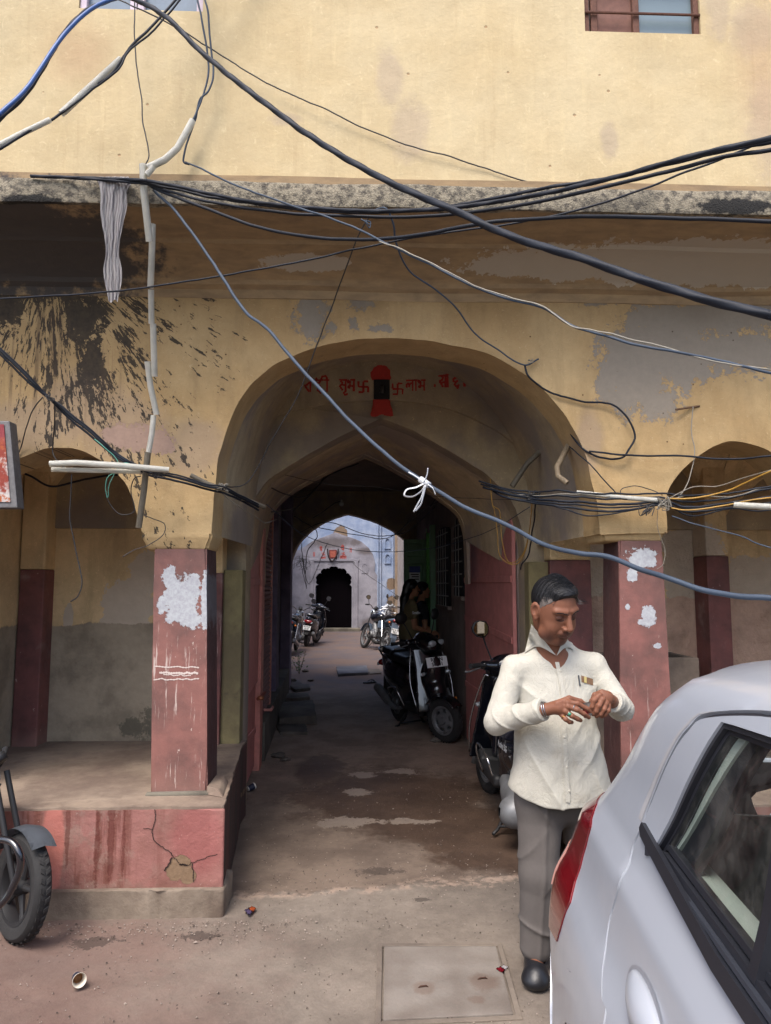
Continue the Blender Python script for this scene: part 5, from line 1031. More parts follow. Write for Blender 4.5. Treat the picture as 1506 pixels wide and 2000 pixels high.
cable('black cable sagging behind the small left arch', [(30, 918, 4.3), (60, 930, 4.4), (100, 950, 4.5), (150, 940, 4.5), (200, 930, 4.4), (260, 925, 4.2)], .007, CAB)
cable('thin wires trailing from the conduit end by the left passage jamb', [(430, 962, 3.84), (470, 992, 4.0), (500, 1010, 4.3), (520, 1022, 4.6), (540, 1015, 5.0)], .0026, WIREL, name='wire', jit=.006)
cable('green string tangled along the slanting bundle', [(185, 858, 3.64), (200, 870, 3.64), (225, 890, 3.66), (232, 915, 3.68), (212, 930, 3.7), (206, 950, 3.72), (210, 972, 3.74), (216, 940, 3.7), (240, 905, 3.68), (268, 915, 3.68)], .0022, simple('green_string', srgb(104, 176, 158), .7), name='string', cat='string', jit=.006)
def knot(label, px, py, Y, s, mat, n=9, name='wire_knot', cat='knot'):
    o = at(px, py, Y); pts = [(o.x + rnd.uniform(-s, s) * .9, o.y - .012 + rnd.uniform(-.016, .01), o.z + rnd.uniform(-s, s) * .7) for _ in range(n)]
    b_ = bmesh.new(); tube_bm(b_, spline(pts, 8), .0024, 6); ob = fin(b_, name, mat, None, smooth=True); tag(ob, label, cat)
knot('wire knot tying the slanting bundle over the small left arch', 100, 778, 3.62, .03, WIRE, 16)
knot('wire knot where the conduits meet above the left capital', 312, 924, 3.7, .045, WIRE, 22); knot('pale string knot on the slanting bundle by the arch edge', 436, 952, 3.8, .035, WIREL, 20)
knot('big tangle of wire tying the bundle above the right column', 1296, 984, 3.75, .05, WIREL, 34); knot('dark wire knot in the bundle inside the wide arch', 1042, 968, 4.02, .05, WIRE, 26); knot('wire twist at the arch rim where two wires meet', 1036, 708, 3.86, .02, WIREL, 10)
knot('dark wire tangle under the bundle at the right column', 1262, 998, 3.78, .045, WIRE, 18); knot('small wire twist on the spliced cable', 715, 440, 2.68, .02, CABG, 8)
knot('wire tangle hanging at the left end of the passage', 590, 1100, 11.3, .16, WIRE, 26)
# conduits
def conduit(label, pts, r, mat=None, group=None):
    P = P3(pts); b_ = bmesh.new(); D = dens(P, .05); n = len(D); r = r * 1.32
    tube_bm(b_, D, r, 14, cap=False); bmesh.ops.solidify(b_, geom=b_.faces, thickness=-.0016); o = fin(b_, 'conduit', mat or PVC, None, angle=40); tag(o, label, 'conduit', group)
GV = 'broken white conduit lengths hanging down the left'
conduit('first white conduit length, crossing the ledge at the top of the broken run', [(279, 322, 3.25), (281, 372, 3.25), (292, 472, 3.34)], .0128, group=GV)
conduit('second white conduit length, just below the ledge beside the rag', [(298, 438, 3.38), (297, 485, 3.4), (294, 562, 3.5)], .0118, group=GV)
conduit('third and shortest white conduit length of the broken run', [(295, 566, 3.52), (296, 632, 3.6)], .0112, group=GV)
conduit('fourth white conduit length, level with the top of the wide arch', [(299, 632, 3.6), (302, 735, 3.7)], .0118, group=GV)
conduit('fifth white conduit length, tilted to the right above the bare plaster patch', [(288, 706, 3.68), (294, 755, 3.72), (306, 810, 3.76)], .0118, group=GV)
conduit('sixth white conduit length, crossing the bare plaster patch', [(300, 812, 3.76), (297, 845, 3.76), (290, 886, 3.77)], .0108, PVC, group=GV)
conduit('lowest grey white conduit length ending beside the left capital', [(289, 884, 3.70), (281, 960, 3.75), (271, 1030, 3.80)], .0122, PVCG, group=GV)
conduit('bent white conduit elbow above the ledge', [(376, 236, 3.27), (362, 262, 3.26), (346, 290, 3.25), (322, 312, 3.25), (288, 328, 3.24)], .0125)
conduit('short white conduit stub branching right above the ledge', [(286, 342, 3.23), (300, 326, 3.23)], .0105)
conduit('long tilted white conduit at the upper left', [(236, 116, 3.08), (120, 222, 3.02)], .0115); conduit('white conduit end at the left edge under the blue cable', [(98, 234, 2.98), (40, 262, 2.94), (-10, 288, 2.9)], .009)
conduit('upper level white conduit crossing the small left arch', [(97, 906, 3.58), (150, 904, 3.6), (230, 909, 3.62), (330, 918, 3.68)], .0118); conduit('lower level white conduit crossing the small left arch', [(101, 917, 3.62), (180, 919, 3.64), (274, 921, 3.68)], .0092)
conduit('dusty conduit stub slanting off the left of the wide arch', [(372, 928, 3.74), (404, 944, 3.77), (436, 956, 3.8)], .0092, PVCG); conduit('dusty conduit stub at the left passage jamb', [(470, 972, 3.92), (515, 990, 4.2)], .0105, PVCG)
conduit('bent beige conduit inside the right of the wide arch', [(1114, 862, 4.1), (1100, 890, 4.06), (1088, 912, 4.03), (1090, 930, 4.0), (1108, 944, 3.97)], .0125, simple('beige_conduit', srgb(186, 166, 138), .6, var=.2, scale=20)); conduit('long level white conduit lying on the tangled bundle', [(1126, 962, 3.84), (1220, 972, 3.8), (1284, 977, 3.77)], .0098); conduit('white conduit running right from the bundle knot', [(1434, 986, 3.6), (1506, 990, 3.5), (1620, 996, 3.4)], .012)
conduit('grey conduit slanting up the dark vault right of the lunette', [(1000, 950, 4.7), (1030, 905, 4.7), (1112, 830, 4.6)], .014, PVCG)
tube_o = tube('iron_bracket', P3([(1320, 800, 3.84), (1366, 793, 3.88)]), .006, simple('rusty_bracket', srgb(120, 92, 70), .8, .3)); tag(tube_o, 'rusty iron bracket sticking out over the small right arch', 'bracket')
# plastic ribbon on the diagonal cable
rb = thing('plastic_ribbon', 'white plastic ribbon knotted round the diagonal grey cable', 'ribbon', tuple(at(828, 942, 2.28)))
RIB = simple('white_plastic_film', srgb(216, 218, 222), .4, var=.1)
for pts, w_ in (([(828, 942), (812, 930), (798, 922)], .006), ([(828, 942), (834, 928), (836, 914)], .005), ([(828, 944), (812, 952), (795, 956), (790, 968), (806, 970), (822, 960), (830, 948)], .007), ([(830, 948), (824, 970), (816, 985), (808, 1000)], .007), ([(832, 948), (826, 972), (822, 985), (812, 998)], .006), ([(836, 946), (846, 954), (851, 966)], .005)):
    b_ = bmesh.new(); tube_bm(b_, spline([tuple(at(x, y, 2.26)) for x, y in pts], 6), w_ * .55, 6, flat=.2); fin(b_, 'strip', RIB, rb, smooth=True)
b_ = bmesh.new(); tube_bm(b_, [tuple(at(821, 936, 2.3)), tuple(at(838, 948, 2.28))], .011, 10); fin(b_, 'wrap', RIB, rb, smooth=True)
# rag over the ledge
def rag():
    b_ = bmesh.new(); top = at(222, 352, 3.29)
    cols = [(190, 262), (194, 250), (197, 248), (200, 240), (203, 236), (205, 234), (204, 236), (206, 236), (210, 232)]; ys = [350, 372, 400, 430, 465, 500, 525, 555, 588]
    nu, nv = 64, 60
    def f(u, v):
        k = v * (len(ys) - 1); i = min(int(k), len(ys) - 2); t = k - i; a = cols[i][0] + (cols[i + 1][0] - cols[i][0]) * t; c = cols[i][1] + (cols[i + 1][1] - cols[i][1]) * t; y = ys[i] + (ys[i + 1] - ys[i]) * t
        if v > .9: y += 3 * math.sin(u * 7) * (v - .9) * 10
        fold = math.sin(u * 17 + v * 2.5) * .007 * (1 - .6 * v) + .4 * math.sin(u * 51 + 1 + v * 4) * .004; Y = 3.272 - .004 - fold * min(1, v * 4 + .25) + (.0 if v < .2 else 0)
        q_ = at(a + (c - a) * u + 2.2 * math.sin(v * 14 + u * 3), y, Y); return q_
    grid_bm(b_, f, np.linspace(0, 1, nu), np.linspace(0, 1, nv))
    grid_bm(b_, lambda u, v: at(188 + 64 * u, 352 - 8 * math.sin(v * math.pi * .5), 3.27 + .09 * v + .004 * math.sin(u * 30)), np.linspace(0, 1, 30), np.linspace(0, 1, 6))
    m = Mat('striped_grey_rag', .95); s = m.sep(m.pos()); st = m.math('SINE', m.math('MULTIPLY', m.math('ADD', s[0], m.math('MULTIPLY', m.noise(4, 3), .06)), 420)); c = m.mix(m.step(st, -.3, .6), srgb(206, 202, 202), srgb(166, 160, 162)); c = m.mul(.8, c, m.grey(m.noise(12, 5, .6), .75, 1.15)); m.color(c); m.bump(m.noise(80, 4, .6), .5, .004)
    bmesh.ops.solidify(b_, geom=b_.faces, thickness=.0015); tag(fin(b_, 'rag', m.m, None, smooth=True), 'striped grey rag hanging over the mouldy ledge', 'rag')
rag()
# rusty sign at the left edge
sg = thing('sign_board', 'rusty orange and white metal sign board cut by the left edge', 'sign', tuple(at(-10, 905, 3.66)))
x0, z0 = xz(-150, 985, 3.66); x1, z1 = xz(30, 822, 3.66); x0b, z0b = xz(34, 992, 3.66)
b_ = bmesh.new(); hexa(b_, [(x0, 3.66, z0b), (x0b, 3.66, z0b), (x0b, 3.74, z0b), (x0, 3.74, z0b), (x0, 3.66, z1), (x1 - .03, 3.66, z1), (x1 - .03, 3.74, z1), (x0, 3.74, z1)], .006, 2); fin(b_, 'frame', simple('dull_zinc_frame', srgb(118, 116, 116), .6, .3, var=.35, scale=40, bump=.3), sg)
def rust_mat():
    m = Mat('rusted_sign_face', .8); c = m.mix(m.step(m.noise(9, 7, .75), .46, .53), srgb(184, 96, 48), srgb(206, 196, 190)); c = m.mix(m.step(m.noise(5, 5, .7, vec=m.vmath('ADD', m.pos(), (3, 3, 3))), .52, .6), c, srgb(150, 60, 44)); s = m.sep(m.pos()); c = m.mix(m.step(m.math('ADD', s[2], m.math('MULTIPLY', m.noise(12, 5, .7), .15)), z1 - .06, z1), c, srgb(150, 60, 66)); c = m.mul(1, c, m.grey(m.noise(60, 5, .7), .7, 1.2)); m.color(c); m.bump(m.noise(50, 6, .7), .6, .004); return m.m
b_ = bmesh.new(); hexa(b_, [(x0, 3.654, z0b + .03), (x0b - .035, 3.654, z0b + .03), (x0b - .035, 3.66, z0b + .03), (x0, 3.66, z0b + .03), (x0, 3.654, z1 - .02), (x1 - .055, 3.654, z1 - .02), (x1 - .055, 3.66, z1 - .02), (x0, 3.66, z1 - .02)]); fin(b_, 'face', rust_mat(), sg)
b_ = bmesh.new(); tube_bm(b_, [(x0 + .1, 3.70, z1 - .1), (x0 + .1, 3.88, z1 - .1)], .012, 6); fin(b_, 'bracket', RUST, sg)
# round lamp-like white bulb hanging in the passage
bl = at(667, 984, 9.0); b_ = bmesh.new(); lathe_bm(b_, [(0, -.03), (.02, -.024), (.03, -.008), (.03, .008), (.02, .022), (.012, .03), (.012, .05), (0, .055)], 16, Matrix.Translation(bl)); tag(fin(b_, 'bulb', simple('white_bulb_glass', srgb(214, 214, 206), .3), None, smooth=True), 'small white bulb hanging unlit under the passage ceiling', 'bulb')
cable('short black flex holding the white bulb', [(667, 978, 9.0), (650, 985, 9.0), (630, 1000, 9.2), (610, 1012, 9.6)], .006, WIRE, name='wire')
# ================================================================== white hatchback at the right, its tail towards the arcade
CTH = R(7.0); DRx, DRy = math.sin(CTH), math.cos(CTH); NLx, NLy = -DRy, DRx; CL = -1.04
def CW(b, l, z): return Vector((b * DRx + l * NLx, b * DRy + l * NLy, z))
def lerpt(t, tab):
    for (a, va), (b, vb) in zip(tab, tab[1:]):
        if t <= b: k = max(0.0, (t - a) / (b - a)); k = k * k * (3 - 2 * k) if False else k; return va + (vb - va) * k
    return tab[-1][1]
def smt(tab, n=60):
    """smooth table lookup through Catmull-Rom"""
    sp = spline(tab, 10); return lambda t: lerpt(t, sp)
Lz = smt([(-.1, -.36), (.15, -.30), (.3, -.262), (.45, -.268), (.6, -.272), (.72, -.294), (.80, -.332), (.88, -.354), (.94, -.366), (.975, -.393), (1.04, -.413), (1.12, -.436), (1.22, -.456), (1.32, -.482), (1.40, -.512), (1.44, -.545), (1.47, -.59), (1.6, -.72), (1.9, -1.02), (2.0, -1.12)])
Zz = smt([(-.1, -.1), (.5, .5), (1.04, 1.04), (1.3, 1.298), (1.40, 1.392), (1.44, 1.418), (1.47, 1.432), (1.6, 1.462), (1.9, 1.49), (2.0, 1.49)])
Cz = smt([(-.1, 2.1), (.3, 2.14), (.5, 2.22), (.7, 2.25), (.9, 2.18), (1.0, 2.04), (1.1, 1.93), (1.25, 1.78), (1.4, 1.63), (1.44, 1.66), (1.5, 1.74), (1.6, 1.83), (1.7, 1.88), (2.0, 1.92)])
Rz = smt([(-.1, .30), (.5, .34), (.9, .34), (1.1, .34), (1.4, .30), (1.44, .28), (1.5, .22), (1.6, .15), (2.0, .06)])
def CS(b, t, off=0.0, side=1):
    """skin of the car: b along the car towards its tail (wrapping round the corner), t up the section"""
    L, z, c, r = Lz(t), Zz(t), Cz(t), Rz(t); l = L - .006 * max(0, (min(b, c) - .3)) ** 2
    k_ = min(1, max(0, (t - 1.28) / .2)); z -= .075 * max(0.0, min(b, c + r) - 1.0) ** 2 * k_ * k_ * (3 - 2 * k_)
    if b < -.35: l = l - .10 * (-.35 - b) ** 2 * .6
    nb, nl_ = 0.0, 1.0
    if b > c:
        ph = (b - c) / r
        if ph < math.pi / 2: bb = c + r * math.sin(ph); l = l - r * (1 - math.cos(ph)); nb, nl_ = math.sin(ph), math.cos(ph)
        else: bb = c + r; l = max(CL - .0005, l - r - (b - c - r * math.pi / 2)); nb, nl_ = 1.0, 0.0
    else: bb = b
    bb -= nb * off; l -= nl_ * off
    if off and t > 1.4: z -= off
    if side < 0: l = 2 * CL - l
    return CW(bb, l, z)
def BM(t): return Cz(t) + Rz(t) * math.pi / 2 + max(0, Lz(t) - .02 - Rz(t) - CL)
def CN(b, t, side=1):
    e = .01; a = CS(b + e, t, 0, side) - CS(b - e, t, 0, side); c = CS(b, t + e, 0, side) - CS(b, t - e, 0, side); n = c.cross(a) if side > 0 else a.cross(c)
    return n.normalized()
def onb(px, py, guess=1.6):
    """pixel -> (b, t) on the skin below the roof"""
    d = ray(px, py); dn = d[0] * NLx + d[1] * NLy; b_, t = guess, 1.0
    for _ in range(40):
        p = CS(b_, t); l = p.x * NLx + p.y * NLy; k = l / dn; b2 = (d[0] * DRx + d[1] * DRy) * k; z2 = CAM_H + d[2] * k
        b_ += (b2 - b_) * .5; t += (z2 - t) * .5
    return (b_, t)
def paint():
    m = Mat('white_car_paint', .32, 0, .5); c = m.mul(1.0, srgb(180, 186, 197), m.grey(m.noise(1.5, 4), .95, 1.04))
    s = m.sep(m.pos()); g = m.math('MULTIPLY', m.step(m.noise(7, 6, .7), .45, .75), m.step(s[2], .9, .3)); c = m.mix(m.math('MULTIPLY', g, .4), c, srgb(150, 138, 128))
    sp = m.step(m.voro(70), .06, .03); c = m.mix(m.math('MULTIPLY', m.math('MULTIPLY', sp, m.step(m.noise(5, 3), .55, .6)), .6), c, srgb(120, 105, 95)); m.color(c)
    m.b.inputs['Coat Weight'].default_value = .7; m.b.inputs['Coat Roughness'].default_value = .08; m.rough(m.grey(m.noise(20, 5, .6), .28, .42)); return m.m
CP = paint(); RUB = simple('black_window_rubber', srgb(36, 38, 46), .5, var=.15, scale=20, spec=.45); TRIM = simple('grey_green_interior_trim', srgb(186, 194, 184), .8, var=.1); SEATM = simple('dark_grey_seat_cloth', srgb(120, 118, 112), .95, var=.2, scale=30, bump=.3)
def glass(name, tint, rough=.02, alpha=.5):
    m = Mat(name, rough, 0, .5, tint); m.b.inputs['Transmission Weight'].default_value = 0
    t = m.n('ShaderNodeBsdfTransparent'); t.inputs[0].default_value = (*[min(1, x * 1.0) for x in (.84, .88, .87)], 1); g = m.n('ShaderNodeBsdfGlossy'); g.inputs['Roughness'].default_value = .02
    f = m.n('ShaderNodeLayerWeight'); f.inputs[0].default_value = .5; fz = m.math('ADD', .05, m.math('MULTIPLY', m.math('POWER', f.outputs['Facing'], 4.0), .9)); mx = m.n('ShaderNodeMixShader'); m.put(mx.inputs[0], fz); m.put(mx.inputs[1], t.outputs[0]); m.put(mx.inputs[2], g.outputs[0])
    dust = m.n('ShaderNodeBsdfDiffuse'); dust.inputs[0].default_value = (.45, .43, .4, 1); m2 = m.n('ShaderNodeMixShader'); m.put(m2.inputs[0], m.math('MULTIPLY', m.step(m.noise(9, 6, .7), .35, .8), alpha * .28)); m.put(m2.inputs[1], mx.outputs[0]); m.put(m2.inputs[2], dust.outputs[0])
    m.t.links.new(m2.outputs[0], m.t.nodes['Material Output'].inputs[0]); return m.m
GLS = glass('car_window_glass', (.5, .6, .6))
REDL = simple('red_tail_lamp_lens', srgb(128, 16, 26), .12, spec=.7, coat=1.0, var=.15, scale=12); CLEARL = simple('dull_clear_lamp_lens', srgb(200, 150, 140), .12, spec=.7, coat=1.0)
carr = thing('parked_car', 'white hatchback filling the lower right corner, its rear towards the man', 'car', tuple(CW(.7, CL, 0)))
def cpanel(name, poly, off=0.0, depth=.014, mat=CP, step=.035, holes=(), parent=None, sides=(1, -1), angle=None, label=None):
    outs = []
    for sd_ in sides:
        b_ = bmesh.new(); panel_bm(b_, poly, lambda u, v: CS(u, v, off, sd_), step, depth, lambda u, v: CN(u, v, sd_), holes)
        me = bpy.data.meshes.new(name); b_.normal_update(); b_.to_mesh(me); b_.free(); me.validate()
        # orient outwards
        o = link(name, me, mat, parent if parent is not None else carr, True); bm_ = bmesh.new(); bm_.from_mesh(me); bmesh.ops.recalc_face_normals(bm_, faces=bm_.faces); bm_.to_mesh(me); bm_.free(); me.shade_smooth(); me.set_sharp_from_angle(angle=R(angle or 40)); worldfix(o); outs.append(o)
        if label: o['label'] = label
    return outs
def PX(*pts): return [onb(*p) for p in pts]
# lines read from the picture on the skin
gut = PX((1255, 1612), (1262, 1590), (1282, 1540), (1318, 1460), (1345, 1420), (1380, 1388)) + [(1.20, 1.405), (.95, 1.41)]
cutl = PX((1255, 1612), (1235, 1660), (1210, 1725), (1190, 1800), (1179, 1880), (1176, 1950), (1180, 1999))
cut = spline(cutl + [(1.52, .52), (1.40, .38), (1.34, .26)], 5); gutl = spline(gut, 5)
gap = .006
door = [(b_ - gap, t) for b_, t in cut] + [(.62, .24), (.60, .6), (.60, 1.04), (.60, 1.405)] + [(b_, t - gap) for b_, t in gutl[::-1] if b_ > .62][:-1]
wbl, wtl = onb(1268, 1672), onb(1408, 1402)
winh = [wbl, (wbl[0] - .05, 1.044), (1.2, 1.040), (.9, 1.034), (.68, 1.034), (.70, 1.375), (1.0, 1.377), (wtl[0] - .05, wtl[1] + .004), wtl]
cpanel('door', door, holes=[winh], step=.03)
fdoor = [(.592, .24), (.592, 1.405), (.2, 1.40), (-.15, 1.24), (-.42, 1.04), (-.44, .6), (-.40, .24)]; fwin = [(.54, 1.02), (.54, 1.372), (.22, 1.37), (-.1, 1.2), (-.30, 1.03)]
cpanel('door', fdoor, holes=[fwin], step=.05)
arch = [(1.80 + .29 * math.cos(a), .25 + .29 * math.sin(a)) for a in np.linspace(R(150), R(10), 9)]
quarter = [(b_ + gap, t) for b_, t in cut[:-4]] + [(1.50, .40)] + arch + [(2.20, .30), (2.26, .36), (2.34, .50)]
lampe = [onb(*p, 2.05) for p in ((1161, 1584), (1155, 1615), (1140, 1670), (1125, 1720), (1115, 1762), (1100, 1795), (1090, 1826), (1084, 1842))]; lampe = [q_ for q_ in lampe if q_[0] < 2.6]
lamp = [(lampe[0][0] + .03, lampe[0][1] + .012), (2.30, lampe[0][1] + .01), (2.42, .96), (2.44, .8), (2.44, .62), (2.38, .56), (lampe[-1][0] + .06, lampe[-1][1] - .13), (lampe[-1][0] + .03, lampe[-1][1] - .08)] + lampe[::-1]
lo = 0.0
quarter += [(2.46, .58), (2.48, .62), (2.48, 1.05), (2.30, 1.06), (2.04, 1.40), (2.05, 1.445), (2.02, 1.52), (2.02, 1.60), (2.0, 1.96), (-.4, 1.96), (-.4, 1.56), (.0, 1.48), (.30, 1.42)] + [(b_, t + gap) for b_, t in gutl[::-1]]
# roof and quarter in one skin, with the lamp let in
cpanel('body_side', quarter, holes=[[(b_ + (.004 if b_ > 2.2 else -.004), t) for b_, t in lamp]], step=.035)
cpanel('tail_lamp', lamp, off=-.004, depth=.03, mat=REDL, step=.03)
cpanel('lamp_insert', [(2.33, .68), (2.40, .66), (2.40, .80), (2.31, .80)], off=-.0075, depth=.004, mat=CLEARL, step=.03)
cpanel('bumper', [(2.215, .33), (2.235, .385), (2.31, .475), (2.40, .585), (2.48, .60), (BM(.6), .60), (BM(.4), .40), (BM(.18), .18), (2.1, .18), (2.16, .26)], off=-.006, depth=.02, step=.04)
cpanel('bumper_insert', [(2.30, .30), (2.9, .30), (2.9, .40), (2.36, .42)], off=-.026, depth=.01, mat=RUB, step=.05)
cpanel('sill', [(1.32, .255), (-.4, .235), (-.4, .16), (1.5, .16)], off=.02, depth=.02, step=.08, mat=CP)
cpanel('front_wing', [(-.448, .25), (-.448, 1.03), (-.9, .98), (-1.2, .84), (-1.25, .3), (-1.1, .25), (-1.02, .5), (-.8, .58), (-.6, .46), (-.55, .25)], step=.06)
# hatch: lid with the rear window
hg = [(2.36, 1.08), (BM(1.08) - .004, 1.08), (BM(1.22) - .004, 1.22), (BM(1.36) - .004, 1.36), (2.14, 1.36)]
cpanel('tailgate', [(2.488, .62), (BM(.62), .62), (BM(.8), .8), (BM(1.0), 1.0), (BM(1.08), 1.08), (BM(1.22), 1.22), (BM(1.36), 1.36), (BM(1.43), 1.43), (2.06, 1.43), (2.05, 1.40), (2.31, 1.06), (2.488, 1.055)], holes=[[(min(b_, BM(t) - .02), t) for b_, t in hg]], step=.05)
cpanel('rear_window', hg, off=.006, depth=0, mat=GLS, step=.08)
# door glass, seals, strips
cpanel('window', [(b_, t) for b_, t in [wbl, (wbl[0] - .05, 1.036), (1.128, 1.03), (1.118, 1.377), (wtl[0] - .05, wtl[1] + .004), wtl]], off=.020, depth=0, mat=GLS, step=.05)
cpanel('window', [(1.090, 1.03), (.68, 1.026), (.70, 1.372), (1.082, 1.374)], off=.024, depth=0, mat=GLS, step=.08)
cpanel('window', fwin, off=.022, depth=0, mat=GLS, step=.1)
def ring(poly, ins):
    c = np.mean(np.array(poly), axis=0); n = len(poly); out = []
    for i in range(n):
        p, a, b_ = np.array(poly[i]), np.array(poly[i - 1]), np.array(poly[(i + 1) % n]); e1 = (p - a) / max(np.linalg.norm(p - a), 1e-6); e2 = (b_ - p) / max(np.linalg.norm(b_ - p), 1e-6)
        n1 = np.array((-e1[1], e1[0])); n2 = np.array((-e2[1], e2[0])); m_ = n1 + n2; m_ /= max(np.linalg.norm(m_), 1e-6); s_ = 1 if np.dot(m_, c - p) > 0 else -1
        out.append(tuple(p + m_ * s_ * ins / max(.5, abs(np.dot(m_, n1)))))
    return out
cpanel('window_seal', winh, off=.006, depth=.03, mat=RUB, holes=[ring(winh, .012)], step=.03)
cpanel('window_seal', ring(winh, .013), off=.016, depth=.02, mat=RUB, holes=[ring(winh, .024)], step=.03)
cpanel('window_seal', fwin, off=.006, depth=.03, mat=RUB, holes=[ring(fwin, .022)], step=.06)
cpanel('division_bar', [(1.122, 1.042), (1.096, 1.042), (1.084, 1.372), (1.114, 1.372)], off=.004, depth=.03, mat=RUB, step=.03)
bst = onb(1262, 1612)
cpanel('belt_strip', [(bst[0] + .010, bst[1] - .008), (bst[0] + .004, bst[1] + .006), (1.2, 1.034), (.60, 1.026), (.60, 1.000), (1.2, 1.008), (bst[0] - .01, bst[1] - .020)], off=-.011, depth=.012, mat=RUB, step=.03)
cpanel('belt_strip', [(wbl[0] + .015, wbl[1] - .004), (wbl[0] - .05, 1.048), (1.2, 1.043), (.60, 1.037), (.60, 1.029), (1.2, 1.036), (bst[0] - .03, bst[1] - .014)], off=-.005, depth=.01, mat=simple('dark_grey_strip', srgb(52, 56, 66), .5), step=.03)
cpanel('belt_strip', [(.59, 1.038), (-.40, 1.03), (-.40, 1.005), (.59, 1.008)], off=-.009, depth=.012, mat=RUB, step=.06)
# roof channel: a dark seam between door frame and roof side
cpanel('roof_channel', [(b_ + .012, t + .012) for b_, t in gutl] + [(b_ - .012, t - .012) for b_, t in gutl[::-1]], off=.012, depth=0, mat=simple('dusty_door_seam', srgb(96, 90, 92), .8), step=.03)
gl2 = [q_ for q_ in gutl if q_[1] < 1.385][::2]; wd2 = [.008 + .020 * (1.40 - t) / .34 for _, t in gl2]
cpanel('gutter_lip', [(b_ + .011, t + .004) for b_, t in gl2] + [(b_ + .011 + w2, t + .004) for (b_, t), w2 in zip(gl2[::-1], wd2[::-1])], off=-.0008, depth=0, mat=simple('dusty_beige_gutter', srgb(172, 172, 176), .6), step=.03)
cpanel('door_seam', [(b_ + .014, t) for b_, t in cut] + [(b_ - .014, t) for b_, t in cut[::-1]], off=.013, depth=0, mat=simple('pale_door_seam', srgb(190, 190, 196), .6), step=.03)
# handle
hb, ht = onb(1258, 1975)
for sd_ in (1, -1):
    b_ = bmesh.new(); rings = []
    for k in range(13):
        s_ = k / 12; x = hb + .10 - .22 * s_; hgt = .034 * math.sin(math.pi * (s_ * .94 + .03)) ** .45; prj = .030 * math.sin(math.pi * (s_ * .94 + .03)) ** .6; rr = []
        for a in np.linspace(0, 2 * math.pi, 13)[:-1]:
            t = ht + .012 - .01 * s_ + math.cos(a) * hgt; rr.append(CS(x, t, -prj * max(0, math.sin(a)) + (.004 if math.sin(a) <= 0 else 0), sd_))
        rings.append(rr)
    loft_bm(b_, rings); fin(b_, 'door_handle', CP, carr, smooth=True)
cpanel('handle_recess', [(hb + .125 * math.cos(a), ht + .05 * math.sin(a)) for a in np.linspace(0, 2 * math.pi, 25)[:-1]], off=-.0012, depth=0, mat=simple('shaded_recess_paint', srgb(150, 152, 160), .4), step=.03)  # flat oval; the shade of the recess is a darker paint colour
# scrape marks on the rear wing
for pts in ([(1088, 1850), (1096, 1868), (1104, 1884), (1110, 1892)], [(1090, 1856), (1098, 1868)], [(1112, 1896), (1116, 1899)]):
    bb = [onb(*p, 2.1) for p in pts]; b_ = bmesh.new(); L = []
    for i, (u, v) in enumerate(bb): wd_ = .0035 if 0 < i < len(bb) - 1 else .0012; L.append((b_.verts.new(CS(u + wd_, v, -.0012)), b_.verts.new(CS(u - wd_, v, -.0012))))
    for p, q_ in zip(L, L[1:]): b_.faces.new((p[0], p[1], q_[1], q_[0]))
    fin(b_, 'scrape', simple('dark_scrape', srgb(70, 72, 84), .7), carr)
# inside: lining, floor, shelf, seats, wiper
cpanel('inner_lining', [(1.98, .30), (1.98, 1.05), (1.74, 1.40), (1.4, 1.46), (-.3, 1.46), (-.38, 1.0), (-.38, .3)], off=.075, depth=0, mat=TRIM, step=.07, holes=[ring(winh, -.004), ring(fwin, -.01)])
cpanel('pillar_trim', [(wbl[0] - .028, 1.06), (wbl[0] - .056, 1.06), (wtl[0] - .052, 1.335), (wtl[0] - .030, 1.345)], off=.034, depth=.01, mat=TRIM, step=.05)
cpanel('pillar_cover', [(wbl[0] - .05, 1.045), (wbl[0] - .13, 1.045), (wtl[0] - .10, 1.35), (wtl[0] - .045, 1.35)], off=.040, depth=.02, mat=RUB, step=.05)
for sd_ in (1, -1):
    b_ = bmesh.new(); grid_bm(b_, lambda u, v: CS(u, 1.038 - .10 * max(0, v - .6), .03 + .11 * v, sd_) , np.linspace(wbl[0] - .03, .1, 24), np.linspace(0, 1, 6)); fin(b_, 'door_trim', TRIM, carr, smooth=True)
def cbox(name, b0, b1, l0, l1, z0, z1, mat, bev=.03, parent=carr):
    b_ = bmesh.new(); hexa(b_, [tuple(CW(*p)) for p in ((b0, l0, z0), (b1, l0, z0), (b1, l1, z0), (b0, l1, z0), (b0, l0, z1), (b1, l0, z1), (b1, l1, z1), (b0, l1, z1))], bev, 3); return fin(b_, name, mat, parent, smooth=True, angle=None)
cbox('floor_pan', -1.0, 2.35, -1.70, -.38, .22, .26, simple('black_underbody', srgb(24, 24, 26), .9), .005); cbox('parcel_shelf', 1.72, 2.18, -1.62, -.50, .92, .95, SEATM, .01)
cbox('rear_seat', 1.10, 1.62, -1.60, -.52, .32, .58, SEATM, .05)
b_ = bmesh.new(); hexa(b_, [tuple(CW(*p)) for p in ((1.50, -1.6, .50), (1.64, -1.6, .50), (1.64, -.52, .50), (1.50, -.52, .50), (1.66, -1.6, 1.08), (1.76, -1.6, 1.08), (1.76, -.52, 1.08), (1.66, -.52, 1.08))], .04, 3); fin(b_, 'rear_backrest', SEATM, carr, smooth=True)
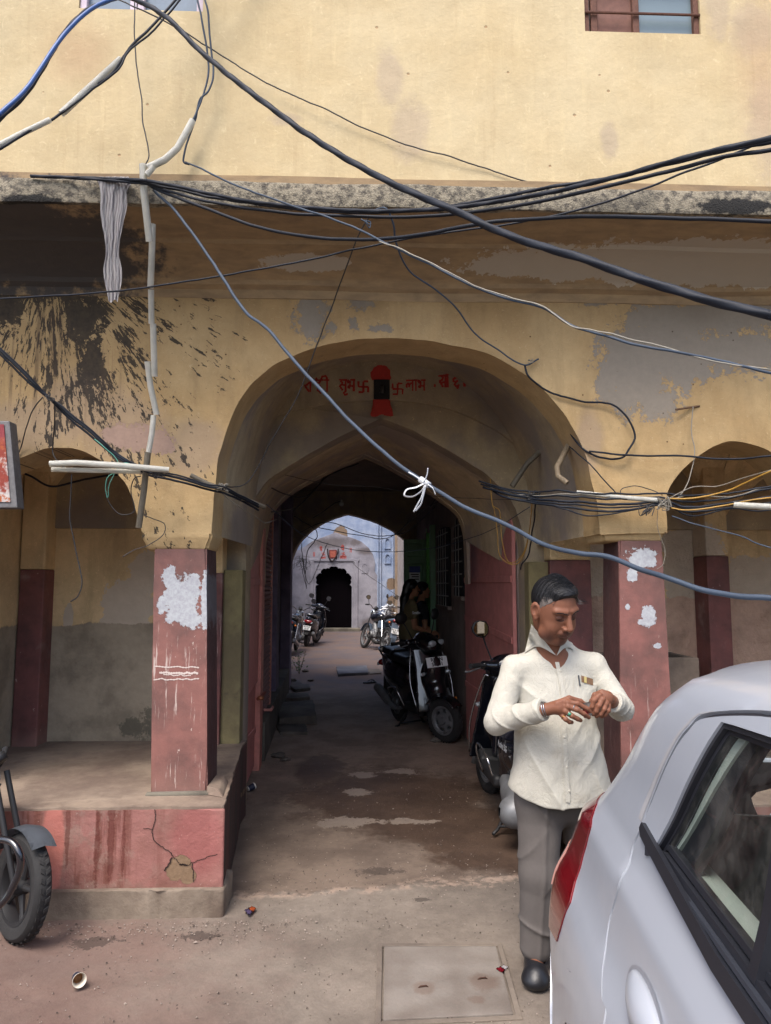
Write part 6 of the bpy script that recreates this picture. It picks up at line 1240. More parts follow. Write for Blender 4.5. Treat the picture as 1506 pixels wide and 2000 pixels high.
for l0 in (-.92, -1.55):
    cbox('front_seat', .15, .65, l0, l0 + .46, .32, .56, SEATM, .05)
    b_ = bmesh.new(); hexa(b_, [tuple(CW(*p)) for p in ((.55, l0, .5), (.68, l0, .5), (.68, l0 + .46, .5), (.55, l0 + .46, .5), (.78, l0 + .05, 1.12), (.87, l0 + .05, 1.12), (.87, l0 + .41, 1.12), (.78, l0 + .41, 1.12))], .05, 3); fin(b_, 'front_backrest', SEATM, carr, smooth=True)
b_ = bmesh.new(); tube_bm(b_, [CS(2.62, 1.10, -.02), CS(2.56, 1.13, -.03), CS(2.36, 1.14, -.025)], .010, 6); fin(b_, 'rear_wiper', RUB, carr)
# bonnet, windscreen, wheels (out of the picture)
b_ = bmesh.new(); hexa(b_, [tuple(CW(*p)) for p in ((-1.2, -1.65, .3), (-.5, -1.68, .3), (-.5, -.42, .3), (-1.2, -.46, .3), (-1.15, -1.6, .86), (-.5, -1.62, .99), (-.5, -.46, .99), (-1.15, -.5, .86))], .06, 4); fin(b_, 'bonnet', CP, carr, smooth=True)
b_ = bmesh.new(); b_.faces.new([b_.verts.new(CW(*p)) for p in ((-.5, -1.6, 1.0), (-.5, -.48, 1.0), (.0, -.56, 1.40), (.0, -1.52, 1.40))]); fin(b_, 'windscreen', GLS, carr)
TYRE = simple('dusty_black_tyre', srgb(42, 41, 41), .85, var=.3, scale=30, bump=.4); RIMS = simple('dull_silver_rim', srgb(140, 142, 146), .4, .7)
def wheel_at(b0, l0):
    b_ = bmesh.new(); M_ = Matrix.Translation(CW(b0, l0, .27)) @ Matrix.Rotation(-CTH, 4, 'Z') @ Matrix.Rotation(R(90), 4, 'Y')
    lathe_bm(b_, [(.16, -.08), (.25, -.085), (.272, -.06), (.272, .06), (.25, .085), (.16, .08)], 32, M_, cap=False); t_ = fin(b_, 'wheel', TYRE, carr, smooth=True)
    b_ = bmesh.new(); lathe_bm(b_, [(0, -.05), (.15, -.06), (.17, -.075), (.17, .075), (.15, .06), (0, .05)], 24, M_); o = fin(b_, 'rim', RIMS, None, angle=40); o.parent = t_; worldfix(o)
for b0 in (1.86, -.82):
    for l0 in (-.38, -1.70): wheel_at(b0, l0)
# ================================================================== scooters and motorcycles (x forward, y left, z up; origin on the ground between the wheels)
BLK = simple('glossy_black_body', srgb(20, 22, 30), .18, spec=.6, coat=.8, var=.1); MBLK = simple('matt_black_plastic', srgb(34, 34, 36), .6, var=.15, scale=18); SEATB = simple('black_vinyl_seat', srgb(30, 30, 32), .45, var=.15, scale=20, bump=.15)
CHR = simple('worn_chrome', srgb(190, 190, 192), .22, .95, var=.15, scale=20); KM[0] = 1.0; ALU = simple('grey_engine_alloy', srgb(112, 113, 115), .5, .35, var=.25, scale=16, bump=.1); LENS = simple('clear_headlamp_lens', srgb(196, 204, 210), .06, .3, spec=.9, coat=1.0, var=.3, scale=40)
PLATE = simple('white_number_plate', srgb(232, 234, 234), .5, var=.08); INK = simple('black_plate_ink', srgb(24, 24, 28), .5); ORNG = simple('amber_lens', srgb(204, 112, 40), .25, spec=.6); MIRG = simple('mirror_glass', srgb(200, 196, 180), .03, 1.0, var=0); REDT = simple('red_tail_lens', srgb(140, 18, 22), .2, spec=.6, coat=.6)
SILV = simple('silver_grey_paint', srgb(150, 158, 168), .3, .4, coat=.5); WHTB = simple('white_scooter_body', srgb(196, 200, 206), .3, coat=.5); KM[0] = .76
def wheel(root, x, r, w_, rim=True, lean=0, disc=6, name='wheel', yoff=0.0, steer=0.0):
    M_ = Matrix.Translation((x, yoff, r)) @ Matrix.Rotation(steer, 4, 'Z') @ Matrix.Rotation(R(90), 4, 'X'); b_ = bmesh.new(); ri = r - w_ * .95
    prof_ = [(ri, -w_ * .36), (ri + .02, -w_ * .48), (r - .028, -w_ * .5), (r - .010, -w_ * .36), (r - .001, -w_ * .14), (r, 0), (r - .001, w_ * .14), (r - .010, w_ * .36), (r - .028, w_ * .5), (ri + .02, w_ * .48), (ri, w_ * .36)]
    lathe_bm(b_, prof_, 48, M_, cap=False)
    # tread grooves raised as blocks
    for k in range(36):
        a = 2 * math.pi * k / 36
        for s_ in (-1, 1):
            p = [M_ @ Vector(((r + .0005) * math.cos(a + da), (r + .0005) * math.sin(a + da), s_ * w_ * q_)) for da, q_ in ((0, .05), (.10, .05), (.16, .30), (.06, .30))]
            q2 = [M_ @ Vector(((r + .005) * math.cos(a + da), (r + .005) * math.sin(a + da), s_ * w_ * q_)) for da, q_ in ((0.01, .07), (.09, .07), (.145, .28), (.065, .28))]
            A_ = [b_.verts.new(v) for v in p]; B_ = [b_.verts.new(v) for v in q2]; b_.faces.new(B_)
            for i in range(4): j = (i + 1) % 4; b_.faces.new((A_[i], A_[j], B_[j], B_[i]))
    t_ = fin(b_, name, TYRE, root, world=False, angle=40)
    b_ = bmesh.new(); lathe_bm(b_, [(ri + .004, -w_ * .36), (ri + .006, -w_ * .42), (ri - .014, -w_ * .40), (ri - .02, -w_ * .2), (ri - .02, w_ * .2), (ri - .014, w_ * .40), (ri + .006, w_ * .42), (ri + .004, w_ * .36)], 40, M_, cap=False)
    if disc:                                     # pressed steel disc with slots round the rim
        for s_ in (-1, 1):
            n = disc; 
            for k in range(n * 2):
                a0, a1 = math.pi * k / n, math.pi * (k + 1) / n; seg = 5
                r0, r1, r2, r3 = .035, ri * .58, ri * .80, ri - .012
                def arcq(ra, rb, za, zb):
                    P_ = [[b_.verts.new(M_ @ Vector((rr * math.cos(a0 + (a1 - a0) * i / seg), rr * math.sin(a0 + (a1 - a0) * i / seg), zz * s_))) for i in range(seg + 1)] for rr, zz in ((ra, za), (rb, zb))]
                    for i in range(seg): b_.faces.new((P_[0][i], P_[0][i + 1], P_[1][i + 1], P_[1][i]))
                arcq(r0, r1, .030, .020)
                if k % 2: arcq(r1, r2, .020, .014)
                arcq(r2, r3, .014, w_ * .34)
        lathe_bm(b_, [(0, -.05), (.035, -.05), (.045, -.02), (.045, .02), (.035, .05), (0, .05)], 20, M_)
    else:                                        # five cast spokes
        lathe_bm(b_, [(0, -.06), (.035, -.06), (.05, -.02), (.05, .02), (.035, .06), (0, .06)], 20, M_)
        for k in range(5):
            a = 2 * math.pi * k / 5; d = Vector((math.cos(a), math.sin(a), 0)); tube_bm(b_, [M_ @ (d * .04), M_ @ (d * (ri * .6)), M_ @ (d * (ri - .01))], [.022, .014, .018], 8)
    o = fin(b_, 'rim', ALU, None, world=False, angle=35); o.parent = t_; return t_
def mirror(root, p0, p1, face, s=.06):
    b_ = bmesh.new(); p0, p1 = Vector(p0), Vector(p1); tube_bm(b_, spline([p0, p0.lerp(p1, .5) + Vector((.015, 0, .0)), p1], 5), .006, 8)
    f = Vector(face).normalized(); up = Vector((0, 0, 1)); sd_ = f.cross(up).normalized(); up = sd_.cross(f)
    out = [(1.15, .15), (.85, .78), (.25, 1.0), (-.75, .9), (-1.15, .35), (-1.1, -.45), (-.6, -.95), (.45, -.85), (1.0, -.4)]
    rg = [[p1 + (sd_ * a + up * b2) * s * k + f * d for a, b2 in out] for k, d in ((.55, -.035), (.95, -.02), (1.05, .0), (1.0, .004))]; loft_bm(b_, rg)
    m_ = fin(b_, 'mirror', MBLK, root, world=False, angle=50)
    b_ = bmesh.new(); b_.faces.new([b_.verts.new(p1 + (sd_ * a + up * b2) * s * .9 + f * .0052) for a, b2 in out]); o = fin(b_, 'mirror_glass', MIRG, None, world=False); o.parent = m_
def plate(root, c, n, w_, h_, lines, name='number_plate'):
    n = Vector(n).normalized(); sd_ = Vector((0, 0, 1)).cross(n).normalized(); up = n.cross(sd_); c = Vector(c); b_ = bmesh.new()
    hexa(b_, [c + sd_ * a * w_ / 2 + up * b2 * h_ / 2 + n * d for d in (-.002, .002) for a, b2 in ((-1, -1), (1, -1), (1, 1), (-1, 1))], .001); p_ = fin(b_, name, PLATE, root, world=False)
    for i, tx in enumerate(lines):
        me = text_mesh(tx, h_ * .50, extr=.0006, bold=.0012); o = link('lettering', me, INK, p_)
        Mx = Matrix((sd_.to_4d(), up.to_4d(), n.to_4d(), (0, 0, 0, 1))).transposed(); Mx[0][3] = Mx[1][3] = Mx[2][3] = 0; Mx[3][3] = 1; Mx[3][0] = Mx[3][1] = Mx[3][2] = 0
        o.matrix_local = Matrix.Translation(c + n * .0036 + up * (h_ * (.23 - .46 * i) if len(lines) > 1 else 0)) @ Mx
    return p_
def scooter(label, loc, rz, lean=0.0, body=BLK, steer=0.0, group=None, plates=('', ''), res=.011):
    r_ = thing('scooter', label, 'scooter', loc, 0, group); r_.rotation_euler = (lean, 0, rz)
    RW = .222
    wheel(r_, .63, RW, .085, disc=6, steer=steer); wheel(r_, -.62, RW, .09, disc=6)
    # front apron and floor
    def f_apron(P):
        q = P.copy(); y = np.abs(P[..., 1]); xr = P[..., 0]
        zc = P[..., 2]; xc = .50 - .16 * np.clip((zc - .30) / .62, 0, 1) ** 1.1 - 1.3 * y ** 2      # bowed sheet
        hw = .205 - .055 * np.clip((zc - .35) / .55, -1, 1) + .02 * np.clip((zc - .75) * 5, 0, 1)
        d = np.maximum(np.abs(xr - xc) - .014, np.maximum(y - hw, np.maximum(zc - .93, .30 - zc)))
        nose = sd_ell(P, (.45, 0, .66), (.105, .125, .22), rotm(0, R(12), 0)); beak = sd_ell(P, (.50, 0, .50), (.10, .10, .12)); d = smin(d, smin(nose, beak, .04), .03)
        inn_ = sd_box(P, (.30, 0, .62), (.035, .075, .28), .03); return smin(d, inn_, .03)
    iso_obj(f_apron, (.15, -.26, .26), (.62, .26, .97), res, 'apron', body, r_)
    def f_floor(P):
        a = sd_box(P, (.12, 0, .275), (.28, .165, .04), .03); b2 = sd_box(P, (.36, 0, .31), (.06, .16, .06), .03, rotm(0, R(-30), 0)); return smin(a, b2, .03)
    iso_obj(f_floor, (-.20, -.2, .2), (.46, .2, .42), res, 'footboard', MBLK, r_)
    # rear body
    def f_rear(P):
        y = np.abs(P[..., 1]); a = sd_ell(P, (-.42, 0, .55), (.47, .175, .20), rotm(0, R(9), 0)); b2 = sd_box(P, (-.17, 0, .46), (.10, .13, .20), .06, rotm(0, R(8), 0)); tl = sd_ell(P, (-.80, 0, .70), (.17, .085, .075), rotm(0, R(16), 0))
        d = smin(smin(a, b2, .06), tl, .09); cutw = -sd_cap(P, (-.66, -.3, .20), (-.66, .3, .20), .262); crease = np.abs(P[..., 2] - (.52 - .16 * P[..., 0])) ; d = d + .006 * np.exp(-(crease / .012) ** 2)
        return smax(smax(d, cutw, .02), P[..., 2] - (.74 - .10 * P[..., 0]), .03)
    iso_obj(f_rear, (-1.0, -.22, .2), (.0, .22, .85), res, 'rear_body', body, r_)
    def f_seat(P):
        a = sd_box(P, (-.26, 0, .765), (.26, .125, .05), .045, rotm(0, R(2), 0)); b2 = sd_box(P, (-.62, 0, .81), (.19, .105, .045), .04, rotm(0, R(4), 0)); nose = sd_ell(P, (-.03, 0, .75), (.08, .09, .05)); return smin(smin(a, b2, .04), nose, .04)
    iso_obj(f_seat, (-.86, -.16, .68), (.09, .16, .90), res, 'seat', SEATB, r_)
    # handlebar cowl, instruments, lamp
    Cr = rotm(0, 0, steer)
    def f_cowl(P):
        a = sd_ell(P, (.33, 0, .99), (.15, .135, .085), rotm(0, R(28), 0)); b2 = sd_ell(P, (.41, 0, .945), (.085, .115, .075)); c = sd_cap(P, (.25, -.20, 1.0), (.25, .20, 1.0), .035); return smax(smin(smin(a, b2, .03), c, .03), .88 - P[..., 2], .02)
    pv = bpy.data.objects.new('handlebar_cowl', None)
    cw = iso_obj(lambda P: f_cowl((P - np.array((.33, 0, 0))) @ Cr + np.array((.33, 0, 0))), (.05, -.30, .86), (.60, .30, 1.12), res * .9, 'handlebar_cowl', body, r_)
    def st(p): v = Vector(p) - Vector((.33, 0, 0)); v = Matrix.Rotation(steer, 3, 'Z') @ v; return v + Vector((.33, 0, 0))
    b_ = bmesh.new()
    for s_ in (-1, 1): tube_bm(b_, [st((.25, s_ * .16, 1.0)), st((.19, s_ * .26, 1.005))], .013, 8)
    fin(b_, 'handlebar', MBLK, r_, world=False, smooth=True)
    for s_ in (-1, 1):
        b_ = bmesh.new(); tube_bm(b_, [st((.20, s_ * .25, 1.005)), st((.19, s_ * .27, 1.005)), st((.15, s_ * .34, 1.0)), st((.145, s_ * .352, 1.0))], [.015, .018, .018, .021], 12); fin(b_, 'grip', MBLK, r_, world=False, angle=40)
        b_ = bmesh.new(); tube_bm(b_, spline([st((.26, s_ * .19, .985)), st((.25, s_ * .25, .975)), st((.21, s_ * .33, .955)), st((.20, s_ * .37, .955))], 4), .007, 6); fin(b_, 'brake_lever', ALU, r_, world=False, smooth=True)
        mirror(r_, st((.25, s_ * .14, 1.03)), st((.22, s_ * .26, 1.26)), tuple(Matrix.Rotation(steer, 3, 'Z') @ Vector((-1, -s_ * .25, .02))), .062)
    def f_lamp(P): return sd_ell(P, (0, 0, 0), (.045, .075, .042))
    for s_ in (-1, 1):
        c = st((.455, s_ * .052, .975)); iso_obj(lambda P: sd_ell(P, tuple(c), (.034, .062, .042), rotm(R(s_ * 22), R(38), steer)), tuple(c - Vector((.08,) * 3)), tuple(c + Vector((.08,) * 3)), .007, 'headlight', LENS, r_)
    b_ = bmesh.new(); M_ = Matrix.Translation(st((.235, 0, 1.032))) @ Matrix.Rotation(steer, 4, 'Z') @ Matrix.Rotation(R(-48), 4, 'Y'); grid = [(1.0, 0), (.8, .6), (.3, .9), (-.4, .9), (-.9, .55), (-1, 0), (-.9, -.55), (-.4, -.9), (.3, -.9), (.8, -.6)]
    loft_bm(b_, [[M_ @ Vector((a * .05 * k, c2 * .10 * k, d)) for a, c2 in grid] for k, d in ((1.15, -.02), (1.12, .004), (1.0, .006))]); ins = fin(b_, 'instrument_panel', MBLK, r_, world=False, angle=40)
    b_ = bmesh.new(); b_.faces.new([b_.verts.new(M_ @ Vector((a * .046, c2 * .093, .0072))) for a, c2 in grid]); o = fin(b_, 'dial', simple('dark_blue_dial', srgb(24, 30, 44), .1, spec=.8, coat=1), None, world=False); o.parent = ins
    b_ = bmesh.new()
    for k in range(11):
        a = R(200 + k * 14); 
        for rr0, rr1, cy in ((.022, .030, .03),): q_ = [M_ @ Vector((-math.sin(a) * r2 * 1.1, cy + math.cos(a) * r2, .0084)) for r2 in (rr0, rr1)]; tube_bm(b_, q_, .0012, 4)
    o = fin(b_, 'dial_marks', PLATE, None, world=False); o.parent = ins
    # indicators, fork, mudguard
    for s_ in (-1, 1):
        c = (.475, s_ * .135, .68); iso_obj(lambda P: sd_ell(P, c, (.02, .045, .022), rotm(0, R(20), R(-s_ * 35))), (.38, c[1] - .08, .6), (.56, c[1] + .08, .76), .008, 'indicator', LENS, r_)
        b_ = bmesh.new(); tube_bm(b_, [st((.50, s_ * .07, .50)), st((.62, s_ * .075, .30)), st((.64, s_ * .075, .215))], [.018, .018, .022], 10); fk = fin(b_, 'fork', ALU, r_, world=False, smooth=True)
        b_ = bmesh.new(); lathe_bm(b_, [(0, -.01), (.022, -.008), (.022, .008), (0, .012)], 12, Matrix.Translation(st((.585, s_ * .10, .40))) @ Matrix.Rotation(R(90), 4, 'X')); fin(b_, 'reflector', ORNG, r_, world=False, smooth=True)
    wf = st((.63, 0, 0)); 
    def f_mud(P):
        Q = P - np.array((.63, 0, RW)); rr = np.sqrt(Q[..., 0] ** 2 + Q[..., 2] ** 2); a = np.arctan2(Q[..., 2], Q[..., 0]); y = np.abs(Q[..., 1]); th_ = RW + .028 - .9 * y ** 1.6
        d = np.maximum(np.abs(rr - th_) - .007, y - .075); d = np.maximum(d, -(Q[..., 2] - .03 + .12 * (Q[..., 0] > 0) * 0)); return np.maximum(d, Q[..., 0] - .19)
    iso_obj(lambda P: f_mud((P - np.array((.63, 0, 0))) @ Cr + np.array((.63, 0, 0))), (.30, -.14, .2), (.90, .14, .52), res, 'front_mudguard', body, r_)
    # engine case, exhaust, stand, rear light, rail
    def f_eng(P): return smin(sd_ell(P, (-.50, .13, .27), (.20, .05, .085), rotm(0, R(6), 0)), smin(sd_cap(P, (-.62, .15, .225), (-.62, .12, .225), .095), sd_cap(P, (-.25, .08, .30), (-.40, .1, .28), .07), .03), .03)
    iso_obj(f_eng, (-.80, .0, .10), (-.1, .24, .42), .011, 'engine_case', ALU, r_)
    b_ = bmesh.new(); tube_bm(b_, spline([(-.18, -.10, .24), (-.38, -.14, .20), (-.55, -.155, .26), (-.80, -.165, .36), (-.86, -.165, .38)], 5), [.018] * 6 + [.03] * 4 + [.052] * 11, 14); fin(b_, 'exhaust', ALU, r_, world=False, smooth=True)
    b_ = bmesh.new(); tube_bm(b_, [(-.22, .05, .20), (-.30, .16, .02), (-.345, .20, .004)], .011, 8); tube_bm(b_, [(-.22, -.05, .20), (-.30, -.14, .02), (-.34, -.17, .004)], .011, 8); tube_bm(b_, [(-.3, .15, .04), (-.3, -.13, .04)], .009, 6); fin(b_, 'stand', MBLK, r_, world=False, smooth=True)
    b_ = bmesh.new(); tube_bm(b_, spline([(-.52, .15, .70), (-.70, .15, .80), (-.86, .11, .84), (-.91, 0, .845), (-.86, -.11, .84), (-.70, -.15, .80), (-.52, -.15, .70)], 6), .011, 10); fin(b_, 'grab_rail', CHR, r_, world=False, smooth=True)
    iso_obj(lambda P: sd_ell(P, (-.93, 0, .66), (.05, .11, .05), rotm(0, R(15), 0)), (-1.02, -.15, .58), (-.84, .15, .74), .008, 'tail_light', REDT, r_)
    b_ = bmesh.new(); 
    for s_ in (-1, 1): box(b_, -.955, -.935, s_ * .09 - .03, s_ * .09 + .03, .625, .665, .006)
    fin(b_, 'rear_indicator', LENS, r_, world=False)
    b_ = bmesh.new(); tube_bm(b_, spline([(.43, .215, .34), (.35, .235, .60), (.27, .175, .90), (.25, .14, .925)], 8), .0065, 8); fin(b_, 'apron_edge_trim', CHR, r_, world=False, smooth=True)
    b_ = bmesh.new(); tube_bm(b_, spline([(.43, -.215, .34), (.35, -.235, .60), (.27, -.175, .90), (.25, -.14, .925)], 8), .0065, 8); fin(b_, 'apron_edge_trim', CHR, r_, world=False, smooth=True)
    b_ = bmesh.new(); tube_bm(b_, spline([(.02, .2, .30), (-.02, .26, .44), (-.06, .265, .50), (-.30, .26, .47), (-.34, .22, .36)], 6), .008, 8); fin(b_, 'crash_bar', CHR, r_, world=False, smooth=True); b_ = bmesh.new(); tube_bm(b_, spline([(.06, -.2, .30), (.02, -.25, .44), (-.05, -.25, .49), (-.30, -.24, .45), (-.34, -.2, .36)], 6), .008, 8); fin(b_, 'crash_bar', CHR, r_, world=False, smooth=True)
    b_ = bmesh.new(); hexa(b_, [(-.80, -.07, .30), (-.84, -.07, .58), (-.84, .07, .58), (-.80, .07, .30), (-.95, -.06, .33), (-.86, -.07, .60), (-.86, .07, .60), (-.95, .06, .33)], .005); fin(b_, 'rear_mudguard', MBLK, r_, world=False)
    if plates[0]: plate(r_, (.545, 0, .80), (.92, 0, .30), .235, .105, plates[0].split('|'))
    if plates[1]: plate(r_, (-.955, 0, .50), (-1, 0, .25), .2, .11, plates[1].split('|'))
    return r_
def motorcycle(label, loc, rz, lean=0.0, tank=BLK, side=BLK, group=None, plate_t='', detail=True, steer=0.0):
    r_ = thing('motorcycle', label, 'motorcycle', loc, 0, group); r_.rotation_euler = (lean, 0, rz)
    wheel(r_, .64, .30, .075 if detail else .10, disc=0, steer=steer); wheel(r_, -.64, .30, .10, disc=0)
    iso_obj(lambda P: smin(sd_ell(P, (.12, 0, .80), (.25, .13, .12), rotm(0, R(8), 0)), sd_ell(P, (.26, 0, .78), (.14, .14, .11)), .05), (-.2, -.2, .6), (.5, .2, 1.0), .012, 'tank', tank, r_)
    iso_obj(lambda P: smin(sd_box(P, (-.26, 0, .80), (.22, .12, .035), .03), sd_box(P, (-.60, 0, .84), (.20, .095, .035), .03, rotm(0, R(5), 0)), .04), (-.85, -.16, .70), (.0, .16, .93), .012, 'seat', SEATB, r_)
    iso_obj(lambda P: smin(sd_ell(P, (-.66, 0, .74), (.28, .105, .06), rotm(0, R(10), 0)), sd_box(P, (-.25, 0, .62), (.12, .11, .10), .04), .05), (-1.0, -.16, .48), (-.08, .16, .86), .012, 'tail_fairing', side, r_)
    iso_obj(lambda P: smin(smin(sd_box(P, (.02, 0, .38), (.16, .13, .10), .05), sd_cap(P, (.12, 0, .46), (.22, 0, .62), .075), .03), sd_cap(P, (-.02, -.15, .36), (-.02, .15, .36), .075), .02), (-.2, -.2, .22), (.34, .2, .74), .012, 'engine', ALU, r_)
    b_ = bmesh.new(); fr = [[(.42, 0, .88), (.30, 0, .60), (.22, 0, .30)], [(.42, 0, .86), (.10, 0, .72), (-.30, .08, .72), (-.70, .08, .78)], [(.10, 0, .72), (-.30, -.08, .72), (-.70, -.08, .78)], [(-.20, .1, .36), (-.64, .10, .30)], [(-.20, -.1, .36), (-.64, -.10, .30)], [(-.2, .08, .70), (-.22, .09, .30)], [(.22, 0, .30), (-.22, 0, .28)]]
    for p in fr: tube_bm(b_, p, .016, 8)
    fin(b_, 'frame', MBLK, r_, world=False, smooth=True)
    for s_ in (-1, 1):
        tube('shock_absorber', [(-.40, s_ * .12, .72), (-.58, s_ * .12, .34)], .024, CHR, r_, 10, world=False)
        tube('fork', [(.42, s_ * .07, .95), (.64, s_ * .075, .30)], .018, CHR, r_, 10, world=False)
        b_ = bmesh.new(); c = Vector((-.86, s_ * .13, .70)); lathe_bm(b_, [(0, -.03), (.022, -.02), (.026, .01), (0, .02)], 12, Matrix.Translation(c) @ Matrix.Rotation(R(90), 4, 'Y')); fin(b_, 'indicator', ORNG, r_, world=False, smooth=True)
        if detail: mirror(r_, (.36, s_ * .22, 1.06), (.34, s_ * .30, 1.24), (-1, -s_ * .2, 0), .055)
        tube('grip', [(.28, s_ * .27, 1.06), (.22, s_ * .38, 1.04)], .017, MBLK, r_, 10, world=False)
        tube('footrest', [(-.05, s_ * .1, .28), (-.05, s_ * .24, .27)], .013, MBLK, r_, 8, world=False)
    tube('handlebar', spline([(.22, -.38, 1.04), (.32, -.22, 1.07), (.38, -.06, .98), (.38, .06, .98), (.32, .22, 1.07), (.22, .38, 1.04)], 5), .011, CHR, r_, 8, world=False)
    b_ = bmesh.new(); lathe_bm(b_, [(.02, -.10), (.07, -.07), (.088, 0), (.085, .02), (.05, .04), (0, .045)], 20, Matrix.Translation((.52 if detail else .36, 0, .90)) @ Matrix.Rotation(R(90), 4, 'Y')); fin(b_, 'headlight', LENS, r_, world=False, smooth=True)
    b_ = bmesh.new(); lathe_bm(b_, [(0, -.02), (.05, -.02), (.05, .03), (0, .03)], 16, Matrix.Translation((.40, 0, 1.02)) @ Matrix.Rotation(R(-40), 4, 'Y')); fin(b_, 'speedometer', MBLK, r_, world=False, smooth=True)
    if detail: iso_obj(lambda P: sd_ell(P, (-.93, 0, .76), (.05, .08, .045)), (-1.0, -.1, .7), (-.86, .1, .82), .009, 'tail_light', REDT, r_)
    tube('grab_rail', spline([(-.50, .13, .78), (-.72, .15, .86), (-.92, .12, .92), (-.98, .0, .93), (-.92, -.12, .92), (-.72, -.15, .86), (-.50, -.13, .78)], 6), .014, MBLK if not detail else CHR, r_, 10, world=False)
    tube('exhaust', spline([(.20, -.08, .5), (.22, -.12, .28), (-.1, -.15, .22), (-.5, -.16, .30), (-.95, -.17, .40)], 6), [.018] * 13 + [.03] * 2 + [.042] * 10, CHR, r_, 12, world=False)
    for x_, z0, z1, a0, a1 in ((-.64, 0, 0, 60, 200), (.64, 0, 0, 20 if detail else 48, 150)):
        b_ = bmesh.new(); rr = .345; L = []
        for a in np.linspace(R(a0), R(a1), 12):
            L.append([b_.verts.new(Vector((x_, 0, 0)) + Matrix.Rotation(steer if x_ > 0 else 0, 3, 'Z') @ Vector((rr * math.cos(a) + (-.02 if x_ < 0 else 0), y * (1 if detail or x_ < 0 else 1.25), .30 + rr * math.sin(a) - (abs(y) * .25)))) for y in (-.06, -.03, 0, .03, .06)])
        for p, q_ in zip(L, L[1:]):
            for i in range(4): b_.faces.new((p[i], p[i + 1], q_[i + 1], q_[i]))
        bmesh.ops.solidify(b_, geom=b_.faces, thickness=.004); fin(b_, 'mudguard', side, r_, world=False, smooth=True)
    b_ = bmesh.new(); hexa(b_, [(-.96, -.08, .34 if detail else .52), (-.90, -.08, .70), (-.90, .08, .70), (-.96, .08, .34 if detail else .52), (-1.0, -.075, .35 if detail else .53), (-.93, -.08, .70), (-.93, .08, .70), (-1.0, .075, .35 if detail else .53)], .006); fin(b_, 'tail_flap', side, r_, world=False)
    if plate_t: plate(r_, (-1.0, 0, .52), (-1, 0, .12), .2, .12, plate_t.split('|'))
    tube('stand', [(-.15, .08, .26), (-.12, .24, .01)], .011, MBLK, r_, 8, world=False)
    return r_
scooter('black scooter with a white front number plate parked in the passage facing out', (.67, 7.99, 0), R(-71), R(4), BLK, R(22), plates=('RJ60N|S0801', ''))
s2 = scooter('black scooter parked close behind the man, its handlebars facing away', (1.03, 5.03, 0), R(93), R(4), BLK, R(10), res=.009)
me = text_mesh('Activa 3G', .055, extr=.0008, bold=.0006); o = link('lettering', me, simple('silver_badge_print', srgb(170, 172, 176), .4, .3), s2)
o.matrix_local = Matrix.Translation((-.40, .186, .56)) @ Matrix.Rotation(R(180), 4, 'Z') @ Matrix.Rotation(R(90), 4, 'X')
mb = motorcycle('motorcycle at the lower left corner showing only its front tyre and grey mudguard', (-2.03, 3.46, 0), R(-4), R(-8), BLK, SILV, detail=False, steer=R(-38))
mb.scale = (.76, .76, .76)
for c_ in list(mb.children):
    if c_.name.split('.')[0] in ('fork', 'wheel', 'mudguard', 'handlebar'):
        for t_ in [c_] + list(c_.children):
            if t_.name.split('.')[0] != 'wheel': t_.data.materials[0] = MBLK if t_.name.split('.')[0] != 'mudguard' else simple('dull_grey_guard', srgb(112, 118, 126), .4)
b_ = bmesh.new(); tube_bm(b_, spline([tuple(at(*p)) for p in ((-50, 1650, 3.06), (-8, 1640, 3.04), (22, 1644, 3.02), (38, 1668, 3.0), (38, 1700, 3.0), (22, 1738, 3.0), (0, 1768, 3.0), (-40, 1800, 3.04))], 6), .014, 10); o = fin(b_, 'crash_guard', BLK, mb, world=False, smooth=True); bpy.context.view_layer.update(); o.data.transform(mb.matrix_world.inverted())
scooter('dark blue black scooter parked tail out at the far left of the courtyard', (-1.32, 19.3, 0), R(82), R(10), simple('blue_black_body', srgb(34, 40, 52), .25, coat=.6), R(-15), plates=('', 'RJ14 SF|4120'), res=.018)
motorcycle('dark motorcycle half hidden by the purple pillar at the far left', (-1.62, 17.0, 0), R(86), R(8), BLK, simple('slate_blue_guard', srgb(66, 82, 104), .4), plate_t='RJ14|7242')
motorcycle('black and silver motorcycle parked tail out before the blue house', (.32, 17.6, 0), R(112), R(14), BLK, simple('grey_blue_guard', srgb(104, 118, 136), .4), plate_t='RJ14 SK|6221')
scooter('white scooter parked behind the motorcycle before the blue house', (1.0, 19.0, 0), R(150), R(4), WHTB, 0, res=.018)
# ================================================================== people
def nsin(P, f, s=0.0):
    x, y, z = P[..., 0] * f, P[..., 1] * f, P[..., 2] * f
    return (np.sin(x + 1.7 * np.sin(y * .9 + s) + s) * np.cos(z + 1.3 * np.sin(x * .7 + s * 2)) + .5 * np.sin(2.1 * y + z * 1.3 + 1.1 * np.sin(x * 1.9)) + .35 * np.sin(3.7 * z - 2.2 * x + s)) / 1.85
SKIN = None
def skin_material(name, base, dark, spots=()):
    m = Mat(name, .55, spec=.3); L = m.loc(); c = m.mix(m.step(m.noise(14, 5, .6, vec=L), .35, .65), base, tuple(x * .86 for x in base))
    if spots: c = m.mix(m.math('MULTIPLY', m.blobs(list(spots), .12, 40, -.4, .6, vec=L), .8), c, dark)
    m.color(c); m.b.inputs['Subsurface Weight'].default_value = .06; m.b.inputs['Subsurface Radius'].default_value = (.01, .004, .002); m.b.inputs['Subsurface Scale'].default_value = .4
    m.bump(m.noise(220, 3, .6, vec=L), .12, .001); return m.m
man_at = Vector((.87, 3.13, 0))
man = thing('person', 'man in cream shirt and grey trousers looking down at a small packet in his hands', 'person', tuple(man_at))
def H(px, py, Y): return np.array(at(px, py, Y) - man_at)
